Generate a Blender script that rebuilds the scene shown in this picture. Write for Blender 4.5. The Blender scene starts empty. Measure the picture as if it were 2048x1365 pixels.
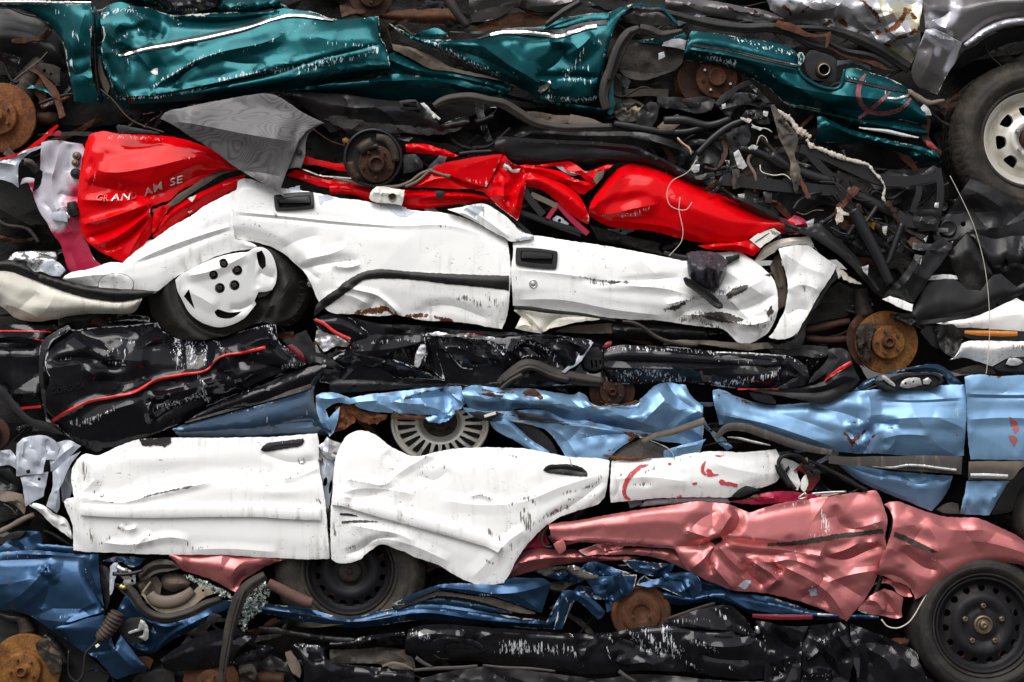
import bpy, math, random
import numpy as np
from mathutils import Vector, Euler, Matrix
from mathutils.geometry import delaunay_2d_cdt

# ---------------------------------------------------------------- frame: 1 photo pixel = 2 mm on the front of the pile
S, D, CX, CY, ZC = 500.0, 7.0, 1024.0, 682.5, 1.40
K = 700.0 / 2033.0
TILE = {'k': (0, 0, 1.0), 'a': (0, 0, K), 'b': (680, 0, K), 'c': (1348, 0, K), 'd': (0, 440, K), 'e': (680, 440, K),
        'f': (1348, 440, K), 'g': (0, 895, K), 'h': (680, 895, K), 'i': (1348, 895, K)}
scene = bpy.context.scene
COL = scene.collection

def W(px, py, o):
    f = (D - o) / D
    return np.stack([(px - CX) / S * f, -o + 0 * px, ZC - (py - CY) / S * f], -1)

def P(tile, txt):
    ox, oy, k = TILE[tile]
    if isinstance(txt, str):
        a = np.array([[float(v) for v in t.split(',')[:2]] for t in txt.split()])
    else:
        a = np.array(txt, float)
    return a * k + np.array([ox, oy])

# ---------------------------------------------------------------- numpy noise
_rs = np.random.RandomState(7)
_perm = _rs.permutation(512)
_perm = np.concatenate([_perm, _perm, _perm])
_ga = _rs.rand(512) * 2 * np.pi
_gx, _gy = np.cos(_ga), np.sin(_ga)
def pnoise(x, y):
    xi, yi = np.floor(x).astype(int), np.floor(y).astype(int)
    xf, yf = x - xi, y - yi
    u, v = xf ** 3 * (xf * (xf * 6 - 15) + 10), yf ** 3 * (yf * (yf * 6 - 15) + 10)
    def g(ix, iy, dx, dy):
        h = _perm[_perm[ix & 511] + (iy & 511)] & 511
        return _gx[h] * dx + _gy[h] * dy
    a = g(xi, yi, xf, yf); b = g(xi + 1, yi, xf - 1, yf)
    c = g(xi, yi + 1, xf, yf - 1); d = g(xi + 1, yi + 1, xf - 1, yf - 1)
    return (a + u * (b - a)) + v * ((c + u * (d - c)) - (a + u * (b - a)))
def fbm(x, y, n=3):
    s, a = 0, 1.0
    for i in range(n):
        s = s + a * pnoise(x * 2 ** i + 17.3 * i, y * 2 ** i - 9.1 * i); a *= .5
    return s

# ---------------------------------------------------------------- 2D helpers
def seg_dist(pts, line, signed=False, closed=False, want_t=False):
    """distance of pts (N,2) to a polyline; optional side sign and arc parameter"""
    A = line if closed else line[:-1]
    B = np.roll(line, -1, 0) if closed else line[1:]
    L = np.hypot(*(B - A).T) + 1e-9
    cum = np.concatenate([[0], np.cumsum(L)])
    best = np.full(len(pts), 1e9); sg = np.ones(len(pts)); tt = np.zeros(len(pts))
    for k in range(len(A)):
        ab = B[k] - A[k]
        ap = pts - A[k]
        t = np.clip((ap @ ab) / (L[k] ** 2), 0, 1)
        dd = np.hypot(ap[:, 0] - t * ab[0], ap[:, 1] - t * ab[1])
        m = dd < best
        best = np.where(m, dd, best)
        if signed:
            cr = ab[0] * ap[:, 1] - ab[1] * ap[:, 0]
            sg = np.where(m, np.sign(cr), sg)
        if want_t:
            tt = np.where(m, (cum[k] + t * L[k]) / cum[-1], tt)
    return best, sg, tt

def inside(pts, poly):
    x, y = pts[:, 0], pts[:, 1]
    r = np.zeros(len(pts), bool)
    n = len(poly)
    for i in range(n):
        x1, y1 = poly[i]; x2, y2 = poly[(i + 1) % n]
        if y1 == y2: continue
        c = ((y1 > y) != (y2 > y)) & (x < (x2 - x1) * (y - y1) / (y2 - y1) + x1)
        r ^= c
    return r

def smooth_line(p, s, closed=False, sharp=42):
    """Catmull-Rom through p, corners sharper than `sharp` degrees stay; resampled at spacing s"""
    n = len(p)
    out = []
    rng = n if closed else n - 1
    def tang(i):
        if not closed and (i == 0 or i == n - 1): return None
        a, b, c = p[(i - 1) % n], p[i], p[(i + 1) % n]
        u, v = b - a, c - b
        lu, lv = np.hypot(*u), np.hypot(*v)
        if lu < 1e-6 or lv < 1e-6: return None
        ang = math.degrees(math.acos(max(-1, min(1, (u @ v) / (lu * lv)))))
        if ang > sharp: return None
        t = u / lu + v / lv
        return t / (np.hypot(*t) + 1e-9)
    T = [tang(i) for i in range(n)]
    for i in range(rng):
        a, b = p[i], p[(i + 1) % n]
        L = np.hypot(*(b - a))
        if L < 1e-6: continue
        m0 = (T[i] if T[i] is not None else (b - a) / L) * L
        m1 = (T[(i + 1) % n] if T[(i + 1) % n] is not None else (b - a) / L) * L
        k = max(1, int(round(L / s)))
        for j in range(k):
            t = j / k
            out.append((2*t**3-3*t**2+1)*a + (t**3-2*t**2+t)*m0 + (-2*t**3+3*t**2)*b + (t**3-t**2)*m1)
    if not closed: out.append(p[-1])
    return np.array(out)

def ribbon(pts, w, s=6):
    """outline of a band of width w (px; number or list along the line)"""
    l = smooth_line(pts, s, False, 80)
    n = len(l)
    ww = np.interp(np.linspace(0, 1, n), np.linspace(0, 1, len(w)), w) if hasattr(w, '__len__') else np.full(n, float(w))
    t = np.gradient(l, axis=0); t /= (np.hypot(*t.T)[:, None] + 1e-9)
    nrm = np.stack([-t[:, 1], t[:, 0]], -1)
    return np.concatenate([l + nrm * ww[:, None] / 2, (l - nrm * ww[:, None] / 2)[::-1]])

def ellipse(cx, cy, rx, ry=None, rot=0, n=28):
    ry = rx if ry is None else ry
    t = np.linspace(0, 2*np.pi, n, endpoint=False)
    x, y = rx*np.cos(t), ry*np.sin(t)
    r = math.radians(rot)
    return np.stack([cx + x*math.cos(r) - y*math.sin(r), cy + x*math.sin(r) + y*math.cos(r)], -1)

# ---------------------------------------------------------------- things and parts
def thing(name, px, py, o, label, cat, group=None):
    e = bpy.data.objects.new(name, None); COL.objects.link(e)
    e.empty_display_size = .1
    e.location = Vector(W(np.array(float(px)), np.array(float(py)), o).tolist())
    e['label'] = label; e['category'] = cat
    if group: e['group'] = group
    return e

def origin(o):
    v = Vector((0, 0, 0))
    while o is not None:
        v = v + o.location; o = o.parent
    return v

def mesh_obj(name, verts, faces, mat, parent=None, attrs=None, smooth=True, label=None):
    """verts in world metres"""
    base = np.array(origin(parent)) if parent is not None else np.zeros(3)
    me = bpy.data.meshes.new(name)
    v = np.asarray(verts, float) - base
    me.from_pydata(v.tolist(), [], faces if isinstance(faces, list) else faces.tolist())
    me.materials.append(M[mat] if isinstance(mat, str) else mat)
    if smooth: me.polygons.foreach_set('use_smooth', [True] * len(me.polygons))
    for k, a in (attrs or {}).items():
        at = me.attributes.new(k, 'FLOAT', 'POINT'); at.data.foreach_set('value', np.asarray(a, np.float32))
    me.update()
    ob = bpy.data.objects.new(name, me); COL.objects.link(ob)
    if parent is not None: ob.parent = parent
    if label: ob['label'] = label
    return ob

# ---------------------------------------------------------------- sheet-metal panel
class Pan: pass
FACET = {'teal_paint': (60, 7), 'red_paint': (80, 5), 'white_paint': (80, 2.8), 'cream_paint': (64, 5), 'black_paint': (78, 15), 'sky_blue_paint': (54, 9), 'navy_paint': (50, 11), 'rose_paint': (56, 10), 'grey_primer': (36, 9), 'silver_paint': (34, 11), 'truck_grey_paint': (60, 8), 'black_steel': (42, 11), 'steel_blue_paint': (60, 3), 'black_plastic': (60, 4), 'crimson_primer': (46, 5), 'underbody': (45, 25), 'dusty_trim': (40, 4), 'taupe_trim': (40, 4), 'tar_coating': (30, 5)}
COVER = []

def parse_lines(tile, items):
    r = []
    for it in items or []:
        q = it.split('|')
        kind = ''
        t = q[0]
        if ':' in t: kind, t = t.split(':')
        r.append((kind, P(tile, t), float(q[1]), float(q[2]) if len(q) > 2 else 1.0))
    return r

def panel(parent, name, mat, tile, outline, o=0.0, prof=None, cr=(), dn='', auto=None, nz=(3, 70), hem=6, s=6.0,
          scr=(), rust=(), dirt=(), c2=(), fl=.03, holes=(), on=None, lift=0.0, tilt=(0, 0), crown=0, edge=.6, rag=.7,
          sharp=42, fn=None, mapf=None, label=None, seed=0, smooth=True, facet=None):
    """outline in photo pixels of `tile`; heights towards the viewer: o/lift/fl in m, crease and dent heights in mm, widths in px"""
    raw = outline if isinstance(outline, np.ndarray) else P(tile, outline)
    if raw.shape[0] > 90: s_out = raw
    else: s_out = smooth_line(raw, s * .8, True, sharp)
    rs = np.random.RandomState(seed + int(abs(raw[:, 0].sum()) * 7) % 9999)
    if rag:
        q = np.arange(len(s_out)) * .37 + seed
        s_out = s_out + rag * np.stack([pnoise(q, q * 0 + 3.1), pnoise(q, q * 0 + 8.7)], -1) * 2
    lo, hi = s_out.min(0), s_out.max(0)
    size = hi - lo
    lines = parse_lines(tile, cr)
    if auto:   # (count, mm, width px, mean angle, spread)
        n, am, wd, ang, spr = auto
        if mat == 'black_paint': n, wd = (n+1)//2, wd*1.5
        for _ in range(n):
            for __ in range(20):
                c = lo + rs.rand(2) * size
                if inside(c[None], s_out)[0]: break
            th = math.radians(ang + rs.uniform(-spr, spr)); L = rs.uniform(.5, 1.4) * wd * 2.2
            a, b = c - L * np.array([math.cos(th), math.sin(th)]), c + L * np.array([math.cos(th), math.sin(th)])
            mid = c + rs.uniform(-.18, .18) * L * np.array([-math.sin(th), math.cos(th)])
            lines.append(('', np.array([a, mid, b]), am * rs.uniform(.4, 1.1) * (1 if rs.rand() < .55 else -1), wd * rs.uniform(.55, 1.25)))
    dl = [(k, smooth_line(p, s * .8, False, 60), a, w) for k, p, a, w in lines]
    # stiff flat facets between sharp folds
    tri = None; flines = []
    if facet is None: facet = FACET.get(mat) if (on is None and mapf is None and fn is None) else None
    if facet and min(size) > 26:
        sp, am = facet
        sp = min(sp, max(22, .55*min(size)))
        sx, sy = sp*1.5, sp
        gxx = np.arange(lo[0]-sx, hi[0]+2*sx, sx); gyy = np.arange(lo[1]-sy, hi[1]+2*sy, sy)
        Q = np.array([[x+(sx/2 if j % 2 else 0), y] for j, y in enumerate(gyy) for x in gxx])
        Q = Q + rs.uniform(-.36, .36, Q.shape)*np.array([sx, sy])
        hz = rs.normal(0, 1, len(Q))*am*sp/60/1000
        qv, _, qf, qo, _, _ = delaunay_2d_cdt([Vector(q) for q in Q.tolist()], [], [], 0, 1e-4)
        qv = np.array([(v.x, v.y) for v in qv]); hz = np.array([hz[o_[0]] for o_ in qo])
        tri = (qv, [list(f) for f in qf], hz)
        se = set()
        for f in qf:
            for i in range(3):
                a_, b_ = f[i], f[(i+1) % 3]; se.add((min(a_, b_), max(a_, b_)))
        for a_, b_ in se:
            L = np.hypot(*(qv[b_]-qv[a_])); k_ = max(2, int(L/(s*.9)))
            flines.append(qv[a_]+(qv[b_]-qv[a_])*np.linspace(0, 1, k_)[:, None])
    dents = []
    for t in dn.split(';') if dn else []:
        v = [float(x) for x in t.split(',')]
        ox, oy, kk = TILE[tile]
        dents.append((v[0]*kk+ox, v[1]*kk+oy, v[2], v[3], v[4], math.radians(v[5]) if len(v) > 5 else 0))
    # vertical extent at every column for the cross-section profile
    if prof is not None:
        xs = np.linspace(lo[0], hi[0], 60)
        full = smooth_line(s_out, 2.0, True, 0)
        bi = np.clip(((full[:, 0]-lo[0])/(size[0]+1e-9)*59).round().astype(int), 0, 59)
        tp = np.array([full[bi == i, 1].min() if (bi == i).any() else np.nan for i in range(60)])
        bt = np.array([full[bi == i, 1].max() if (bi == i).any() else np.nan for i in range(60)])
        ok = ~np.isnan(tp); tp = np.interp(xs, xs[ok], tp[ok]); bt = np.interp(xs, xs[ok], bt[ok])
        ker = np.hanning(9); ker /= ker.sum()
        tp = np.convolve(np.pad(tp, 4, 'edge'), ker, 'valid'); bt = np.convolve(np.pad(bt, 4, 'edge'), ker, 'valid')
        pv = np.array([a for a, _ in prof]); ph = np.array([b for _, b in prof])*(.65 if mat == 'white_paint' else .85)
        fv = np.linspace(0, 1, 200); fh = np.interp(fv, pv, ph)
        k2 = np.hanning(31); k2 /= k2.sum()
        fh = np.convolve(np.pad(fh, 15, 'edge'), k2, 'valid')
    cc = (lo + hi) / 2
    def H(p, rim=True):
        h = np.full(len(p), float(o)) if on is None else on.H(p, False) + lift
        if fn is not None: h = h + fn(p)
        if prof is not None:
            t_, b_ = np.interp(p[:, 0], xs, tp), np.interp(p[:, 0], xs, bt)
            h = h + np.interp(np.clip((p[:, 1]-t_)/np.maximum(b_-t_, 4), 0, 1), fv, fh) / 1000
        h = h + tilt[0] * (p[:, 0]-cc[0]) / S + tilt[1] * (p[:, 1]-cc[1]) / S
        for k, l, a, w in dl:
            d, sg, t = seg_dist(p, l, k == 'S', False, True)
            if k == 'S':
                h = h + a/1000 * np.tanh(sg * d / w) * np.exp(-np.maximum(d - 3*w, 0) / (6*w))
            elif k == 'G':
                h = h + a/1000 * np.exp(-(d/w)**2)
            else:
                win = np.clip(np.sin(np.pi*np.clip(t, .001, .999))*2.2, 0, 1) ** .7
                h = h + a/1000 * win * np.clip(1 - d/w, 0, 1) ** 1.12
        for x, y, a, rx, ry, r in dents:
            u, v = p[:, 0]-x, p[:, 1]-y
            uu, vv = u*math.cos(r)+v*math.sin(r), -u*math.sin(r)+v*math.cos(r)
            h = h + a/1000 * np.exp(-(uu/rx)**2-(vv/ry)**2)
        if tri is not None:
            qv, qf, hz = tri; fa = np.zeros(len(p))
            for f in qf:
                A_, B_, C_ = qv[f[0]], qv[f[1]], qv[f[2]]
                m = (p[:, 0] >= min(A_[0], B_[0], C_[0])-.01) & (p[:, 0] <= max(A_[0], B_[0], C_[0])+.01) & (p[:, 1] >= min(A_[1], B_[1], C_[1])-.01) & (p[:, 1] <= max(A_[1], B_[1], C_[1])+.01)
                if not m.any(): continue
                u = p[m]-A_; d = (B_[0]-A_[0])*(C_[1]-A_[1])-(C_[0]-A_[0])*(B_[1]-A_[1])
                if abs(d) < 1e-9: continue
                l1 = (u[:, 0]*(C_[1]-A_[1])-(C_[0]-A_[0])*u[:, 1])/d; l2 = ((B_[0]-A_[0])*u[:, 1]-u[:, 0]*(B_[1]-A_[1]))/d
                ok = (l1 >= -1e-4) & (l2 >= -1e-4) & (l1+l2 <= 1.0001)
                v = hz[f[0]]*(1-l1-l2)+hz[f[1]]*l1+hz[f[2]]*l2
                ix = np.where(m)[0][ok]; fa[ix] = v[ok]
            h = h + fa
        if nz and nz[0]:
            h = h + .6*nz[0]/1000 * fbm(p[:, 0]/nz[1]+seed*3.3, p[:, 1]/(nz[1]*.7)+seed, 3)
        if rim and (hem or crown):
            ed, _, _ = seg_dist(p, s_out, False, True)
            if hem: h = h - .4*hem/1000 * np.exp(-ed/3.0)
            if crown: h = h + crown/1000 * (1-np.exp(-ed/(.22*min(size)+1e-6)))
        return h
    # points
    gx = np.arange(lo[0]-s, hi[0]+s, s); gy = np.arange(lo[1]-s, hi[1]+s, s*.87)
    G = np.array([[x+(s/2 if j % 2 else 0), y] for j, y in enumerate(gy) for x in gx])
    G = G + rs.uniform(-.12, .12, G.shape)*s
    hl = [h if len(h) > 20 else smooth_line(h, s*.6, True, 50) for h in holes]
    def clear(q, exc=None):
        q = q[inside(q, s_out)]
        if len(q): q = q[seg_dist(q, s_out, False, True)[0] > s*.5]
        for h in hl:
            if len(q): q = q[~inside(q, h)]
            if len(q): q = q[seg_dist(q, h, False, True)[0] > s*.4]
        return q
    G = clear(G)
    pts = [s_out]; edges = []; n0 = len(s_out)
    edges += [(i, (i+1) % n0) for i in range(n0)]
    for h in hl:
        b0 = sum(len(x) for x in pts); pts.append(h); edges += [(b0+i, b0+(i+1) % len(h)) for i in range(len(h))]
    cell = {}
    def far(q, r, add):
        keep = np.zeros(len(q), bool)
        for n_, (x, y) in enumerate(q.tolist()):
            cx, cy = int(x//s), int(y//s); ok = True
            for i in (cx-1, cx, cx+1):
                for j in (cy-1, cy, cy+1):
                    for (u, v) in cell.get((i, j), ()):
                        if (u-x)**2+(v-y)**2 < r*r: ok = False; break
                    if not ok: break
                if not ok: break
            if ok:
                keep[n_] = True
                if add: cell.setdefault((cx, cy), []).append((x, y))
        return q[keep]
    ln = [l for k, l, a, w in dl if k != 'G']+flines
    if ln:
        q = clear(np.concatenate(ln))
        q = far(q, s*.42, True)
        if len(q):
            pts.append(q); G = far(G, s*.6, False)
    pts.append(G)
    A = np.concatenate(pts)
    vo, eo, fo, _, _, _ = delaunay_2d_cdt([Vector(p) for p in A.tolist()], edges, [], 0, 1e-4)
    V = np.array([(v.x, v.y) for v in vo]); F = np.array([list(f) for f in fo], int)
    c = V[F].mean(1)
    keep = inside(c, s_out)
    for h in hl: keep &= ~inside(c, h)
    F = F[keep]
    # viewer-facing winding
    a2 = (V[F[:, 1], 0]-V[F[:, 0], 0])*(V[F[:, 2], 1]-V[F[:, 0], 1])-(V[F[:, 1], 1]-V[F[:, 0], 1])*(V[F[:, 2], 0]-V[F[:, 0], 0])
    F = F[np.abs(a2) > 1e-6]; a2 = a2[np.abs(a2) > 1e-6]
    F[a2 > 0] = F[a2 > 0][:, ::-1]
    used = np.unique(F); remap = -np.ones(len(V), int); remap[used] = np.arange(len(used))
    V = V[used]; F = remap[F]
    h = H(V)
    mp = mapf or W
    X = mp(V[:, 0], V[:, 1], h)
    # rim turned back: gives the sheet its thickness
    ee = {}
    for f in F.tolist():
        for a_, b_ in ((f[0], f[1]), (f[1], f[2]), (f[2], f[0])):
            ee[(a_, b_)] = 1
    be = [e for e in ee if (e[1], e[0]) not in ee]
    bv = sorted({v for e in be for v in e}); bi_ = {v: i for i, v in enumerate(bv)}
    n = len(V); m = len(bv)
    faces = F.tolist()
    X1 = X[bv]
    X2 = mp(V[bv, 0], V[bv, 1], h[bv]-fl)
    for a_, b_ in be:
        faces.append([n+bi_[b_], n+bi_[a_], n+m+bi_[a_], n+m+bi_[b_]])
    Xall = np.concatenate([X, X1, X2])
    ed, _, _ = seg_dist(V, s_out, False, True)
    wear = edge*np.exp(-ed/3.5)
    for k, l, a, w in dl:
        if k == 'G': continue
        d, _, t = seg_dist(V, l, False, False, True)
        wear = wear + np.clip(abs(a)/max(w, 4)*(.55 if mat == 'white_paint' else .22), 0, .75 if mat == 'white_paint' else .42)*np.exp(-d/2.5)*np.clip(np.sin(np.pi*t)*2, 0, 1)
    def stroke(items):
        r = np.zeros(len(V))
        for k, p, a, w in parse_lines(tile, items):
            d, _, _ = seg_dist(V, smooth_line(p, 6, False, 80) if len(p) > 1 else np.concatenate([p, p+.5]))
            r = np.maximum(r, w*np.exp(-(d/a)**2))
        return r
    at = {'wear': wear, 'scr': stroke(scr), 'rust': stroke(rust), 'dirt': stroke(dirt), 'c2': stroke(c2), 'ed': np.exp(-ed/10.0)}
    at = {k: np.concatenate([v, v[bv], v[bv]]) for k, v in at.items()}
    ob = mesh_obj(name, Xall, faces, mat, parent, at, smooth, label)
    if smooth and ln: fold_edges(ob.data, V, cell, s, len(V))
    if mapf is None and on is None and name != 'body_shell' and o > -.03: COVER.append(s_out[::3])
    r = Pan(); r.H = H; r.ob = ob; r.out = s_out; r.mp = mp
    return r

def fold_edges(me, V, cell, s, n):
    """hard edges only along the drawn folds"""
    on = np.zeros(len(me.vertices), bool)
    for i, (x, y) in enumerate(V.tolist()):
        on[i] = any((u-x)**2+(v-y)**2 < .01 for (u, v) in cell.get((int(x//s), int(y//s)), ()))
    ef = {}
    for p in me.polygons:
        for k in p.edge_keys: ef.setdefault(k, []).append(p.index)
    nr = np.empty(len(me.polygons)*3); me.polygons.foreach_get('normal', nr); nr = nr.reshape(-1, 3)
    sh = np.zeros(len(me.edges), bool)
    for e in me.edges:
        a, b = e.vertices
        if on[a] and on[b]:
            f = ef.get((min(a, b), max(a, b)), ())
            if len(f) == 2 and nr[f[0]] @ nr[f[1]] < .972: sh[e.index] = True
    at = me.attributes.new('sharp_edge', 'BOOLEAN', 'EDGE'); at.data.foreach_set('value', sh)

def strip(parent, name, mat, tile, pts, w, on=None, lift=.006, o=0, fl=.008, round_=3, **k):
    line = P(tile, pts)
    out = ribbon(line, w)
    l = smooth_line(line, 5, False, 80)
    hw = (max(w) if hasattr(w, '__len__') else w)/2
    def fn(p):
        d, _, _ = seg_dist(p, l)
        return round_/1000*np.sqrt(np.clip(1-(d/(hw*1.05))**2, 0, 1))
    k.setdefault('s', max(2.2, min(6, hw*.55))); k.setdefault('nz', (0, 50)); k.setdefault('hem', 0); k.setdefault('rag', .15)
    return panel(parent, name, mat, 'k', out, o=o, on=on, lift=lift, fl=fl, fn=fn, **k)

# ---------------------------------------------------------------- tubes, bars, lathes
def spline3(p, n):
    p = np.asarray(p, float); m = len(p)
    if m == 2: return p[0]+(p[1]-p[0])*np.linspace(0, 1, n)[:, None]
    ext = np.concatenate([[2*p[0]-p[1]], p, [2*p[-1]-p[-2]]])
    out = []
    for u in np.linspace(0, m-1, n):
        i = min(int(u), m-2); t = u-i
        a, b, c, d = ext[i], ext[i+1], ext[i+2], ext[i+3]
        out.append(.5*((2*b)+(-a+c)*t+(2*a-5*b+4*c-d)*t*t+(-a+3*b-3*c+d)*t**3))
    return np.array(out)

def tube(parent, name, mat, tile, pts, o, r, asp=1.0, seg=10, step=5, label=None, rings=None, square=False, wob=0, smooth=True):
    """swept tube through photo points 'x,y' or 'x,y,dO(mm)'; r in px (number or list); asp = depth/width"""
    ox, oy, k = TILE[tile]
    q = []
    for t in pts.split():
        v = [float(x) for x in t.split(',')]
        q.append(W(np.array(v[0]*k+ox), np.array(v[1]*k+oy), o+(v[2]/1000 if len(v) > 2 else 0)))
    q = np.array(q)
    L = np.sum(np.linalg.norm(np.diff(q, axis=0), axis=1))*S
    n = max(4, int(L/step))
    c = spline3(q, n)
    rr = (np.interp(np.linspace(0, 1, n), np.linspace(0, 1, len(r)), r) if hasattr(r, '__len__') else np.full(n, float(r)))/S
    if rings: rr = rr*(1+rings[1]*np.sin(np.linspace(0, 2*np.pi*rings[0], n)))
    t = np.gradient(c, axis=0); t /= (np.linalg.norm(t, axis=1)[:, None]+1e-12)
    yv = np.array([0, -1.0, 0])
    side = np.cross(t, yv); side /= (np.linalg.norm(side, axis=1)[:, None]+1e-9)
    out = np.cross(side, t)
    if square:
        ang = np.array([.25, .75, 1.25, 1.75])*np.pi; sc = 1.25
    else:
        if mat in ('seal_rubber', 'black_rubber') and asp < .7: seg = 20
        ang = np.linspace(0, 2*np.pi, seg, endpoint=False); sc = 1
    seg = len(ang)
    lob = 1-.5*np.clip(np.cos(ang*5+1.5)-.35, 0, 1) if seg == 20 else np.ones(seg)
    V, F = [], []
    for i in range(n):
        wv = 1+wob*pnoise(np.array([i*.35]), np.array([rr[i]*900+len(pts)]))[0]
        for a, lb in zip(ang, lob):
            V.append(c[i]+sc*lb*wv*rr[i]*(math.cos(a)*side[i]+math.sin(a)*asp*out[i]))
    for i in range(n-1):
        for j in range(seg):
            F.append([i*seg+j, i*seg+(j+1) % seg, (i+1)*seg+(j+1) % seg, (i+1)*seg+j])
    F.append(list(range(seg))[::-1]); F.append([(n-1)*seg+j for j in range(seg)])
    V = np.array(V)
    return mesh_obj(name, V, F, mat, parent, {'wear': np.full(len(V), .15), 'rust': np.zeros(len(V))}, smooth and not square, label)

def frame(px, py, o, tilt=(0, 0, 0), scale=(1, 1)):
    """local wheel frame: returns map(u px right, v px down, h m out) -> world"""
    c = W(np.array(float(px)), np.array(float(py)), o)
    R = np.array(Euler([math.radians(a) for a in (tilt[1], tilt[2], tilt[0])], 'XYZ').to_matrix())
    f = (D-o)/D
    def mp(u, v, h):
        l = np.stack([np.asarray(u)*scale[0]/S*f, -np.asarray(h)+0*np.asarray(u), -np.asarray(v)*scale[1]/S*f], -1)
        return l @ R.T + c
    return mp

def lathe(parent, name, mat, mp, prof, seg=64, label=None, deform=None, attr=None, smooth=True):
    """prof: list of (r px, h m); closed surface of revolution in a wheel frame"""
    n = len(prof); V = []; F = []
    th = np.linspace(0, 2*np.pi, seg, endpoint=False)
    for r, h in prof:
        u, v, hh = r*np.cos(th), r*np.sin(th), np.full(seg, h)
        if deform: u, v, hh = deform(u, v, hh, r)
        V.append(mp(u, v, hh))
    V = np.concatenate(V)
    for i in range(n-1):
        for j in range(seg):
            F.append([i*seg+j, (i+1)*seg+j, (i+1)*seg+(j+1) % seg, i*seg+(j+1) % seg])
    return mesh_obj(name, V, F, mat, parent, {'wear': np.full(len(V), .2), 'rust': np.zeros(len(V))}, smooth, label)

def sharpprof(pr, e=.6):
    """duplicate profile corners so that smooth shading keeps them"""
    out = []
    for i, (r, h) in enumerate(pr):
        if 0 < i < len(pr)-1:
            for j in (i-1, i+1):
                r2, h2 = pr[j]
                L = math.hypot(r2-r, (h2-h)*S)+1e-9
                t = min(.3, e/L)
                out.append((r+(r2-r)*t, h+(h2-h)*t))
        else: out.append((r, h))
    return out

def bolts(parent, mp, places, r, h0, h1, mat='nut', name='lug_nuts', seg=6, cap=True):
    obs = []
    for (u0, v0) in places:
        V, F = [], []
        th = np.linspace(0, 2*np.pi, seg, endpoint=False)+.3
        for rr, h in ((r, h0), (r, h1), (r*.72, h1+.003), (r*.4, h1+.003), (r*.35, h1-.002)):
            V.append(mp(u0+rr*np.cos(th), v0+rr*np.sin(th), np.full(seg, h)))
        V = np.concatenate(V)
        for i in range(4):
            for j in range(seg): F.append([i*seg+j, (i+1)*seg+j, (i+1)*seg+(j+1) % seg, i*seg+(j+1) % seg])
        F.append([4*seg+j for j in range(seg)][::-1])
        obs.append(mesh_obj(name, V, F, mat, parent, {'wear': np.full(len(V), .3)}, False))
    return obs

def ring_pts(n, r, a0=0):
    return [(r*math.cos(a0+2*math.pi*i/n), r*math.sin(a0+2*math.pi*i/n)) for i in range(n)]

def text_on(pan, parent, name, mat, txt, px, py, size, rot=0, sx=1.0, lift=.003, depth=.002, warp=None, spacing=1.0, shear=0):
    cu = bpy.data.curves.new(name, 'FONT'); cu.body = txt; cu.size = 1; cu.extrude = 0; cu.fill_mode = 'FRONT'; cu.space_character = spacing
    cu.resolution_u = 3
    cu.offset = .012
    ob = bpy.data.objects.new(name, cu); COL.objects.link(ob)
    dg = bpy.context.evaluated_depsgraph_get()
    me = ob.evaluated_get(dg).to_mesh()
    v = np.array([(q.co.x, q.co.y) for q in me.vertices]); F = [list(p.vertices) for p in me.polygons]
    bpy.data.objects.remove(ob, do_unlink=True); bpy.data.curves.remove(cu)
    # subdivide long edges is not needed: letters are small
    x, y = (v[:, 0]+shear*v[:, 1])*size*sx, -v[:, 1]*size
    r = math.radians(rot)
    X, Y = px+x*math.cos(r)-y*math.sin(r), py+x*math.sin(r)+y*math.cos(r)
    p = np.stack([X, Y], -1)
    if warp is not None: p = warp(p)
    h = pan.H(p, False)
    A = W(p[:, 0], p[:, 1], h+lift); B = W(p[:, 0], p[:, 1], h+lift-depth-.004)
    n = len(A); FF = [f[:] for f in F]
    ee = set()
    for f in F:
        for i in range(len(f)): ee.add((f[i], f[(i+1) % len(f)]))
    for a, b in list(ee):
        if (b, a) not in ee: FF.append([b, a, n+a, n+b])
    return mesh_obj(name, np.concatenate([A, B]), FF, mat, parent, None, False)

SHELLS = []
def shell(parent, outline, o=-.22, mat='underbody', depth=1.3, n=14, amp=60, label=None, seed=0):
    """crushed body behind the panels, as deep as the car is wide"""
    SHELLS.append((parent, P('k', outline)))
    return panel(parent, 'body_shell', mat, 'k', outline, o=o, auto=(n, amp, 70, 5, 35), nz=(30, 60), fl=depth, s=11, hem=0, edge=.2, rag=2, seed=seed, label=label)
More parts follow.
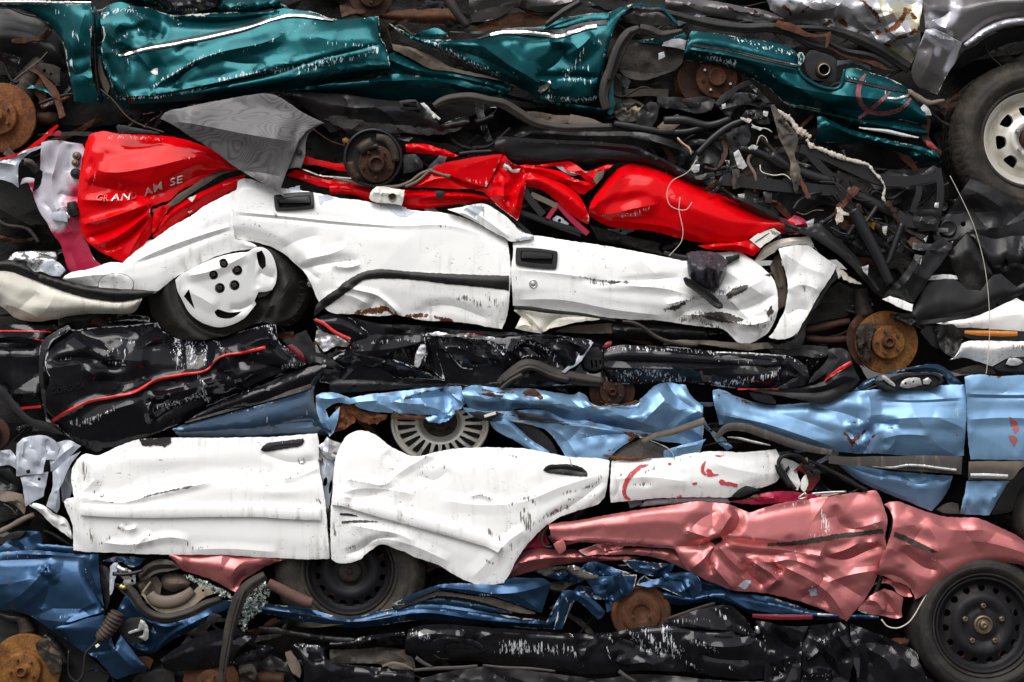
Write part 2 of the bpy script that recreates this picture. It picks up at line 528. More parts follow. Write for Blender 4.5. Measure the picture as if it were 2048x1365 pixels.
# ---------------------------------------------------------------- materials
M = {}
class NT:
    def __init__(s, name):
        s.m = bpy.data.materials.new(name); s.m.use_nodes = True
        s.t = s.m.node_tree; s.t.nodes.clear()
        s.out = s.n('ShaderNodeOutputMaterial'); s.b = s.n('ShaderNodeBsdfPrincipled')
        s.l(s.b.outputs[0], s.out.inputs[0]); s.tc = s.n('ShaderNodeTexCoord'); s.co = s.tc.outputs['Object']
        M[name] = s.m
    def n(s, t, **k):
        x = s.t.nodes.new(t)
        for a, v in k.items(): setattr(x, a, v)
        return x
    def l(s, a, b): s.t.links.new(a, b)
    def put(s, sock, v):
        if isinstance(v, bpy.types.NodeSocket): s.l(v, sock)
        else:
            if isinstance(v, (tuple, list)) and len(v) == 3 and sock.type == 'RGBA': v = (*v, 1)
            sock.default_value = v
    def math(s, op, a, b=None, c=None, clamp=False):
        x = s.n('ShaderNodeMath', operation=op, use_clamp=clamp); s.put(x.inputs[0], a)
        if b is not None: s.put(x.inputs[1], b)
        if c is not None: s.put(x.inputs[2], c)
        return x.outputs[0]
    def noise(s, scale, detail=4, rough=.55, dist=0, vec=None, stretch=None, off=(0, 0, 0), rot=(0, 0, 0)):
        mp = s.n('ShaderNodeMapping'); s.l(vec or s.co, mp.inputs[0]); mp.inputs['Scale'].default_value = stretch or (1, 1, 1)
        mp.inputs['Location'].default_value = off; mp.inputs['Rotation'].default_value = rot
        x = s.n('ShaderNodeTexNoise'); s.l(mp.outputs[0], x.inputs['Vector'])
        x.inputs['Scale'].default_value = scale; x.inputs['Detail'].default_value = detail; x.inputs['Roughness'].default_value = rough
        x.inputs['Distortion'].default_value = dist
        return x.outputs[0]
    def step(s, v, a, b):
        x = s.n('ShaderNodeMapRange', interpolation_type='SMOOTHSTEP'); s.put(x.inputs[0], v)
        x.inputs[1].default_value = a; x.inputs[2].default_value = b
        return x.outputs[0]
    def mix(s, f, a, b):
        x = s.n('ShaderNodeMix', data_type='RGBA'); s.put(x.inputs[0], f); s.put(x.inputs[6], a); s.put(x.inputs[7], b)
        return x.outputs[2]
    def mixf(s, f, a, b):
        x = s.n('ShaderNodeMix', data_type='FLOAT'); s.put(x.inputs[0], f); s.put(x.inputs[2], a); s.put(x.inputs[3], b)
        return x.outputs[0]
    def attr(s, nm): return s.n('ShaderNodeAttribute', attribute_name=nm).outputs['Fac']
    def ramp(s, v, st):
        x = s.n('ShaderNodeValToRGB'); s.put(x.inputs[0], v)
        e = x.color_ramp.elements
        while len(e) < len(st): e.new(.5)
        for i, (p, c) in enumerate(st): e[i].position = p; e[i].color = (*c, 1)
        return x.outputs[0]
    def bump(s, h, dist=.002, strength=1, prev=None):
        x = s.n('ShaderNodeBump'); x.inputs['Strength'].default_value = strength; x.inputs['Distance'].default_value = dist; s.l(h, x.inputs['Height'])
        if prev: s.l(prev, x.inputs['Normal'])
        return x.outputs[0]
    def set(s, **k):
        for a, v in k.items(): s.put(s.b.inputs[a.replace('_', ' ')], v)

RUST = [(.3, (.018, .008, .005)), (.46, (.07, .023, .010)), (.58, (.17, .06, .017)), (.78, (.32, .14, .038))]

def paint(name, base, metallic=0.0, rough=.3, coat=.8, chip=(.45, .45, .46), scr=(.72, .74, .76), c2=None, dirtc=(.10, .085, .065), dirt=.25, chipT=.80, vary=.12, crough=.06, scrT=.535, spec=.15):
    s = NT(name)
    wear = s.math('MULTIPLY', s.attr('wear'), s.math('MULTIPLY_ADD', s.step(s.noise(6, 4, .6, off=(8, 3, 5)), .42, .6), .85, .25))
    n1 = s.noise(34, 6, .62); n2 = s.noise(150, 4, .6, off=(3, 1, 7)); n3 = s.noise(5, 5, .6, off=(1, 9, 2)); n4 = s.noise(20, 6, .68, .5, off=(5, 5, 2)); n4 = s.math('MULTIPLY_ADD', s.math('SUBTRACT', n4, .5), 2.4, .5)
    chipm = s.step(s.math('ADD', s.math('MULTIPLY_ADD', n2, .35, s.math('MULTIPLY', n1, .65)), s.math('MULTIPLY', wear, .40)), chipT-.012, chipT+.012)
    nick = s.math('MULTIPLY', s.step(s.noise(1, 3, .6, .6, stretch=(55, 60, 150), off=(3, 9, 1)), .655, .67), s.step(n3, .46, .56))
    chipm = s.math('MAXIMUM', chipm, s.math('MULTIPLY', nick, .75 if name == 'white_paint' else 0))
    streak = s.noise(1, 3, .6, stretch=(135, 60, 13), off=(2, 4, 8)); streak2 = s.noise(1, 4, .65, .3, stretch=(150, 60, 24), off=(7, 1, 3), rot=(0, .9, 0))
    st = s.math('MAXIMUM', streak, s.math('MULTIPLY', streak2, .97))
    scm = s.math('MULTIPLY', s.step(s.math('ADD', st, s.math('MULTIPLY', s.math('SUBTRACT', s.attr('scr'), 1), .27)), scrT, scrT+.035), .95)
    rusta = s.attr('rust')
    rm = s.step(s.math('ADD', s.math('MULTIPLY', n4, .75), s.math('MULTIPLY', s.math('MULTIPLY_ADD', n1, .25, rusta), .80)), 1.06, 1.16)
    halo = s.math('MULTIPLY', s.step(s.math('ADD', s.math('MULTIPLY', n4, .5), s.math('MULTIPLY', rusta, .7)),   .70, 1.15), .85)
    dm = s.math('MULTIPLY', s.step(s.math('MULTIPLY_ADD', s.math('ADD', s.attr('dirt'), s.math('MULTIPLY', s.attr('ed'), .22)), .55, s.math('MULTIPLY', n3, .62)), .42, .95), dirt*2.2, clamp=True)
    v = s.math('MULTIPLY_ADD', s.math('SUBTRACT', n3, .5), vary*2, 1.0)
    hv = s.n('ShaderNodeHueSaturation'); hv.inputs['Color'].default_value = (*base, 1); s.l(v, hv.inputs['Value'])
    col = hv.outputs[0]
    if c2 is not None:
        col = s.mix(s.step(s.math('MULTIPLY_ADD', n4, .35, s.attr('c2')), .35, .95), col, c2)
    run = s.step(s.noise(1, 4, .6, stretch=(38, 38, 3.5), off=(6, 2, 1)), .50, .72)
    gr = s.math('MULTIPLY', run, s.math('MULTIPLY_ADD', s.step(n3, .35, .7), .5, s.math('MULTIPLY', s.attr('ed'), .6)))
    col = s.mix(s.math('MULTIPLY', gr, min(.8, dirt*2.4), clamp=True), col, dirtc)
    speck = s.step(s.noise(260, 3, .7, off=(4, 4, 1)), .66, .72)
    col = s.mix(s.math('MULTIPLY', dm, s.math('MULTIPLY_ADD', n2, .5, .55)), col, dirtc)
    col = s.mix(s.math('MULTIPLY', speck, .35*dirt*2), col, dirtc)
    col = s.mix(s.math('MULTIPLY', halo, s.step(rusta, .02, .3)), col, (.40, .19, .035))
    col = s.mix(chipm, col, s.mix(n2, chip, tuple(.55*c for c in chip)))
    col = s.mix(scm, col, scr)
    rcol = s.ramp(s.math('MULTIPLY_ADD', n2, .5, s.math('MULTIPLY', n1, .5)), RUST)
    rmm = s.math('MULTIPLY', rm, s.step(rusta, .04, .2))
    col = s.mix(rmm, col, rcol)
    bare = s.math('MAXIMUM', s.math('MAXIMUM', chipm, scm), rmm)
    s.set(Base_Color=col, Metallic=s.math('MULTIPLY', s.math('SUBTRACT', 1, s.math('MAXIMUM', bare, s.math('MULTIPLY', dm, .8))), metallic),
          Roughness=s.math('ADD', s.mixf(bare, rough, .6), s.math('MULTIPLY', dm, .3), clamp=True),
          Coat_Weight=s.math('MULTIPLY', s.math('SUBTRACT', 1, s.math('MAXIMUM', bare, dm), clamp=True), coat),
          Coat_Roughness=s.math('MULTIPLY_ADD', n3, .06, crough), IOR=1.5)
    s.b.inputs['Specular IOR Level'].default_value = .28 if metallic == 0 and coat < .2 else spec
    b = s.bump(s.noise(9, 4, .5, off=(2, 2, 9)), .006, .2)
    b = s.bump(s.math('SUBTRACT', s.math('MULTIPLY', n2, .15), s.math('MULTIPLY', bare, .6)), .0012, .6, b)
    s.l(b, s.b.inputs['Normal']); s.l(s.bump(s.noise(9, 4, .5, off=(2, 2, 9)), .006, .2), s.b.inputs['Coat Normal'])
    return s

paint('teal_paint', (.0015, .062, .072), .70, .33, .18, chip=(.55, .56, .52), scr=(.62, .74, .78), dirt=.12)
paint('red_paint', (.60, .0008, .004), .0, .40, .30, spec=0, chip=(.6, .55, .52), scr=(.75, .55, .53), dirt=.035, chipT=.83, vary=.08)
paint('crimson_primer', (.34, .010, .045), .1, .4, .3, chip=(.55, .5, .48), c2=(.52, .50, .56), dirt=.15)
paint('white_paint', (.86, .855, .84), 0, .35, .5, chip=(.17, .17, .18), scr=(.16, .14, .125), dirtc=(.26, .21, .15), dirt=.28, scrT=.495, chipT=.82, vary=.03, crough=.12)
paint('cream_paint', (.72, .69, .60), 0, .4, .4, chip=(.2, .19, .19), scr=(.25, .2, .15), dirtc=(.27, .21, .13), dirt=.32, chipT=.82, vary=.05, crough=.15)
paint('grey_primer', (.42, .45, .51), .15, .42, .3, chip=(.6, .6, .6), dirtc=(.14, .12, .10), dirt=.25, chipT=.85)
paint('black_paint', (.0065, .0062, .0085), 0, .22, .65, spec=0, chip=(.50, .51, .52), scr=(.58, .60, .62), dirtc=(.045, .04, .036), dirt=.14, chipT=.85, crough=.05)
paint('sky_blue_paint', (.205, .36, .555), .58, .43, .1, chip=(.50, .50, .50), scr=(.5, .56, .62), dirtc=(.14, .10, .07), dirt=.14, chipT=.82)
paint('steel_blue_paint', (.030, .068, .125), .5, .28, .8, chip=(.4, .4, .4), scr=(.4, .45, .5), dirtc=(.10, .08, .06), dirt=.25)
paint('navy_paint', (.021, .058, .122), .72, .33, .25, chip=(.5, .5, .5), scr=(.55, .58, .62), dirtc=(.09, .08, .07), dirt=.16, chipT=.82)
paint('rose_paint', (.49, .158, .158), .64, .36, .15, chip=(.5, .48, .46), scr=(.72, .62, .6), dirtc=(.16, .10, .08), dirt=.12, chipT=.825, crough=.12)
paint('truck_grey_paint', (.115, .105, .108), .5, .36, .4, chip=(.45, .46, .50), scr=(.55, .56, .6), c2=(.40, .40, .44), dirtc=(.12, .095, .07), dirt=.25, chipT=.80)
paint('silver_paint', (.50, .50, .53), .6, .36, .3, chip=(.5, .38, .14), scr=(.7, .7, .72), c2=(.60, .56, .40), dirtc=(.15, .11, .06), dirt=.3, chipT=.80)
paint('black_plastic', (.011, .011, .0125), 0, .40, 0, chip=(.25, .25, .25), scr=(.35, .35, .35), dirtc=(.06, .05, .042), dirt=.14, chipT=.87)
paint('black_steel', (.011, .011, .0125), 0, .38, .1, chip=(.42, .40, .38), scr=(.4, .4, .4), dirtc=(.06, .05, .042), dirt=.15, chipT=.84)
paint('dusty_trim', (.050, .045, .041), 0, .5, 0, chip=(.3, .3, .3), dirtc=(.19, .155, .12), dirt=.45, chipT=.88)
paint('beige_trim', (.36, .29, .215), 0, .6, 0, chip=(.3, .25, .2), dirtc=(.10, .08, .06), dirt=.4, chipT=.95)
paint('taupe_trim', (.15, .118, .092), 0, .6, 0, chip=(.3, .25, .2), dirtc=(.06, .05, .04), dirt=.4, chipT=.95)
paint('chrome_trim', (.80, .79, .76), .95, .14, 0, chip=(.3, .2, .1), scr=(.3, .25, .2), dirtc=(.2, .13, .07), dirt=.18, chipT=.86, vary=.03)
paint('wheel_white', (.66, .66, .655), .25, .36, .3, chip=(.2, .18, .15), scr=(.3, .26, .2), dirtc=(.12, .09, .06), dirt=.2, chipT=.85)
paint('wheel_silver', (.62, .595, .535), .45, .38, .2, chip=(.22, .13, .06), scr=(.5, .4, .3), dirtc=(.20, .125, .06), dirt=.3, chipT=.83)
paint('wheel_black', (.014, .014, .016), .1, .45, 0, chip=(.12, .08, .05), scr=(.2, .2, .2), dirtc=(.075, .05, .03), dirt=.34, chipT=.83)
paint('mirror_plastic', (.040, .036, .045), 0, .42, .2, chip=(.3, .3, .32), scr=(.45, .45, .48), dirtc=(.2, .19, .18), dirt=.25, chipT=.84)

def rust_mat(name, st=RUST, bump=.004, rough=.85, metal=0.0):
    s = NT(name)
    n1 = s.noise(22, 7, .68); n2 = s.noise(120, 5, .65, off=(3, 3, 3)); n3 = s.noise(6, 3, .5, off=(9, 1, 1))
    v = s.math('ADD', s.math('MULTIPLY_ADD', n2, .35, s.math('MULTIPLY', n1, .45)), s.math('MULTIPLY', n3, .22))
    s.set(Base_Color=s.ramp(v, st), Roughness=s.math('MULTIPLY_ADD', n1, -.2, rough), Metallic=metal); s.b.inputs['Specular IOR Level'].default_value = .25
    s.l(s.bump(s.math('MULTIPLY_ADD', n2, .6, n1), bump, .7), s.b.inputs['Normal'])
rust_mat('rusty_iron')
rust_mat('dark_rust', [(.3, (.012, .007, .006)), (.5, (.035, .015, .009)), (.62, (.075, .028, .012)), (.8, (.16, .06, .025))], .004, .72, .1)
rust_mat('orange_rust', [(.3, (.035, .014, .006)), (.45, (.10, .036, .010)), (.57, (.21, .09, .02)), (.75, (.34, .19, .06))], .003, .75, .1)
rust_mat('brown_rust', [(.3, (.018, .008, .005)), (.48, (.055, .020, .009)), (.6, (.10, .036, .015)), (.8, (.19, .08, .03))], .003, .8)
rust_mat('pipe_rust', [(.3, (.05, .025, .022)), (.5, (.10, .05, .042)), (.7, (.15, .075, .06))], .002, .8)
rust_mat('underbody', [(.3, (.002, .002, .002)), (.5, (.006, .0055, .005)), (.62, (.014, .011, .008)), (.8, (.04, .025, .015))], .012, .8)
rust_mat('cast_iron', [(.3, (.012, .010, .008)), (.5, (.032, .025, .020)), (.65, (.065, .05, .037)), (.8, (.15, .12, .09))], .003, .65, .3)
rust_mat('tar_coating', [(.3, (.01, .01, .01)), (.55, (.028, .026, .023)), (.7, (.06, .05, .038)), (.85, (.14, .11, .07))], .012, .75)
rust_mat('felt', [(.3, (.035, .030, .027)), (.5, (.075, .066, .060)), (.65, (.11, .10, .09)), (.8, (.2, .18, .16))], .010, .95)
rust_mat('white_foam', [(.3, (.20, .16, .12)), (.5, (.48, .43, .37)), (.65, (.68, .64, .58)), (.8, (.8, .77, .72))], .012, .95)
rust_mat('wadding', [(.3, (.10, .085, .07)), (.5, (.24, .20, .17)), (.65, (.38, .32, .28)), (.8, (.52, .46, .40))], .014, .95)

def rubber(name, base, dust=(.13, .11, .085), d=.4, rough=.62):
    s = NT(name)
    n1 = s.noise(14, 6, .65); n2 = s.noise(90, 4, .6, off=(2, 8, 1))
    m = s.math('MULTIPLY', s.step(s.math('MULTIPLY_ADD', n2, .3, s.math('MULTIPLY', n1, .75)), .42, .78), d)
    s.set(Base_Color=s.mix(m, base, dust), Roughness=s.math('MULTIPLY_ADD', m, .3, rough)); s.b.inputs['Specular IOR Level'].default_value = .25
    s.l(s.bump(n2, .0015, .5), s.b.inputs['Normal'])
rubber('tyre_rubber', (.014, .013, .0125), (.09, .075, .058), d=.35)
rubber('dusty_tyre', (.018, .016, .014), (.12, .095, .065), .5)
rubber('seal_rubber', (.022, .019, .017), (.10, .08, .062), .42, .5)
rubber('black_rubber', (.010, .010, .011), d=.15, rough=.42)
rubber('hose_rubber', (.035, .025, .020), (.14, .09, .06), .5, .55)
rubber('foam_black', (.014, .013, .013), d=.3, rough=.8)

def plain(name, base, rough=.5, metal=0, **k):
    s = NT(name); n1 = s.noise(60, 5, .6)
    v = s.math('MULTIPLY_ADD', s.math('SUBTRACT', n1, .5), .7, 1)
    hv = s.n('ShaderNodeHueSaturation'); hv.inputs['Color'].default_value = (*base, 1); s.l(v, hv.inputs['Value'])
    s.set(Base_Color=hv.outputs[0], Roughness=s.math('MULTIPLY_ADD', n1, .25, rough-.12), Metallic=metal, **k)
    s.l(s.bump(n1, .0008, .4), s.b.inputs['Normal'])
    return s
plain('nut', (.16, .12, .085), .45, .8)
plain('bright_steel', (.52, .52, .50), .35, .85)
plain('zinc_yellow', (.42, .36, .16), .45, .8)
plain('red_line', (.60, .022, .018), .35)
for nm, c, a, b in (('mark_red', (.58, .055, .06), .30, .44), ('mark_faded', (.26, .07, .08), .22, .58)):
    s = plain(nm, c, .6)
    s.put(s.b.inputs['Alpha'], s.math('MULTIPLY', s.step(s.noise(75, 5, .7, stretch=(1, 1, .5)), a, b), .9))
plain('letter_chrome', (.75, .75, .74), .25, .8)
plain('letter_black', (.012, .012, .013), .3)
plain('amber_lens', (.52, .17, .015), .2, 0, Coat_Weight=.5)
plain('red_lens', (.26, .008, .012), .12, 0, Coat_Weight=.8)
plain('dark_red_lens', (.13, .006, .010), .15, 0, Coat_Weight=.6)
plain('white_plastic', (.62, .62, .56), .4)
plain('paper', (.72, .70, .64), .7)
plain('ink', (.03, .03, .03), .7)
plain('wire_white', (.50, .46, .38), .5)
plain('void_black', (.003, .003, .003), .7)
plain('dark_gap', (.006, .006, .007), .5)
plain('ochre_plate', (.33, .17, .02), .6, .4)

# woven, weathered grey plastic with contour-like bands
s = NT('grain_plastic')
n3 = s.noise(2.6, 2, .45, .5, stretch=(1.0, 1, 2.2)); n2 = s.noise(160, 3, .5)
w = s.math('SINE', s.math('MULTIPLY', n3, 190.0))
wm = s.math('MULTIPLY', s.step(w, -.2, .9), s.step(s.noise(3, 2, .5, off=(4, 4, 4)), .28, .5))
col = s.mix(s.math('MULTIPLY', wm, .78), (.135, .126, .131), (.055, .051, .053))
col = s.mix(s.math('MULTIPLY', n2, .35), col, (.07, .065, .066))
s.set(Base_Color=col, Roughness=.48)
s.l(s.bump(n2, .0012, .5), s.b.inputs['Normal'])

s = NT('broken_glass')
s.set(Base_Color=(.74, .82, .77), Roughness=.06, Transmission_Weight=.75, IOR=1.5)
s = NT('headlamp_glass'); s.set(Base_Color=(.75, .76, .75), Roughness=.12, Metallic=.4)

# ground
s = NT('yard_ground')
n1 = s.noise(1.2, 6, .6); n2 = s.noise(60, 5, .7, off=(1, 2, 3))
s.set(Base_Color=s.ramp(s.math('MULTIPLY_ADD', n2, .5, s.math('MULTIPLY', n1, .5)), [(.3, (.025, .024, .022)), (.5, (.05, .048, .044)), (.7, (.09, .087, .08))]), Roughness=.9)
s.l(s.bump(n2, .01, .6), s.b.inputs['Normal'])
EXPO = 0.92
# ---------------------------------------------------------------- shared car pieces
def brake_disc(car, mat, px, py, o, R, hat, tilt=(0, 0, 0), hatmat=None, studs=5, cup=.28, label=None, th=.022, a0=.4, hath=.03):
    mp = frame(px, py, o, tilt)
    d = lathe(car, 'brake_disc', mat, mp, sharpprof([(hat*.9, -th), (R, -th), (R, 0), (R*.985, .002), (hat*1.06, .002), (hat, .004), (hat*.985, hath), (hat*.93, hath+.003), (hat*.3, hath+.003)]), 72, label)
    h = lathe(d, 'hub', hatmat or mat, mp, sharpprof([(hat*cup*1.5, hath), (hat*cup*1.5, hath+.006), (hat*cup*1.3, hath+.010), (hat*cup, hath+.030), (hat*cup*.75, hath+.032), (hat*cup*.7, hath+.018), (0.2, hath+.018)]), 40)
    bolts(d, mp, ring_pts(studs, hat*.66, a0), hat*.085, hath, hath+.020, 'nut', 'wheel_stud', 10)
    return d, mp

def steel_wheel(car, px, py, o, R, holes, hr, tilt, mat='wheel_black', label=None, nuts=5, a0=-1.57, scale=(1, 1), hub=True):
    mp = frame(px, py, o, tilt, scale)
    w = lathe(car, 'wheel', mat, mp, sharpprof([(R*.9, -.16), (R*1.0, -.10), (R*1.02, 0), (R*1.0, .012), (R*.955, .012), (R*.93, .002), (R*.90, -.02), (R*.80, -.03)]), 84, label)
    rad = np.array([0, .18, .26, .36, .44, .52, .60, .70, .80, .90])*R
    hh = np.array([-.005, -.005, -.004, -.012, .0, .006, .004, -.012, -.024, -.034])
    fnr = lambda p: np.interp(np.hypot(p[:, 0], p[:, 1]), rad, hh)
    hl = [ellipse(u, v, hr, hr, 0, 22) for u, v in ring_pts(holes, R*.765, a0)]
    d = panel(w, 'rim', mat, 'k', ellipse(0, 0, R*.90, R*.90, 0, 96), fn=fnr, holes=hl, mapf=mp, nz=(.6, 30), hem=0, s=4.5, fl=.012, rag=0, edge=.3,
              rust=['%f,%f|%f|.9' % (u, v, hr*1.7) for u, v in ring_pts(holes, R*.765, a0)])
    if nuts:
        bolts(w, mp, ring_pts(nuts, R*.40, a0), R*.062, -.006, .012, 'nut', 'lug_nut')
        lathe(w, 'hub_cap', 'nut', mp, sharpprof([(R*.2, -.006), (R*.2, .008), (R*.16, .012), (R*.15, .004), (R*.09, .004), (R*.09, .022), (R*.03, .024), (.2, .02)]), 36)
    return w, mp

def tyre(w, mp, Rin, Rout, mat='tyre_rubber', width=.19, bulge=.02, deform=None, tread=0, label=None):
    pr = [(Rin*.99, .004), (Rin*1.02, .022), (Rin*1.06, .026), (Rin+(Rout-Rin)*.10, .018), (Rin+(Rout-Rin)*.14, .022), (Rin+(Rout-Rin)*.35, .022+bulge), (Rin+(Rout-Rin)*.5, .022+bulge*1.1), (Rin+(Rout-Rin)*.53, .019+bulge*1.1),
          (Rin+(Rout-Rin)*.56, .021+bulge*1.05), (Rin+(Rout-Rin)*.78, .012+bulge*.7), (Rout*.965, -.006), (Rout*.985, -.014), (Rout*.995, -.022)]
    n = 9
    for i in range(n+1):
        h = -.026-(width-.04)*i/n
        g = 0
        pr.append((Rout*(1.0+.006*math.sin(math.pi*i/n)), h))
        if i < n and i % 2 == 0:
            pr += [(Rout*1.0, h-.004), (Rout*.975, h-.006), (Rout*.975, h-.011), (Rout, h-.013)]
    pr += [(Rout*.97, -width), (Rin, -width-.01)]
    seg = 180 if tread else 96
    def df(u, v, h, r):
        if tread and r > Rout*.955 and h[0] < -.002:
            th = np.arctan2(v, u)
            k = np.where((np.floor(th/(2*np.pi)*seg+.5).astype(int)+int(abs(h[0])*120)) % 3 == 0, .972, 1.0)
            u, v = u*k, v*k
        if deform: u, v, h = deform(u, v, h, r)
        return u, v, h
    return lathe(w, 'tyre', mat, mp, pr, seg, label, df)

def recess_handle(door, pan, outline_px, mat='black_plastic', inner=None, lift=.010, depth=.0075, fmat='black_plastic'):
    """rectangular or oval pull handle: frame, dark well and flap"""
    h = panel(door, 'door_handle', fmat, 'k', outline_px, on=pan, lift=lift, nz=(0, 50), hem=2, s=3.2, fl=.02, rag=0, holes=[inner] if inner is not None else [])
    if inner is not None:
        panel(h.ob, 'handle_well', 'void_black', 'k', inner, on=pan, lift=lift-depth, nz=(0, 50), hem=0, s=5, fl=.002, rag=0)
        c = inner.mean(0)
        top = inner.copy(); top[:, 1] = np.where(top[:, 1] > c[1]+1, c[1]+1+(top[:, 1]-c[1]-1)*.12, top[:, 1])
        panel(h.ob, 'handle_flap', mat, 'k', (top-top.mean(0))*.94+top.mean(0), on=pan, lift=lift-.002, nz=(0, 50), hem=3, s=3.5, fl=.01, rag=0)
    return h

def rrect(pts, r=.2):
    """rounded quad from 4 px corners"""
    p = np.asarray(pts, float); out = []
    for i in range(4):
        a, b, c = p[i-1], p[i], p[(i+1) % 4]
        l = min(np.hypot(*(a-b)), np.hypot(*(c-b)))*r
        u, v = (a-b)/np.hypot(*(a-b)), (c-b)/np.hypot(*(c-b))
        for t in (0, .33, .66, 1):
            q0, q1 = b+u*l*(1-t), b+v*l*t
            out.append(q0*(1-t)+q1*t if 0 else (1-t)**2*(b+u*l)+2*t*(1-t)*b+t*t*(b+v*l))
    # densify so that short edges keep their round corners
    return smooth_line(np.array(out), 3, True, 80)
# ================================================================ grey truck on top of the pile
T = thing('crushed_car', 1500, 60, 0, 'grey truck body with flaking silver paint and a big tyre, topmost at right', 'wrecked car', 'crushed cars in the pile')
shell(T, '640,-40 2120,-40 2120,470 1900,470 1880,300 1800,190 1600,130 1300,80 1000,70 660,70', o=-.30, seed=1, n=26)
panel(T, 'rear_quarter_panel', 'truck_grey_paint', 'c', '1440,-50 2080,-50 2080,95 1950,97 1850,122 1770,172 1710,225 1675,247 1560,190 1460,165 1450,60', o=.02, prof=[(0, -60), (.35, 10), (.75, 0), (1, -15)], nz=(4, 90),
      cr=['1450,120 1560,100 1640,30|-14|22', '1480,90 1540,150 1600,170|12|14'], c2=['1480,110 1560,150 1620,90 1640,20|14|.9', '1500,150 1600,200|10|.8'], rust=['1600,-20 1640,60|4|.4'])
panel(T, 'wheel_arch_flare', 'truck_grey_paint', 'c', '1675,262 1720,225 1790,170 1880,128 1960,108 2080,100 2080,148 1960,155 1880,178 1800,220 1745,262 1690,285', o=.045, prof=[(0, -10), (.3, 10), (.7, 6), (1, -22)], nz=(1, 90), c2=['1700,250 1800,185 1900,140 2060,125|9|.9'], hem=8)
panel(T, 'wheel_arch_liner', 'black_plastic', 'c', '1690,292 1745,268 1800,228 1880,186 1960,164 2080,155 2080,240 1960,250 1860,290 1760,345 1680,390 1610,410', o=-.01, prof=[(0, 0), (1, -60)], nz=(2, 60))
panel(T, 'torn_panel_flap', 'truck_grey_paint', 'c', '1462,172 1510,168 1560,190 1672,246 1655,300 1640,350 1590,430 1530,552 1470,525 1415,500 1380,430 1400,340 1432,245', o=.05, tilt=(.15, -.25), nz=(4, 60),
      cr=['1462,172 1500,300 1420,490|12|30', '1560,190 1590,300 1530,540|-10|30'], c2=['1470,180 1500,215 1560,240 1600,260|13|1', '1665,250 1625,320 1590,400|9|1', '1540,260 1530,310|7|.9'], scr=['1460,180 1600,230|8|.9', '1660,260 1590,420|6|.9'], auto=(5, 12, 25, 60, 40), edge=1)
panel(T, 'crumpled_door', 'silver_paint', 'c', '520,-50 1445,-50 1440,60 1425,140 1432,210 1405,320 1372,382 1300,335 1230,285 1150,230 1060,205 960,170 860,150 760,140 660,112 560,60', o=.02, nz=(8, 60), s=5,
      prof=[(0, -30), (.3, 20), (.65, 10), (1, -50)], auto=(24, 28, 34, 25, 60),
      cr=['740,20 840,60 940,40 1000,-10|26|26', '760,130 900,110 1000,140 1150,215|-24|24', '940,60 1080,120 1180,200|-18|30', '1080,-20 1200,100 1330,60|28|30', '1180,180 1280,130 1420,110|-26|22', '1200,260 1300,210 1420,170|24|22'],
      rust=['1000,-20 1080,0 1150,60 1200,140|7|1', '1180,190 1280,160 1360,60|9|1', '1340,60 1410,120 1420,170|8|1', '880,150 950,110 1000,150|9|1', '1210,270 1280,240 1400,180|8|1', '640,40 700,110 760,60 790,30|6|.8', '560,10 620,80|5|.7'],
      c2=['1300,60 1400,90 1420,160|18|1', '1240,300 1380,340|14|1', '1210,20 1230,100|8|.9'], dirt=['1250,300 1390,340|14|1', '700,20 900,40|10|.4'])
panel(T, 'side_panel', 'truck_grey_paint', 'c', '-50,-30 100,-10 250,10 400,40 520,60 620,100 640,118 560,150 440,125 320,105 150,85 -50,62', o=.0, prof=[(0, -30), (.4, 10), (1, -30)], cr=['100,20 300,60 560,120|-14|12', '300,30 420,90|12|14'], rust=['440,60 500,80|5|.9', '570,110 640,120|6|1'], c2=['380,110 460,140 560,130|6|1'], auto=(6, 10, 20, 10, 20))
for pts, w in (('-60,72 120,120 260,150 420,165 560,160 680,190 780,250 900,290', (15, 20, 20, 16)), ('150,105 400,150 600,170 760,165 900,175 1050,215', (8, 14, 10)), ('900,170 1040,215 1200,290 1370,400', (15, 24, 22)), ('880,240 1000,300 1150,330 1270,395', (8, 14, 8))):
    tube(T, 'rubber_strip', 'black_rubber', 'c', pts, .0, [x/2 for x in w], asp=.6, step=4)
panel(T, 'rusty_bracket', 'brown_rust', 'c', '575,150 605,118 700,145 780,190 850,200 910,182 912,200 892,275 878,278 884,212 790,218 690,190', o=.03, nz=(3, 30), fl=.012)
panel(T, 'rusty_sheet', 'brown_rust', 'c', '908,285 960,278 1060,305 1170,340 1280,412 1200,398 1100,360 980,325', o=-.0, auto=(4, 8, 16, 20, 20))
panel(T, 'lower_panel', 'truck_grey_paint', 'b', '748,-40 1405,-40 1390,15 1360,45 1300,72 1200,66 1100,58 1040,40 960,80 900,112 840,120 772,130 752,70', o=.03, nz=(4, 60), prof=[(0, 10), (.5, 5), (1, -40)], cr=['1040,40 1060,-20|14|14', '760,80 900,40 1040,38|-14|20', '1080,40 1250,30 1390,0|12|16'], dirt=['760,110 900,90|8|.8', '1100,40 1300,50|6|.7'], auto=(5, 8, 22, 10, 30))
panel(T, 'rusty_sill', 'brown_rust', 'b', '765,165 850,128 940,105 1040,72 1130,82 1220,88 1250,100 1180,150 1040,172 900,180 780,178', o=-.02, nz=(5, 30), auto=(5, 10, 14, -10, 20))
tube(T, 'pillar_seal', 'seal_rubber', 'b', '600,-40 650,30 690,90 745,155', .03, [10, 9, 8])
tube(T, 'door_seal', 'black_rubber', 'b', '1190,150 1270,90 1340,45 1400,10', .05, [5, 8, 6], asp=.6)
panel(T, 'chassis_rail', 'brown_rust', 'b', '20,40 150,48 300,62 480,50 640,55 690,95 700,145 600,140 480,138 300,118 140,100 30,82', o=-.05, prof=[(0, -20), (.5, 8), (1, -20)], dirt=['300,90 600,110|10|.8'])
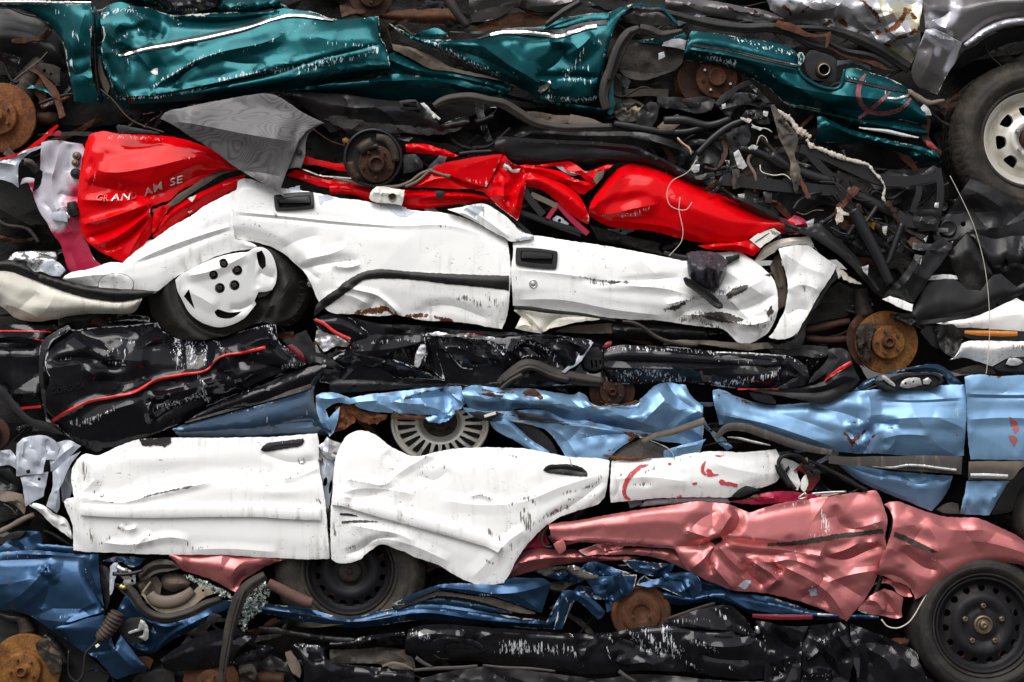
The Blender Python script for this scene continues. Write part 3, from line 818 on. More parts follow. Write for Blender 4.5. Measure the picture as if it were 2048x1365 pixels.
brake_disc(T, 'dark_rust', 742, -8, -.04, 44, 26, (10, 0, 0))
panel(T, 'floor_pan', 'black_paint', 'b', '520,10 620,5 690,80 560,45 440,40', o=-.06, auto=(4, 10, 16, 10, 40))
# wheel
w, mp = None, frame(2060, 278, -.02, (0, 0, -24))
w = lathe(T, 'wheel', 'wheel_silver', mp, sharpprof([(88, -.2), (93, -.12), (96, -.02), (96, .002), (90, .004), (86, -.008), (82, -.03), (74, -.045)]), 96, 'silver steel wheel with rounded slots and brown stains')
def slot(a, r0, r1, h0, h1):
    u = []
    for r, h in ((r0, h0), (r1, h1)):
        u.append((r, h))
    q = [(r0*math.cos(a-h0), r0*math.sin(a-h0)), (r1*math.cos(a-h1), r1*math.sin(a-h1)), (r1*math.cos(a+h1), r1*math.sin(a+h1)), (r0*math.cos(a+h0), r0*math.sin(a+h0))]
    return rrect(q, .38)
rad = np.array([0, 22, 26, 36, 42, 50, 60, 68, 75, 82]); hh = np.array([-.01, -.01, .004, .006, -.006, -.01, -.012, -.025, -.04, -.042])
sl = [slot(math.radians(18+45*i), 47, 67, .20, .24) for i in range(8)]
panel(w, 'rim', 'wheel_silver', 'k', ellipse(0, 0, 80, 80, 0, 96), fn=lambda p: np.interp(np.hypot(p[:, 0], p[:, 1]), rad, hh), holes=sl, mapf=mp, nz=(.4, 30), hem=0, s=4, fl=.02, rag=0,
      rust=['%f,%f|9|.42' % (57*math.cos(math.radians(18+45*i)), 57*math.sin(math.radians(18+45*i))) for i in range(8)], dirt=['%f,%f|16|.9' % (62*math.cos(math.radians(40+45*i)), 62*math.sin(math.radians(40+45*i))) for i in range(8)])
lathe(w, 'hub', 'dark_rust', mp, sharpprof([(21, -.01), (20, .012), (12, .016), (11, .035), (3, .037), (.3, .03)]), 36)
bolts(w, mp, ring_pts(5, 31, .3), 4.6, .0, .022, 'bright_steel', 'lug_nut')
tyre(w, mp, 94, 158, 'dusty_tyre', .25, .022, tread=1)

# ================================================================ green car
G = thing('crushed_car', 900, 140, 0, 'flattened dark green car with bright trim strips in the top row, above the red car', 'wrecked car', 'crushed cars in the pile')
shell(G, '-60,-40 660,-40 1000,40 1350,30 1850,150 1900,260 1500,240 1000,215 600,230 300,240 -60,300', o=-.22, seed=2, n=30)
fen = panel(G, 'front_fender', 'teal_paint', 'a', '-60,24 250,22 528,24 536,90 530,200 526,330 540,470 570,575 560,602 500,600 432,590 412,480 392,385 372,270 345,215 310,170 265,130 220,100 160,72 100,55 0,44 -60,42', o=.04, nz=(3, 60), tilt=(0, 0),
      prof=[(0, 15), (.2, 10), (.7, 0), (1, -35)], cr=['395,400 430,435 480,425 535,392|-16|16', '500,60 460,200 480,330|14|40', '380,200 440,330 450,420|10|30', '540,470 480,440 420,470|10|20'], dn='460,340,-16,16,24,20;440,150,10,26,40,-20',
      scr=['340,70 380,100|8|.8', '420,190 490,260|12|.85', '430,80 490,70|7|.7', '410,350 440,420|5|.9', '380,300 400,420|4|1'], hem=5, edge=.9)
panel(G, 'bonnet_edge', 'teal_paint', 'a', '-60,-50 300,-50 532,-50 532,14 300,16 -60,14', o=.035, prof=[(0, 20), (.8, 12), (1, -15)], nz=(2, 80))
strip(G, 'bonnet_trim', 'chrome_trim', 'a', '-60,12 200,12 528,17', 3.5, o=.05, lift=0)
panel(G, 'wheel_arch_liner', 'black_plastic', 'a', '-60,50 60,58 160,85 250,130 310,185 350,240 375,330 388,398 320,382 250,362 150,340 90,330 -60,335', o=-.06, prof=[(0, -40), (.45, 0), (.6, 20), (1, -20)], cr=['-60,170 60,175 180,200 300,260 380,330|22|26', '-60,325 100,330 250,350|-10|12'], nz=(5, 60), dirt=['0,200 300,260|30|.5'])
tube(G, 'strut', 'cast_iron', 'a', '250,350 200,420 160,480 130,560', -.10, [16, 22, 26, 30], wob=.15)
panel(G, 'rusty_knuckle', 'brown_rust', 'a', '180,370 235,375 260,450 268,520 262,590 240,620 215,560 190,540 120,490 90,470 150,420', o=-.07, nz=(6, 25), auto=(5, 14, 14, 60, 40))
panel(G, 'steel_bracket', 'cast_iron', 'a', '210,365 300,375 350,400 348,480 325,492 290,460 240,430 215,400', o=-.05, nz=(2, 30), holes=[ellipse(258*K, 412*K, 3.4), ellipse(296*K, 432*K, 3.0)], fl=.008)
tube(G, 'driveshaft', 'dark_rust', 'a', '210,690 270,690 345,692', -.10, [12, 13, 13, 15, 13, 8], wob=.1)
tube(G, 'tie_rod', 'orange_rust', 'a', '240,625 300,600 350,585 420,560', -.08, [6, 5, 4, 4], wob=.2)
tube(G, 'brake_hose', 'black_rubber', 'a', '20,340 35,400 70,470 110,480', -.05, 3)
brake_disc(G, 'rusty_iron', 2, 236, -.03, 70, 36, (0, 0, 12), 'orange_rust', 5, label='rusty brake disc with wheel studs')
panel(G, 'door_jamb', 'teal_paint', 'a', '545,30 575,90 590,200 585,330 610,450 640,560 600,610 570,590 556,470 545,330', o=-.07, nz=(6, 40), auto=(6, 15, 15, 80, 20))
panel(G, 'door_jamb', 'taupe_trim', 'a', '575,330 600,420 640,500 625,550 590,490 570,400', o=-.045, nz=(4, 25))
tube(G, 'door_edge_seal', 'black_rubber', 'a', '548,200 552,330 560,450 578,570', -.01, 4)

gd = panel(G, 'door', 'teal_paint', 'k', '200,34 208,16 240,4 262,11 297,16 341,30 396,28 461,25 537,24 560,18 590,20 625,24 665,38 700,38 757,33 763,80 770,90 782,141 742,150 690,157 640,170 545,187 480,198 413,207 350,216 300,227 258,228 248,220 240,208 229,198 215,155 204,114 203,92 208,70', o=.05, s=4.6, nz=(3.5, 55),
      prof=[(0, -70), (.16, -20), (.36, 12), (.62, 18), (.80, 12), (.84, 30), (1, -75)],
      cr=['232,60 270,75 300,60 330,72|-34|22', '205,52 235,85 290,70|26|18', '255,20 300,40 305,75|30|20', '330,35 420,45 540,30|-30|16', '340,30 460,34 560,22|22|9',
          '300,180 348,148 393,121 448,103 530,85 570,68|20|20', '345,170 380,140 400,128|-16|14', '350,105 372,90 395,92|-10|9', '296,192 380,182 460,165 560,140 680,108 776,86|-22|8', '234,194 300,190 420,168 560,135 690,108 778,84|18|12',
          '232,96 245,120 250,165 250,190|18|14', '210,110 230,160|-16|14', '255,208 330,205 420,198|14|10', '240,112 255,98 275,108|-14|10'],
      dn='310,140,-14,14,16;265,165,12,12,24;360,115,9,30,12,-20;640,70,8,40,14,-10;275,60,-14,16,10', auto=(7, 9, 20, 5, 40),
      scr=['205,30 240,20 262,20 285,35|9|1', '205,60 208,115 232,195|5|.9', '240,75 280,62|8|.8', '225,100 250,110 250,190|8|.75', '235,80 215,90|6|.8', '305,172 348,148 393,121 430,108|7|1', '430,105 520,90 590,60|8|.75', '560,65 620,45 625,85|12|.7', '235,197 330,192 410,175|6|1', '440,160 520,145 620,130 690,118|9|1', '600,145 690,120 760,100|8|.85', '650,85 757,95|7|.9', '340,30 360,50|6|.8', '250,215 262,225|4|.8'],
      dirt=['300,225 600,180|8|.4'], hem=8, edge=.8)
strip(gd.ob, 'trim_strip', 'chrome_trim', 'a', '690,325 800,298 900,278 1060,250 1250,210 1430,165 1560,115 1680,90 1800,95 1935,118', [4, 5.5, 7, 7, 7, 7, 7, 6, 6, 3], gd, .004, round_=6, fl=.012, dirt=['700,320 900,280|3|.5'])
strip(gd.ob, 'trim_recess', 'dark_gap', 'a', '640,310 760,290 1000,240 1240,190 1400,150 1540,105', [2, 4, 4, 3, 3, 2], gd, .002, round_=0, fl=.003)
panel(gd.ob, 'paint_tear', 'bright_steel', 'a', '872,418 895,400 915,398 918,436 900,432 885,428', on=gd, lift=.004, nz=(3, 6), s=2.5, fl=.004, hem=0)
panel(G, 'roof_pillar', 'teal_paint', 'a', '700,10 760,-40 1000,-50 1400,-50 1640,-20 1620,40 1500,68 1340,74 1150,82 1000,92 980,60 860,35', o=-.02, auto=(12, 22, 26, 5, 30), nz=(6, 40), scr=['800,0 1100,30 1400,40|18|.65'], prof=[(0, -20), (.6, 15), (1, -30)])
panel(G, 'roof_pillar', 'black_paint', 'a', '760,-60 1300,-60 1280,30 1150,70 1010,88 960,30 840,-10', o=.01, auto=(10, 22, 24, 10, 40), nz=(5, 30), scr=['1000,60 1150,50|9|.8', '1230,-20 1500,50|6|.6'], prof=[(0, -10), (.5, 15), (1, -20)])

rd = panel(G, 'door', 'teal_paint', 'b', '283,135 330,160 400,198 470,222 600,232 760,228 830,210 900,180 1000,165 1180,150 1260,112 1370,92 1470,78 1560,72 1640,38 1700,25 1680,45 1620,105 1590,180 1562,260 1545,350 1515,470 1500,560 1480,590 1430,602 1300,595 1180,578 1080,530 930,468 800,405 700,352 560,292 450,242 350,192', o=.045, s=4.6, nz=(3, 60),
      prof=[(0, -45), (.25, 6), (.6, 16), (.85, 6), (1, -50)],
      cr=['470,224 640,250 760,248 830,270 900,318 1000,390 1090,440 1165,490|34|26', '560,260 700,300 850,350 1000,430 1140,520|-12|16', '1130,445 1250,440 1380,438 1510,455|-22|9', '1150,430 1220,400 1290,330 1300,250|-26|28', '1220,250 1290,240 1300,290|22|20', '1300,330 1400,270 1470,200|20|30', '830,215 950,200 1080,210 1250,220|-14|14', '1160,490 1200,540 1150,570|-24|16', '1165,470 1220,480 1240,540|24|14', '1300,600 1400,560 1490,560|12|14'],
      dn='1050,330,12,46,26,20;1380,380,-10,16,20;1180,500,-18,12,12;720,250,8,30,8,15', auto=(6, 9, 24, 30, 50),
      scr=['500,235 620,290 760,360 930,440|8|1', '600,300 760,380 900,430|6|.9', '1000,430 1060,460|5|.8', '1310,430 1380,360 1410,290|10|1', '1480,250 1520,240 1540,330|7|.9', '1180,560 1300,575 1400,580 1480,570|9|1', '1310,460 1400,470 1480,480|9|.85', '1330,370 1480,410|12|.75', '1620,60 1640,120 1580,200|5|.9', '1160,500 1230,540|9|.9', '1500,300 1480,420|8|.6'],
      rust=['1150,505 1180,550|3|.8'], hem=8, edge=.8)
strip(rd.ob, 'trim_strip', 'chrome_trim', 'b', '800,226 880,200 960,188 1060,190 1180,204 1280,206 1360,182 1430,160 1490,150', [2, 5, 6, 8, 9, 9, 8, 8, 8], rd, .004, round_=6, fl=.012)
strip(rd.ob, 'trim_recess', 'dark_gap', 'b', '640,185 800,190 960,178 1160,172 1280,185 1400,140 1550,130', [2, 5, 5, 6, 6, 8, 10], rd, .004, round_=1, fl=.006)
strip(rd.ob, 'window_rail', 'teal_paint', 'b', '1180,165 1300,140 1400,112 1560,90', [3, 10, 14, 12], rd, .004, round_=8, fl=.01)
panel(rd.ob, 'paint_tear', 'bright_steel', 'b', '1155,505 1190,490 1220,462 1222,490 1200,520 1165,545 1150,530', on=rd, lift=.006, nz=(8, 8), s=2.5, fl=.004, hem=0)
panel(G, 'door_edge', 'teal_paint', 'b', '440,190 520,170 560,165 620,190 630,215 560,222 480,215', o=.02, auto=(3, 8, 14, 5, 20))
panel(G, 'inner_sill', 'teal_paint', 'b', '230,330 330,300 420,345 520,380 640,405 800,440 940,480 1010,530 960,545 800,500 640,480 540,465 430,435 300,425 220,415', o=.0, prof=[(0, -20), (.4, 12), (1, -10)], cr=['250,330 420,400 640,440 900,500|18|14', '420,345 560,420 760,470|-14|12'], nz=(3, 40), rust=['230,422 330,430 440,440 530,458|3|.55'], c2=[])
panel(G, 'grey_liner', 'taupe_trim', 'b', '300,255 420,280 540,330 640,390 760,420 900,455 930,468 760,440 640,415 520,400 430,350 310,290', o=.01, auto=(4, 10, 16, 20, 20), nz=(3, 30))
panel(G, 'sill', 'teal_paint', 'b', '-300,520 0,480 100,478 300,432 420,440 560,455 700,462 800,480 950,540 1100,580 1200,592 1400,612 1560,640 1570,665 1450,658 1200,618 1050,590 900,560 740,575 600,590 400,588 200,575 0,545 -300,560', o=.0, prof=[(0, 5), (.3, 15), (1, -60)], cr=['-200,500 300,470 560,470 900,555 1200,605|14|10'], nz=(4, 60), rust=['220,425 400,445 530,458|3|.5'], scr=['900,545 1200,600|3|.8'])
panel(G, 'grey_door_panel', 'truck_grey_paint', 'b', '1620,100 1700,42 1800,45 1880,50 1930,100 1975,160 1880,150 1800,148 1720,140 1650,128', o=.0, prof=[(0, -10), (.4, 14), (1, -20)], nz=(3, 30))
panel(G, 'door_frame_edge', 'teal_paint', 'b', '1640,35 1760,20 1870,28 1900,60 1960,130 1945,135 1880,62 1860,45 1760,38 1690,42', o=.03, hem=6, nz=(2, 20), scr=['1870,40 1950,130|4|.8'])
tube(G, 'door_seal', 'seal_rubber', 'b', '1740,165 1680,195 1640,250 1605,330 1580,400 1545,480 1530,560 1548,640', .05, [7, 11, 13, 13, 12, 11, 9, 8], asp=.45, step=4)
tube(G, 'door_seal', 'black_rubber', 'b', '1690,180 1630,260 1590,370 1560,470', .068, [4, 5, 4], asp=.5, step=4)
tube(G, 'roof_seal', 'seal_rubber', 'b', '1740,165 1800,180 1860,205 1930,195 1990,180', .05, [9, 11, 10, 7, 5], asp=.6, step=4)
panel(G, 'carpet', 'felt', 'b', '1630,280 1720,250 1850,255 1960,275 2010,300 1985,370 1940,410 1860,440 1780,465 1690,460 1640,430 1615,360', o=-.03, nz=(10, 30), auto=(8, 14, 20, 20, 60))
panel(G, 'roof_gutter', 'teal_paint', 'b', '1728,235 1820,225 1900,212 2000,190 2014,205 2010,240 1920,238 1840,252 1740,248', o=.0, nz=(4, 20), scr=['1740,240 1900,225 2000,205|6|.75'], edge=1)
panel(G, 'torn_sheet', 'silver_paint', 'b', '1880,245 1960,225 2012,238 2000,290 1930,275 1870,268', o=.005, nz=(5, 12), rust=['1950,260|8|.5'])
panel(G, 'torn_sheet', 'silver_paint', 'b', '1850,310 1880,300 1890,330 1850,350', o=.005, nz=(2, 12), fl=.005)
panel(G, 'wheelhouse', 'black_steel', 'b', '1540,450 1600,420 1640,440 1690,470 1660,540 1640,620 1600,640 1560,660 1540,560', o=-.02, auto=(5, 14, 20, 70, 30))
panel(G, 'sill_end', 'teal_paint', 'b', '1560,420 1580,440 1590,560 1600,600 1575,670 1555,660 1548,560', o=.02, nz=(3, 20), scr=['1570,430 1590,600|5|.8'])

# rear quarter with fuel filler
fill = ellipse(1345+292*1, 143, 1, 1)
gq = panel(G, 'rear_quarter_panel', 'teal_paint', 'c', '50,350 62,300 75,270 85,215 102,180 180,188 260,197 400,222 560,245 640,265 692,290 722,325 728,360 722,410 742,442 770,468 850,500 930,515 962,500 978,450 985,405 1040,396 1150,425 1280,470 1368,520 1378,560 1420,600 1460,660 1472,728 1400,715 1340,702 1200,694 1050,682 900,652 760,622 650,602 600,560 550,512 470,468 380,418 280,382 150,364', o=.05, s=4.6, nz=(2.5, 60),
      prof=[(0, -35), (.25, 8), (.6, 14), (1, -60)], cr=['90,262 330,300 520,345 722,388|-12|7', '80,285 320,325 520,370 720,410|14|12', '560,512 640,420 740,440|-10|24', '560,430 600,470 680,500 900,545 1200,580 1400,620|16|24', '985,440 1200,500 1370,545|-10|7', '660,560 900,620 1200,660|-10|16', '150,350 330,370 470,450|12|16', '100,190 80,260 60,340|14|8'],
      dn='600,440,12,30,16,30;1200,560,-8,40,10,15', auto=(4, 6, 24, 20, 20),
      scr=['200,330 260,350 350,370|12|1', '110,310 160,330|6|.8', '360,230 500,270 600,290|11|.9', '580,280 700,310|9|.9', '720,310 740,380 720,400|4|1', '520,400 620,470|8|.7', '400,380 480,440|6|.7', '1010,450 1130,490|5|.9', '1230,540 1340,580|6|.8', '270,205 400,225|5|.8'],
      dirt=['1000,410 1300,490|6|.5'], hem=7, edge=.8)
strip(gq.ob, 'trim_strip', 'black_plastic', 'c', '100,262 200,275 330,295 450,325 560,352 720,388', [5, 6, 6, 6, 6, 5], gq, .003, round_=4, fl=.006)
strip(gq.ob, 'trim_strip', 'chrome_trim', 'c', '330,288 450,318 560,344 720,380', [1.5, 2, 2, 2], gq, .008, round_=1, fl=.006)
strip(gq.ob, 'trim_strip', 'black_plastic', 'c', '985,460 1080,478 1200,505 1300,525 1365,535', [4, 6, 6, 6, 4], gq, .003, round_=4, fl=.006, dirt=['1000,460 1300,520|3|.8'])
strip(gq.ob, 'tail_trim', 'chrome_trim', 'c', '1240,570 1300,572 1345,560 1370,540 1362,520', [3, 4, 5, 5, 3], gq, .004, round_=3, fl=.008)
for q, wd in (('1112,430 1080,490 1070,550 1085,600 1120,640 1190,660 1270,652 1330,625 1365,590 1375,570', [4, 10, 10, 10, 9, 8, 10, 9, 7, 5]), ('1255,535 1200,590 1150,632 1105,665 1072,688', [5, 7, 9, 7, 6])):
    strip(gq.ob, 'paint_mark', 'mark_faded', 'c', q, wd, gq, .0025, round_=0, fl=.002)
fb = panel(G, 'fuel_filler', 'black_plastic', 'c', '760,335 790,292 840,300 920,330 948,355 945,420 935,480 905,485 880,478 800,462 770,420', o=.02, nz=(2, 20), fl=.03, holes=[ellipse(1348+868*K, 412*K, 17)], hem=4, s=4)
mpf = frame(1348+866*K, 410*K, .02)
fn_ = lathe(fb.ob, 'filler_neck', 'dark_rust', mpf, sharpprof([(19, -.08), (18, -.03), (17, .0), (15, .02), (11, .024), (10, .012), (9.5, -.03), (.3, -.04)]), 40)
lathe(fb.ob, 'filler_ring', 'bright_steel', mpf, [(10.2, .020), (11, .026), (11.8, .0245), (11.8, .018)], 32)
tube(G, 'filler_flange', 'teal_paint', 'c', '725,400 745,440 790,475 850,505 930,520 968,500 982,450 990,405', .06, [3, 4, 4, 4, 4, 4, 3], asp=.8, step=4)
panel(G, 'filler_edge', 'teal_paint', 'c', '722,305 745,305 760,330 752,360 735,380 722,400', o=.055, nz=(2, 15), scr=['730,330 745,370|6|.9'], edge=1)
panel(G, 'bumper_upper', 'teal_paint', 'c', '650,602 760,628 820,640 960,668 1050,690 1200,702 1340,712 1460,745 1478,790 1420,800 1320,790 1200,770 1080,742 1000,720 900,690 800,668 700,640', o=.015, prof=[(0, -20), (.4, 15), (1, -30)], nz=(3, 40), cr=['700,625 1000,690 1300,750 1460,785|12|8'])
gb = panel(G, 'bumper', 'teal_paint', 'c', '830,680 860,678 930,712 1000,745 1100,772 1200,800 1320,830 1420,850 1530,882 1555,950 1500,945 1450,940 1330,895 1200,852 1100,838 1000,832 820,830 832,760', o=.05, prof=[(0, -15), (.25, 12), (1, -45)], nz=(2, 60), cr=['860,690 1000,770 1200,825 1420,870|10|9', '1360,860 1420,890 1500,900|-24|14', '1380,910 1460,900 1520,930|18|10'])
strip(G, 'bumper_trim_and_highlight', 'chrome_trim', 'c', '1075,742 1140,752 1240,765 1330,785 1420,800', [2, 5, 8, 7, 2], o=.04, lift=0, round_=4)  # no real trim: bright strip drawn in for the shining highlights on the bumper
panel(G, 'bumper_bracket', 'dark_rust', 'c', '1440,660 1470,650 1490,700 1480,790 1500,830 1560,880 1550,905 1480,860 1440,800', o=.0, nz=(5, 20))
panel(G, 'tail_lamp', 'red_lens', 'c', '1462,815 1500,830 1530,868 1500,862 1470,850', o=.05, nz=(1, 20), fl=.02)
panel(G, 'torn_sheet', 'silver_paint', 'c', '1420,640 1450,605 1480,630 1495,672 1450,668', o=.05, nz=(4, 10), fl=.006)
tube(G, 'torn_flange', 'taupe_trim', 'c', '1365,530 1420,570 1480,600 1540,590 1570,585', .04, [5, 7, 6, 4, 3], wob=.3)
tube(G, 'torn_flange', 'black_rubber', 'c', '1480,600 1530,615 1560,640', .02, [4, 4, 2], wob=.3)
# rear drum
mpd = frame(1348+200*K, 455*K, -.05)
dr = lathe(G, 'brake_drum', 'dark_rust', mpd, sharpprof([(70, -.05), (62, -.01), (60, .0), (54, -.008), (30, -.012), (.5, -.012)]), 64, 'rusty rear drum with stud holes')
mph = frame(1348+250*K, 452*K, -.02)
lathe(dr, 'hub', 'brown_rust', mph, sharpprof([(42, -.03), (42, .0), (40, .004), (20, .004), (18, .026), (15, .028), (12, .022), (.4, .02)]), 56)
bolts(dr, mph, ring_pts(4, 29, .5), 3.2, .004, .02, 'bright_steel', 'wheel_stud', 10)
bolts(dr, mph, ring_pts(4, 29, 1.28), 4.2, .0035, .0045, 'void_black', 'stud_hole', 14)
# ================================================================ overturned dark car, only its torn underside and trim showing
U = thing('crushed_car', 1500, 350, 0, 'black crushed car of torn trim, struts and ripped foam between green and red cars', 'wrecked car', 'crushed cars in the pile')
shell(U, '280,180 700,190 1000,215 1450,170 1900,240 2120,380 2120,620 1780,640 1650,500 1400,360 1000,330 700,330 500,330 300,300', o=-.20, seed=3, n=26)
panel(U, 'floor_pan', 'black_steel', 'k', '545,188 580,182 640,186 690,190 760,200 800,204 830,208 855,222 880,250 895,244 925,234 960,238 990,224 985,240 955,256 900,264 850,270 800,268 745,257 705,252 660,266 625,228 580,200', o=.01, nz=(3, 40), prof=[(0, -20), (.35, 14), (1, -35)],
      cr=['600,192 700,215 800,215 860,235|14|16', '690,192 700,230 690,250|-10|12', '880,250 930,232 985,226|-12|12', '850,215 885,250|12|8'], auto=(5, 8, 16, 10, 40), rust=['870,246 900,250 930,248|4|.8'], dirt=['600,200 700,215|16|.6'], holes=[ellipse(944, 240, 6)])
panel(U, 'slot_frame', 'black_plastic', 'b', '340,590 380,582 440,580 462,605 468,635 420,640 350,630', o=.03, nz=(0, 9), holes=[P('b', '360,598 440,592 452,626 370,622')], s=3, fl=.02, rag=0)
panel(U, 'torn_edge', 'tar_coating', 'b', '0,660 60,690 150,705 330,725 560,748 720,738 700,752 620,778 500,785 400,775 300,772 200,755 120,765 60,780 30,760 -100,690', o=.0, nz=(6, 14), auto=(8, 10, 12, 0, 40), rag=2.5)
panel(U, 'torn_edge', 'bright_steel', 'b', '465,600 490,598 540,650 585,690 575,700 520,660 485,625', o=.035, nz=(2, 12), s=3, fl=.005)
panel(U, 'clip', 'white_plastic', 'b', '535,668 552,658 560,682 545,692', o=.04, nz=(0, 10), s=2.5, fl=.008)
for pts, r in (('545,618 590,590 660,572 760,566 870,588 960,606 1060,668 1140,715 1280,742 1420,742 1580,738', [6, 9, 10, 9, 9, 8, 7]), ('560,600 640,585 760,582 860,600 950,622 1050,685 1130,730', [4, 5, 5, 4])):
    tube(U, 'door_seal', 'seal_rubber', 'b', pts, .05, r, asp=.5, step=4)
panel(U, 'trim_panel', 'taupe_trim', 'b', '1085,648 1150,650 1220,665 1335,672 1330,712 1220,735 1160,722 1110,690', o=.015, nz=(4, 25), auto=(4, 10, 14, 20, 20))
panel(U, 'trim_panel', 'taupe_trim', 'b', '1338,664 1450,688 1582,738 1480,738 1400,733 1325,715', o=.03, nz=(2, 25), hem=3)
panel(U, 'seat_back', 'beige_trim', 'b', '1560,650 1600,610 1680,575 1740,590 1775,620 1760,660 1720,700 1640,705', o=-.04, prof=[(0, -30), (.5, 20), (1, -30)], nz=(4, 30), dirt=['1600,690 1760,660|10|.9'])
tube(U, 'bent_rail', 'black_steel', 'b', '1590,720 1680,735 1780,752 1900,770 2033,765 2140,745', .01, [7, 8, 7, 7, 6], asp=.7, wob=.1)
panel(U, 'bent_sheet', 'black_steel', 'b', '1710,740 1740,640 1800,590 1860,600 1840,690 1790,770', o=.01, auto=(3, 10, 12, 60, 30))
panel(U, 'bent_sheet', 'taupe_trim', 'b', '1840,740 1900,690 1960,665 2010,690 1940,750 1880,765', o=.02, auto=(3, 8, 12, 30, 30))
panel(U, 'bent_sheet', 'black_steel', 'c', '-100,560 0,565 80,570 180,560 240,580 220,640 140,660 40,640 -100,620', o=.0, auto=(5, 12, 16, 10, 40), rust=['0,570 90,590|5|.7'])
tube(U, 'hinge_arm', 'cast_iron', 'b', '1660,545 1780,540 1905,545', -.03, [9, 8, 9], square=True)
sp = panel(U, 'bent_sheet', 'black_steel', 'b', '1010,790 1040,772 1100,762 1180,760 1300,758 1550,762 1830,785 1960,835 2060,880 2020,905 1900,858 1780,820 1700,800 1500,822 1290,805 1150,800', o=.02, nz=(3, 40), cr=['1040,785 1150,775 1400,790 1700,790|12|10', '1700,790 1850,830 2000,880|14|10'], rust=['1330,820 1500,822 1700,795|3|.8', '1680,790 1740,800|4|.9'], auto=(4, 8, 16, 10, 20), holes=[ellipse(680+1455*K, 808*K, 3)])
panel(U, 'trim_panel', 'black_plastic', 'b', '1020,800 1050,785 1110,765 1120,770 1080,790', o=.035, nz=(2, 10), fl=.01)
panel(U, 'door_trim', 'black_plastic', 'b', '890,880 902,830 918,797 960,796 1080,804 1300,816 1450,822 1560,832 1650,840 1720,852 1800,888 1880,926 1960,966 2060,1012 2120,1040 2100,1085 2040,1068 1930,1012 1830,972 1750,950 1680,945 1500,956 1350,962 1200,962 1050,954 920,900', o=.06, prof=[(0, -25), (.16, 8), (.5, 6), (.8, -5), (1, -45)], nz=(1, 80), cr=['918,810 1300,835 1560,850 1750,875 1960,985|12|7', '1400,850 1750,905 1960,1000|-8|14'], dn='1780,900,10,22,14;1100,880,-6,50,12', hem=6)
# tangle on the right
panel(U, 'bent_bonnet', 'black_steel', 'k', '1380,330 1400,300 1440,270 1470,280 1500,300 1540,295 1600,300 1660,320 1720,330 1790,340 1860,335 1888,360 1884,430 1870,480 1840,540 1800,590 1770,600 1740,570 1700,520 1660,480 1610,440 1560,430 1500,400 1440,390 1385,355', o=-.05, nz=(8, 60), auto=(16, 26, 30, 20, 60), dirt=['1500,330 1800,400|50|.4'])
panel(U, 'inner_fender', 'black_steel', 'c', '90,1000 130,910 170,840 220,800 270,810 300,860 290,930 310,1010 330,1080 300,1110 240,1100 160,1060 90,1030', o=.03, nz=(3, 30), auto=(5, 12, 20, 60, 40), cr=['200,815 250,830 285,900|16|10', '120,940 220,960 290,1040|12|18'], rust=['200,810 240,800|3|.7'])
panel(U, 'gusset_plate', 'black_steel', 'c', '300,780 380,740 430,720 445,790 420,850 380,880 360,990 330,960 320,860', o=.06, nz=(3, 18), auto=(4, 12, 12, 70, 30), holes=[ellipse(1348+352*K, 805*K, 3)])
for pts, r, mt, sq in (('280,1045 450,1065 640,1085 840,1105 955,1110', [13, 13, 13, 12, 11], 'black_steel', 1), ('930,1095 990,1170 1040,1260 1085,1340 1140,1440', [14, 13, 13, 14], 'black_steel', 1),
                       ('560,900 700,985 820,1030 930,1060', [11, 11, 11], 'black_steel', 0), ('1000,1105 1150,1180 1290,1245', [12, 12, 12], 'black_steel', 0), ('1290,1245 1360,1290 1520,1290', [11, 13, 15], 'black_steel', 1),
                       ('730,865 850,900 980,955 1100,1010 1210,1050 1340,1055 1520,1030', [10, 11, 12, 12, 12, 9], 'black_steel', 1), ('770,870 840,960 915,1030', [10, 9, 8], 'black_steel', 1),
                       ('1415,1075 1420,1120 1400,1180 1380,1235', [6, 7, 7, 6], 'black_steel', 1), ('1400,1075 1460,1060 1540,1040', [5, 6, 7], 'black_steel', 1), ('1530,980 1545,1100 1535,1200 1510,1320', [7, 8, 8, 7], 'black_steel', 1),
                       ('0,770 80,765 150,745 230,730', [6, 6, 5, 5], 'black_steel', 0), ('130,900 230,800 330,730 440,690', [6, 7, 7, 5], 'black_steel', 0), ('-60,700 60,700 200,730 330,690', [8, 9, 8, 6], 'black_steel', 0),
                       ('380,860 520,900 620,960 720,1000', [8, 8, 8, 7], 'black_plastic', 0)):
    tube(U, 'strut' if not sq else 'frame_rail', mt, 'c', pts, .055, r, asp=.7, square=bool(sq), step=6)
panel(U, 'frame_plate', 'black_steel', 'c', '1390,1240 1410,1225 1530,1220 1545,1260 1520,1340 1420,1345 1395,1310', o=.08, nz=(2, 20), auto=(3, 8, 10, 10, 20), holes=[ellipse(1348+1415*K, 1325*K, 3)])
panel(U, 'frame_plate', 'black_steel', 'c', '1220,1000 1280,985 1320,1000 1380,1040 1440,1010 1510,960 1545,985 1540,1040 1440,1065 1320,1075 1230,1045', o=.05, nz=(3, 20), auto=(3, 10, 12, 10, 20), holes=[ellipse(1348+1322*K, 1020*K, 4)])
panel(U, 'bent_bracket', 'black_steel', 'c', '235,600 270,560 330,520 390,480 435,468 500,530 560,595 530,605 480,545 430,495 380,520 320,575 260,615', o=.07, nz=(2, 16), fl=.02, hem=3)
panel(U, 'torn_lining', 'black_plastic', 'c', '250,610 300,565 360,540 450,545 540,590 570,620 500,625 420,610 350,640 330,680 290,660', o=.06, nz=(6, 12), auto=(8, 12, 10, 20, 60), s=4)
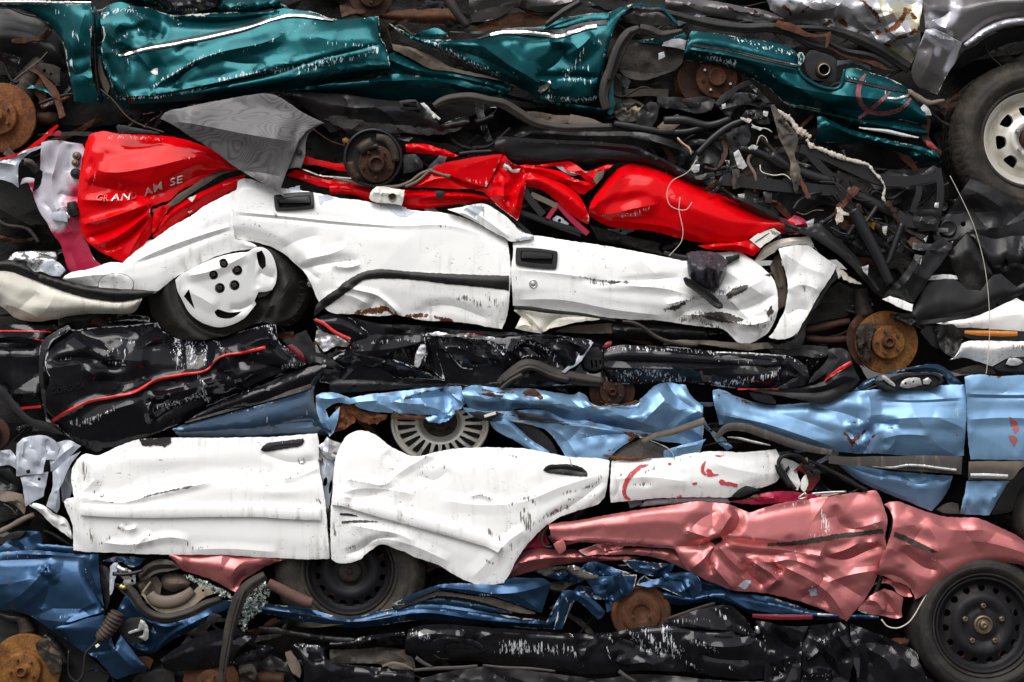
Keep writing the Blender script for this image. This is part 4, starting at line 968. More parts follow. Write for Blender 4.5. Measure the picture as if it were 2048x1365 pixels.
panel(U, 'torn_lining', 'dusty_trim', 'c', '560,612 580,606 630,680 690,750 720,800 712,860 700,900 718,950 732,980 728,1060 712,1128 700,1110 688,1060 672,1010 676,950 650,880 610,800 590,720 572,660', o=.09, nz=(7, 14), auto=(12, 14, 10, 75, 40), s=4, dirt=['580,640 700,1000|14|.5'], scr=['600,700 700,900|14|.6'])
panel(U, 'torn_lining', 'black_plastic', 'c', '420,640 480,640 540,660 560,720 500,725 440,690 390,680', o=.07, nz=(8, 10), auto=(6, 12, 8, 20, 60), s=4, scr=['430,660 540,690|8|.8'])
for pts, r in (('600,640 640,670 680,700 715,750 760,780 795,800', [5, 8, 11, 13, 11, 6]), ('770,810 800,850 860,870 930,900 1000,925', [6, 8, 7, 10, 6]), ('1000,925 1080,945 1130,960 1160,1000 1200,1040', [5, 6, 4, 4, 5]), ('1200,1040 1225,1090 1215,1150 1240,1190', [4, 2.5, 5, 3])):
    tube(U, 'foam_strip', 'white_foam', 'c', pts, .085, [x*.62 for x in r], wob=1.2, step=3, asp=.7)
panel(U, 'wadding', 'wadding', 'c', '945,990 990,1000 1050,1010 1090,1040 1110,1090 1150,1130 1140,1190 1100,1225 1050,1240 1040,1180 1060,1130 1010,1080 960,1030', o=.03, nz=(10, 12), auto=(8, 12, 10, 60, 60), s=4, rag=3)
panel(U, 'wadding', 'white_foam', 'c', '940,1205 970,1200 985,1235 1045,1230 1040,1245 985,1255 980,1285 945,1305 935,1270 950,1240', o=.12, nz=(8, 8), s=3, rag=2, fl=.01)
panel(U, 'wadding', 'white_foam', 'c', '385,680 430,690 450,700 440,712 400,700', o=.09, nz=(6, 8), s=3, rag=2, fl=.01)
for q in ('345,890 375,870 400,920 425,965 400,985 370,975', '430,860 455,840 490,850 480,868 440,870', '95,990 105,960 150,955 145,1000 120,1005', '370,1130 410,1125 408,1150 385,1165', '765,1290 815,1270 808,1310 780,1320', '275,610 300,600 300,628 282,632', '1515,1180 1540,1178 1535,1210 1512,1205', '520,645 550,650 540,680 515,670', '450,720 480,735 520,745 500,760 460,745'):
    panel(U, 'metal_clip', 'bright_steel', 'c', q, o=.095, nz=(3, 8), s=2.6, fl=.006, hem=2, rag=.3)
for q, r in (('450,740 500,745 540,750 570,770', 1.2), ('500,960 510,1000 580,1020 640,1015 680,1045', 1.3), ('20,800 60,840 90,860 100,900', 1.2), ('480,840 500,790 530,800 545,830', 1.0)):
    tube(U, 'wire', 'wire_white', 'c', q, .09, r, seg=6)
tube(U, 'connector_tail', 'amber_lens', 'c', '20,805 40,830 70,850 110,890', .07, 1.6, seg=6)
# lower V arms
panel(U, 'fender_rail', 'black_steel', 'k', '1440,385 1480,395 1530,415 1570,440 1600,455 1640,448 1665,470 1695,495 1738,545 1768,600 1755,592 1720,552 1690,522 1650,492 1610,470 1570,462', o=.10, prof=[(0, -10), (.4, 12), (1, -30)], nz=(2, 40), cr=['1600,455 1660,480 1740,560|14|12', '1480,400 1560,440|10|10'], scr=['1640,470 1720,540|4|.6'], dirt=['1480,400 1760,590|10|.4'])
tube(U, 'strut', 'black_steel', 'f', '1040,-60 1100,60 1180,210 1255,375', .11, [13, 13, 12, 10])
tube(U, 'strut', 'black_steel', 'f', '1325,20 1290,120 1250,230 1230,260', .08, [6, 7, 6, 5])
panel(U, 'fender_rail', 'black_steel', 'f', '1400,200 1450,210 1500,140 1560,100 1620,150 1570,230 1500,320 1440,410 1390,480 1350,470 1290,450 1210,460 1260,390 1310,340 1360,280', o=.09, nz=(3, 40), auto=(5, 14, 20, 60, 30), scr=['1400,290 1440,200|4|.6'], dirt=['1300,400 1500,200|14|.4'], cr=['1230,450 1350,360 1420,250 1500,150|18|18'])
panel(U, 'strut_tower', 'black_steel', 'f', '1180,250 1240,180 1340,60 1400,-40 1520,-60 1560,40 1500,130 1440,200 1380,270 1310,330 1270,380', o=.0, nz=(5, 40), auto=(8, 20, 22, 60, 50))
panel(U, 'inner_panel', 'black_steel', 'f', '1500,60 1560,0 1640,-120 1720,-240 1820,-200 1960,-120 2080,-60 2080,110 1960,95 1850,110 1760,80 1700,70 1640,140 1580,200 1520,140', o=.02, nz=(5, 60), cr=['1520,130 1640,110 1760,60 1900,40|16|22'], auto=(6, 18, 30, 20, 40), holes=[ellipse(1348+1680*K, 440+25*K, 5)], rust=['1560,130 1700,60|4|.5'])
for x, y, r in ((1590, 50, 18), (1560, -75, 10)):
    mpx = frame(1348+x*K, 440+y*K, .035)
    lathe(U, 'rubber_plug', 'black_plastic', mpx, sharpprof([(r, -.02), (r, .006), (r*.8, .01), (r*.6, .004), (.3, .004)]), 32)
panel(U, 'arch_panel', 'black_steel', 'f', '1700,70 1760,80 1850,110 1960,95 2080,90 2080,285 1960,295 1858,312 1830,280 1780,190 1740,120', o=.05, prof=[(0, -30), (.5, 20), (.85, 5), (1, -30)], nz=(3, 50), cr=['1850,270 1960,255 2080,250|-10|10'], holes=[ellipse(1348+1885*K, 440+287*K, 4)])
panel(U, 'mud_flap', 'black_rubber', 'f', '1580,200 1640,145 1700,75 1740,120 1790,200 1840,290 1855,320 1820,370 1780,408 1740,412 1690,398 1640,320', o=.07, nz=(3, 30), prof=[(0, -20), (.4, 10), (1, -25)])
panel(U, 'folded_tab', 'white_paint', 'f', '1208,462 1255,442 1320,465 1388,490 1382,532 1330,518 1245,478', o=.115, nz=(2, 20), hem=4, scr=['1300,470 1380,500|4|.7'])
panel(U, 'brake_backing', 'ochre_plate', 'f', '1105,-20 1140,-15 1170,20 1160,60 1130,30', o=.06, nz=(2, 10))
for q in ('1090,275 1130,262 1125,325 1100,300', '1450,110 1475,90 1462,130', '1210,40 1240,35 1232,90 1215,80', '1400,270 1420,250 1440,225 1430,260 1405,290'):
    panel(U, 'metal_clip', 'bright_steel', 'f', q, o=.115, nz=(3, 8), s=2.6, fl=.006, hem=2, rag=.3, rust=None or [])
# grey woven cover lying over the red and white cars
GP = panel(None, 'plastic_cover', 'grain_plastic', 'a', '930,690 960,655 1060,628 1180,602 1300,580 1420,558 1550,545 1600,555 1680,600 1750,650 1830,690 1885,715 1830,735 1780,765 1740,820 1705,900 1680,960 1650,1040 1632,1100 1655,1145 1600,1112 1500,1052 1420,1005 1350,960 1250,882 1150,820 1080,778 1020,735', o=.13, nz=(1.2, 80), tilt=(-.1, .0), s=5,
      cr=['985,715 1050,712 1250,745 1400,775 1550,800 1712,828|46|60', '1640,1030 1550,1010 1400,990|-6|10', '1700,900 1730,820 1800,740|8|14'], hem=5, fl=.012, sharp=50, edge=0, rag=.6, auto=(4, 8, 40, 30, 50), dn='1150,640,10,40,20;1500,900,-10,30,40')
GP.ob['label'] = 'loose grey plastic cover with wavy grain lines draped over the red and white cars'; GP.ob['category'] = 'plastic cover'
gpr = panel(GP.ob, 'folded_end', 'grain_plastic', 'a', '1885,715 1830,737 1780,767 1742,822 1705,900 1665,985 1700,978 1750,972 1772,900 1778,820 1800,770', o=.09, nz=(1, 40), edge=0, fl=.02)
lathe(GP.ob, 'screw_hole', 'void_black', frame(1738*K, 885*K, .10), [(6, -.004), (5.6, .001), (.3, -.002)], 24)

# ================================================================ red car
R = thing('crushed_car', 900, 420, 0, 'flattened bright red car with chrome lettering, between the black underside and the upper white car', 'wrecked car', 'crushed cars in the pile')
shell(R, '-60,260 300,240 700,260 1000,300 1300,300 1650,440 1700,520 1300,520 1000,480 600,420 300,480 200,560 -60,560', o=-.18, seed=4, n=24)
rf = panel(R, 'front_door', 'red_paint', 'k', '178,270 192,265 207,263 241,268 310,271 350,275 390,286 430,303 465,333 480,341 440,342 413,354 389,367 362,381 337,402 318,408 303,416 300,424 305,440 303,466 285,494 250,526 232,519 205,506 190,497 172,480 163,466 157,430 155,400 160,345 168,300', o=.06, nz=(2, 70), s=4.6,
      prof=[(0, -45), (.12, 6), (.4, 22), (.75, 10), (1, -10)],
      cr=['182,335 215,345 300,335 380,316 430,306|30|34', '176,370 230,380 300,392 390,355 440,342|-26|26', '160,400 230,402 300,405|12|14',
          '306,405 230,432 165,450|20|12', '306,412 230,458 172,478|-18|10', '306,420 240,470 185,492|20|10', '304,430 250,480 205,502|-18|9', '304,425 280,470 250,522|14|12', '175,365 190,335 195,300|14|16'],
      dn='185,335,-16,10,16;260,320,12,46,20,-12;400,300,8,30,12,24', scr=['212,277 260,275 320,280|8|.85', '180,330 190,355 183,372|7|.8', '300,410 240,425|3|.6', '170,300 160,400|3|.6', '370,318 395,312|3|.9'], dirt=['160,430 300,410|6|.3'], hem=8, edge=.5)
# raised lettering
def w1(p):
    q = p.copy(); q[:, 1] += 3*np.sin((p[:, 0]-190)/12); return q
for t, x, y, sz, rot, sx in (('G', 190, 401, 19, 2, 1.05), ('R', 206, 403, 18, -6, .9), ('A', 222, 402, 20, -4, 1.2), ('N', 240, 401, 20, -2, 1.25), ('D', 262, 399, 19, -10, .8), ('AM', 289, 394, 20, -24, 1.35), ('SE', 339, 373, 20, -17, 1.35)):
    text_on(rf, rf.ob, 'emblem_letter', 'letter_chrome' if t in ('A', 'N', 'AM', 'SE') else 'red_line', t, x, y, sz, rot, sx, .010 if t in 'GRD' else .006, .003, None, 1.1, .25)
ri = panel(R, 'door_jamb', 'crimson_primer', 'a', '240,828 290,818 350,818 420,828 482,838 492,880 480,960 468,1050 462,1150 460,1260 480,1365 510,1420 545,1500 620,1560 655,1585 610,1590 540,1600 450,1600 400,1570 375,1500 350,1420 300,1350 270,1290 235,1240 205,1170 190,1120 230,1085 250,1000 232,985 236,900', o=.02, nz=(3, 40), prof=None, tilt=(.1, 0),
      cr=['355,820 330,930 300,1060 320,1200 400,1365|18|14', '340,1120 400,1140 460,1145|-12|10', '300,1230 380,1200 460,1200|14|16', '250,1000 320,1010|12|12', '410,840 400,1000|-10|14'],
      c2=['290,830 330,930 300,1050 290,1200|40|1', '400,860 440,920 440,1000|26|1', '300,1260 340,1290|22|.9'], dirt=['380,1350 480,1500|14|.5'], auto=(6, 10, 20, 70, 40), s=5, rust=['380,1560 450,1590|5|.6'])
for x, y, r, mt in ((442, 905, 5.5, 'nut'), (435, 947, 5.0, 'nut'), (436, 1008, 7, 'void_black'), (322, 1262, 4, 'nut')):
    mpx = frame(x*K, y*K, .045)
    lathe(ri.ob, 'jamb_bolt', mt, mpx, sharpprof([(r*1.5, -.02), (r*1.4, .0), (r*.9, -.002), (r*.8, .004), (.3, .004)]), 24)
panel(ri.ob, 'hinge', 'grey_primer', 'a', '300,1250 310,1232 380,1230 395,1260 392,1290 330,1282 305,1275', o=.05, nz=(1, 10), s=3)
tube(ri.ob, 'hinge_pin', 'bright_steel', 'a', '385,1232 400,1260 410,1262', .06, 2.2)
tube(R, 'wiring_boot', 'black_rubber', 'a', '415,1175 425,1220 440,1255', .06, [9, 12, 9], rings=(7, .14), step=2)
panel(R, 'bent_sheet', 'grey_primer', 'a', '-60,930 0,930 80,900 160,868 235,848 285,832 240,860 170,892 112,950 106,1040 108,1092 70,1066 30,1050 -60,1040', o=.05, tilt=(.1, 0), nz=(2, 30), cr=['-60,935 90,960 105,1080|18|12', '0,940 160,880|12|9'], hem=3, edge=.5)
panel(R, 'torn_edge', 'crimson_primer', 'a', '112,1080 130,1040 160,1030 200,1040 190,1120 160,1060 130,1070', o=.04, nz=(2, 12), c2=['120,1050 190,1040|8|1'])
panel(R, 'roof_rail', 'red_paint', 'a', '-60,925 60,905 140,870 220,815 290,755 332,722 340,735 300,775 230,840 150,885 70,915 -60,940', o=.06, nz=(1, 30), hem=2, fl=.01)
panel(R, 'roof_rail', 'crimson_primer', 'a', '300,775 340,760 356,765 350,790 320,795', o=.05, nz=(2, 10))
rp = panel(R, 'window_bracket', 'black_plastic', 'a', '672,735 690,724 760,738 860,758 925,770 928,782 820,778 690,780', o=.09, nz=(1, 20), holes=[ellipse(713*K, 768*K, 3)], s=3, fl=.012)
panel(R, 'door_edge', 'taupe_trim', 'a', '1390,985 1340,978 1260,995 1180,1035 1110,1085 1050,1120 990,1170 940,1215 885,1212 880,1230 910,1240 960,1225 1030,1185 1120,1120 1200,1070 1280,1020', o=.045, nz=(2, 20), dirt=['1000,1180 1300,1010|8|.7'])
rl = panel(R, 'lower_sill', 'red_paint', 'a', '1425,1015 1360,1030 1300,1055 1180,1110 1060,1170 960,1238 925,1290 905,1340 885,1375 905,1395 940,1368 1010,1312 1110,1245 1205,1184 1330,1115 1400,1076', o=.045, prof=[(0, -10), (.4, 12), (1, -20)], nz=(2, 30), scr=['960,1240 960,1300|4|.8', '1100,1250 1160,1200|3|.6'], cr=['930,1290 1060,1200 1300,1080|10|8'])
for q in ('1090,1150 1140,1135 1115,1175', '1090,1230 1125,1222 1100,1240'):
    panel(rl.ob, 'paint_chip', 'white_plastic', 'a', q, on=rl, lift=.002, nz=(0, 9), s=2.5, hem=0, fl=.002)
panel(R, 'door_skin_fold', 'red_paint', 'a', '885,1290 892,1225 930,1200 1000,1190 960,1240 920,1310 885,1360', o=.05, nz=(3, 15), auto=(3, 10, 10, 70, 30))
panel(R, 'roof_edge', 'red_paint', 'b', '380,838 470,836 540,850 610,872 690,905 640,915 560,902 470,892 385,885', o=.02, prof=[(0, -10), (.4, 10), (1, -12)], nz=(2, 20))
panel(R, 'roof_edge', 'red_paint', 'a', '1770,905 1850,930 1960,950 2100,965 2100,1010 1960,990 1850,965 1760,950', o=-.0, nz=(3, 20))
strip(R, 'window_seal', 'chrome_trim', 'a', '1735,975 1800,1000 1850,1020 1960,1030 2080,1040', [2, 3, 2, 2], o=.03, lift=0, round_=2)
panel(R, 'roof_edge', 'red_paint', 'a', '1660,1020 1720,985 1850,1030 2033,1050 2110,1075 2200,1140 2180,1170 2033,1120 1850,1080 1760,1050', o=.02, auto=(4, 10, 14, 15, 20), nz=(3, 20), scr=['1930,1060 2000,1070|4|.8'])
tube(R, 'window_seal', 'black_rubber', 'b', '690,895 780,885 890,880', .03, [4, 4, 4])
for q, r in (('-40,1035 60,1055 120,1070 300,1085 400,1060 470,1010 540,985', 3), ('380,1085 440,1060 480,1030 520,995 560,1005 640,1030', 3)):
    tube(R, 'window_seal', 'taupe_trim', 'b', q, .055, r)
panel(R, 'roof_panel', 'red_paint', 'b', '518,988 560,965 620,945 700,928 780,914 880,902 945,898 925,940 895,1000 850,1087 800,1078 740,1060 680,1035 640,1022 570,1000', o=.07, nz=(1.5, 40), tilt=(.08, -.05), cr=['640,1020 760,960 930,905|6|30'], scr=['720,1040 790,1055 840,1060|8|.85', '860,940 905,920|8|.8', '620,975 640,985|3|.8', '850,1080 920,950|3|.6'], edge=1, hem=4)
panel(R, 'roof_panel', 'red_paint', 'b', '395,1090 450,1060 500,1020 530,995 570,1003 640,1025 700,1045 760,1067 850,1090 905,1068 870,1088 780,1098 640,1098 500,1090', o=.045, nz=(3, 20), cr=['430,1090 560,1040 640,1035|12|10', '640,1030 750,1080 860,1092|-10|8'], scr=['840,1085 900,1070|4|.8'])
panel(R, 'body_side', 'red_paint', 'b', '-60,1075 60,1080 200,1098 380,1103 560,1110 700,1118 800,1130 872,1148 876,1172 790,1180 700,1185 600,1200 480,1215 360,1210 200,1180 60,1130 -60,1130', o=.03, nz=(3, 25), prof=[(0, -10), (.35, 14), (1, -25)], cr=['380,1130 560,1140 760,1140 870,1160|12|8', '450,1170 600,1165 800,1160|-10|7'], scr=['520,1130 700,1145|5|.7', '0,1090 60,1100|5|.7'], dirt=['400,1160 700,1170|8|.5'])
panel(R, 'white_clip', 'white_plastic', 'b', '168,1150 180,1115 215,1082 260,1085 320,1098 375,1105 370,1150 360,1195 300,1185 180,1165', o=.09, nz=(.6, 20), prof=[(0, -6), (.2, 4), (1, 0)], cr=['180,1118 260,1122 370,1135|5|7', '240,1120 235,1175|4|4'], holes=[ellipse(680+305*K, 1145*K, 8, 7.4)], s=3, hem=4)
lathe(R, 'clip_socket', 'taupe_trim', frame(680+305*K, 1145*K, .085), sharpprof([(8.5, .01), (6.5, .008), (6, -.01), (.3, -.012)]), 28)
panel(R, 'black_clip', 'black_plastic', 'b', '555,1120 570,1108 605,1112 600,1150 585,1158 558,1150', o=.07, nz=(1, 10), s=3)
panel(R, 'crushed_pillar', 'red_paint', 'b', '930,905 960,905 1000,950 1050,965 1078,1003 1080,1060 1070,1130 1055,1200 1040,1262 1030,1285 1000,1262 960,1232 920,1200 885,1165 870,1148 830,1115 780,1105 850,1092 880,1020 905,950', o=.06, nz=(5, 22), s=4,
      cr=['930,905 960,1010 950,1110 960,1225|34|20', '1060,1000 1000,1100 960,1200|-26|14', '1070,1010 1040,1120 1010,1250|22|12', '880,1120 960,1140 1060,1090|18|14', '940,960 1000,980 1060,1000|-22|10', '880,1060 940,1060|10|10'],
      scr=['1000,1200 950,1170|5|.9', '960,940 1040,1000|6|.85', '1060,1010 1075,1080|4|.8', '1040,1060 1000,1150|4|.8'], rust=['1010,1150 1040,1080|4|.45'], auto=(4, 12, 14, 60, 50), edge=.9)
panel(R, 'bent_frame', 'bright_steel', 'b', '930,935 975,960 1000,985 1050,980 1040,1000 1000,1005 975,985 960,1000 945,965', o=.075, nz=(6, 9), s=3, fl=.006, scr=['930,930 1040,1000|6|.8'])
panel(R, 'door_frame', 'red_paint', 'b', '1078,1005 1120,1005 1200,1028 1260,1050 1320,1082 1380,1130 1415,1180 1432,1215 1448,1290 1440,1305 1400,1285 1350,1252 1300,1210 1240,1155 1180,1110 1130,1092 1078,1082', o=.065, prof=[(0, -18), (.4, 16), (1, -22)], nz=(1.5, 40), scr=['1420,1200 1445,1300|4|.95', '1430,1240 1450,1290|6|.9'], hem=6)
panel(R, 'bent_frame', 'red_paint', 'b', '1035,962 1090,958 1180,975 1290,1000 1345,1030 1430,1058 1500,1066 1460,1098 1420,1130 1395,1128 1330,1082 1240,1040 1150,1018 1085,998', o=.045, nz=(3, 20), auto=(5, 12, 14, 15, 30), cr=['1050,970 1200,995 1340,1050 1490,1070|14|8'], scr=['1340,1030 1480,1060|4|.8'])
panel(R, 'bent_frame', 'red_paint', 'b', '1130,965 1200,952 1270,945 1330,938 1380,965 1425,998 1480,985 1560,958 1590,960 1540,1000 1520,1040 1480,1075 1440,1060 1395,1020 1330,1000 1290,965 1220,968', o=.06, nz=(3, 18), auto=(5, 12, 12, 15, 30), scr=['1340,1035 1480,1060|4|.8'], edge=.8)
panel(R, 'inner_pillar', 'grey_primer', 'b', '1250,965 1300,950 1340,975 1390,1010 1360,1022 1300,1000', o=.045, nz=(3, 14))
panel(R, 'inner_pillar', 'taupe_trim', 'b', '1470,1040 1500,1000 1535,985 1525,1030 1490,1070', o=.075, nz=(2, 14))
rq = panel(R, 'rear_quarter_panel', 'red_paint', 'k', '1262,328 1278,330 1300,335 1340,350 1380,366 1430,386 1480,406 1530,424 1572,438 1590,446 1580,462 1545,470 1520,482 1492,492 1462,502 1440,498 1410,488 1380,482 1340,472 1300,462 1250,458 1215,452 1190,440 1176,430 1182,405 1195,385 1212,362 1232,342 1248,332', o=.07, nz=(1.6, 90), s=4.6,
      prof=[(0, -55), (.15, -4), (.42, 26), (.75, 8), (1, -50)], cr=['1182,428 1200,400 1230,365 1262,332|20|22', '1186,430 1220,428 1280,415 1320,408|18|22', '1240,360 1262,345 1275,333|-10|16', '1190,440 1260,445 1340,455 1430,485|10|12', '1300,340 1340,380 1360,420|10|44', '1490,490 1540,455 1580,448|12|16'],
      dn='1300,375,8,40,22,20;1420,430,14,60,30,18;1262,400,-8,24,10,-20', scr=['1245,432 1270,428 1300,415|6|1', '1190,432 1240,434|3|.8', '1262,420 1280,424|4|.8'], hem=9, edge=.35)
panel(R, 'tail_panel', 'red_paint', 'f', '135,150 220,142 320,135 400,125 440,118 470,150 505,172 480,195 460,212 420,198 360,182 280,178 200,172', o=.085, nz=(2, 25), cr=['200,160 380,150 480,185|16|12', '440,120 440,190|-12|10'], auto=(3, 10, 14, 20, 30), scr=['430,190 470,205|4|.8'])
panel(R, 'tail_panel', 'crimson_primer', 'f', '560,90 580,60 640,20 700,-30 760,0 795,50 740,80 690,88 640,82', o=.05, nz=(3, 25), auto=(4, 12, 16, 20, 40))
stk = panel(R, 'paper_sticker', 'paper', 'f', '438,115 500,72 570,42 620,78 590,100 560,122 530,140 500,166', o=.09, nz=(2, 25), s=4, hem=1, fl=.002, edge=0)
for i, wd in enumerate((3, 1.5, 3, 2, 1.2, 3, 1.5, 2.6)):
    x = 560+i*6.5
    panel(stk.ob, 'print_line', 'ink', 'f', [(x, 60+i*2), (x+wd, 60+i*2), (x+wd+14, 84+i*2.5), (x+14, 84+i*2.5)], on=stk, lift=.0012, nz=(0, 9), s=3, hem=0, fl=.001, rag=0)
for i in range(4):
    y = 132-i*11; x = 470+i*16
    panel(stk.ob, 'print_line', 'ink', 'f', [(x, y-4), (x+34, y-24), (x+36, y-19), (x+2, y+1)], on=stk, lift=.0012, nz=(0, 9), s=3, hem=0, fl=.001, rag=0)
# drum at the red car's rear axle
mpd = frame(680+192*K, 918*K, .06, (4, 3, 8))
dr = lathe(R, 'brake_drum', 'black_steel', mpd, sharpprof([(59, -.06), (60, -.01), (58, .012), (54, .014), (52, .0), (40, -.006), (.5, -.006)]), 80, 'black brake backing plate with exposed shoes and a rusty hub')
mph = frame(680+212*K, 955*K, .08, (4, 3, 8))
lathe(dr, 'hub', 'dark_rust', mph, sharpprof([(37, -.04), (37, .0), (35, .004), (19, .003), (17, .016), (15.5, .03), (12, .033), (11, .02), (.4, .018)]), 56)
bolts(dr, mph, ring_pts(5, 27, .2), 3, .003, .02, 'brown_rust', 'wheel_stud', 10)
bolts(dr, mph, [(0, -25), (-6, -22)][:1], 5, .003, .0045, 'void_black', 'stud_hole', 14)
tube(dr, 'wheel_cylinder', 'cast_iron', 'b', '110,880 150,850 190,830', .09, [12, 13, 12])
tube(dr, 'brake_shoe', 'cast_iron', 'b', '210,800 270,815 310,870 325,940', .08, [8, 9, 9, 8], asp=.5)
tube(dr, 'brake_shoe', 'dark_rust', 'b', '60,940 75,1000 110,1040', .08, [7, 8, 7], asp=.5)
tube(dr, 'spring', 'cast_iron', 'b', '140,870 180,855 220,850', .10, 5, rings=(8, .25), step=1.5)
tube(R, 'brake_lug', 'orange_rust', 'b', '20,830 40,825 55,845', .05, [8, 9, 5])
panel(R, 'bracket', 'black_steel', 'b', '370,900 440,895 480,950 480,980 420,1000 370,1010 360,960', o=.03, nz=(3, 15), auto=(3, 8, 10, 60, 30))
# window frame bits in the gap
for q, r, mt in (('1000,1215 1100,1250 1250,1300 1420,1350', 5, 'black_plastic'), ('1010,1235 1120,1270 1260,1320 1400,1370', 3, 'black_rubber'), ('1200,1280 1240,1220 1270,1185', 5, 'crimson_primer'), ('1270,1190 1340,1270 1440,1360', 6, 'crimson_primer'), ('1070,1110 1120,1180 1180,1250', 8, 'black_steel'), ('1110,1130 1200,1170 1260,1200', 6, 'taupe_trim'), ('880,1170 960,1240 1060,1330 1140,1400', 6, 'black_rubber')):
    tube(R, 'window_frame', mt, 'b', q, .03, r, asp=.6, square=mt != 'black_rubber')
panel(R, 'bracket', 'grey_primer', 'b', '1232,1270 1262,1252 1300,1275 1330,1300 1310,1320 1270,1305 1240,1295', o=.02, nz=(2, 10), holes=[ellipse(680+1275*K, 1282*K, 3.4)], s=3)
panel(R, 'inner_panel', 'tar_coating', 'e', '1450,30 1560,60 1700,100 1860,135 1850,170 1880,205 1750,175 1600,140 1500,120', o=-.05, nz=(5, 25), auto=(6, 12, 18, 20, 30))
tube(R, 'black_shard', 'black_plastic', 'e', '1880,190 1960,215 2033,230 2120,220', .03, [4, 6, 9, 4], asp=.4)
# wiring hanging over the red panel, and the long wire on the right
for nm, lab, q, t in (('wire', 'thin pale wire looped over the red rear panel beside the black tangle', '1393,320 1375,345 1345,362 1334,385 1338,408 1352,418 1372,420 1384,405', 'k'), ('wire', 'thin pale wire hanging straight down the red rear panel to the white door', '1360,395 1358,420 1362,440 1366,462 1362,485 1345,505 1338,512', 'k'),
                      ('wire', 'long pale wire hanging from beside the big tyre down to the light blue door', '1900,352 1922,395 1945,445 1962,500 1972,550 1978,610 1979,670 1974,735 1972,748', 'k')):
    w_ = tube(None, nm, 'wire_white', t, q, .14 if 'long' not in lab else .15, .75, seg=8, step=4)
    w_['label'] = lab; w_['category'] = 'wire'
# ================================================================ upper white car
A = thing('crushed_car', 900, 560, 0, 'white crushed car with black door trim band, door mirror and broken wheel cover', 'wrecked car', 'crushed cars in the pile')
shell(A, '-60,500 200,540 480,390 1000,430 1400,520 1700,540 2120,600 2120,760 1600,720 1000,680 300,690 -60,660', o=-.20, seed=5, n=20)
aq = panel(A, 'rear_quarter_panel', 'white_paint', 'k', '476,378 455,389 413,410 379,434 344,453 318,472 290,490 262,510 246,526 222,525 195,533 172,540 140,546 124,558 150,567 190,573 230,576 268,579 300,583 315,582 330,572 344,560 370,544 396,531 430,514 465,504 490,500 520,497 500,485 470,478 465,440 470,405', o=.07, nz=(1.2, 90), s=5,
      prof=[(0, -20), (.3, 12), (.7, 8), (1, -12)], cr=['268,524 320,500 380,478 430,462 466,452|7|9', '262,530 330,508 400,482 466,459|-6|9', '130,558 200,550 250,552|10|12', '180,545 195,575|-8|9'], scr=['350,553 380,540|3|.7', '160,548 195,540|6|.7'], rust=['128,556 150,550|5|.7', '190,552 200,560|3|.4'], dirt=['300,580 345,560|8|.4'], hem=6)
panel(aq.ob, 'fuel_flap', 'white_paint', 'k', ellipse(232, 569, 35, 22, 0, 40)[np.where(ellipse(232, 569, 35, 22, 0, 40)[:, 1] < 580)], on=aq, lift=.003, nz=(0, 9), hem=3, fl=.004, rag=0, edge=.1)
panel(aq.ob, 'fuel_flap_gap', 'dark_gap', 'k', ellipse(232, 569, 35.9, 22.9, 0, 40)[np.where(ellipse(232, 569, 36, 23.5, 0, 40)[:, 1] < 581)], on=aq, lift=.0012, nz=(0, 9), hem=0, fl=.002, rag=0, edge=0)
panel(A, 'bumper_crumple', 'white_paint', 'd', '45,235 70,200 130,183 220,182 320,185 335,215 325,240 370,275 385,295 350,335 290,322 235,300 200,302 150,262 90,240', o=.05, nz=(4, 20), s=4, auto=(8, 14, 14, 20, 50), cr=['70,205 200,215 330,220|14|12', '200,300 230,260 240,230|-16|9'], scr=['180,260 240,250|6|.9', '100,190 200,185|4|.7'], rust=['340,310 380,290|4|.9'], edge=1)
panel(A, 'inner_bracket', 'grey_primer', 'd', '235,265 290,235 335,245 380,290 345,328 280,318', o=.062, nz=(4, 14), rust=['340,310 370,300|5|1'], scr=['250,280 280,310|4|.7'], auto=(4, 10, 10, 40, 50))
ab = panel(A, 'bumper_trim_and_highlight', 'black_rubber', 'd', '-60,255 0,240 40,232 90,240 150,262 200,300 280,330 380,356 480,378 600,394 700,402 800,406 880,412 920,415 900,428 860,445 780,462 690,474 600,466 500,450 380,416 250,368 140,326 60,300 -60,290', o=.10, prof=[(0, -14), (.35, 12), (1, -12)], nz=(1, 40), cr=['0,275 150,310 380,400 600,452 690,462|-7|5'], hem=4)
panel(A, 'bumper', 'cream_paint', 'd', '-60,292 60,302 140,328 250,370 380,418 500,452 600,468 690,476 760,466 830,450 812,490 795,520 770,542 700,548 620,545 540,546 450,552 390,562 330,576 280,584 220,592 150,585 90,570 40,530 0,500 -60,470', o=.085, prof=[(0, 0), (.3, 12), (.65, 0), (1, -70)], nz=(3, 70), cr=['0,480 120,520 240,575|12|16', '60,570 140,490 220,420|-10|22', '240,560 300,470 320,400|8|30'], dirt=['20,560 200,590 500,550|8|1', '0,330 30,420|8|.5'], scr=['0,380 10,420|5|.9'], hem=8)
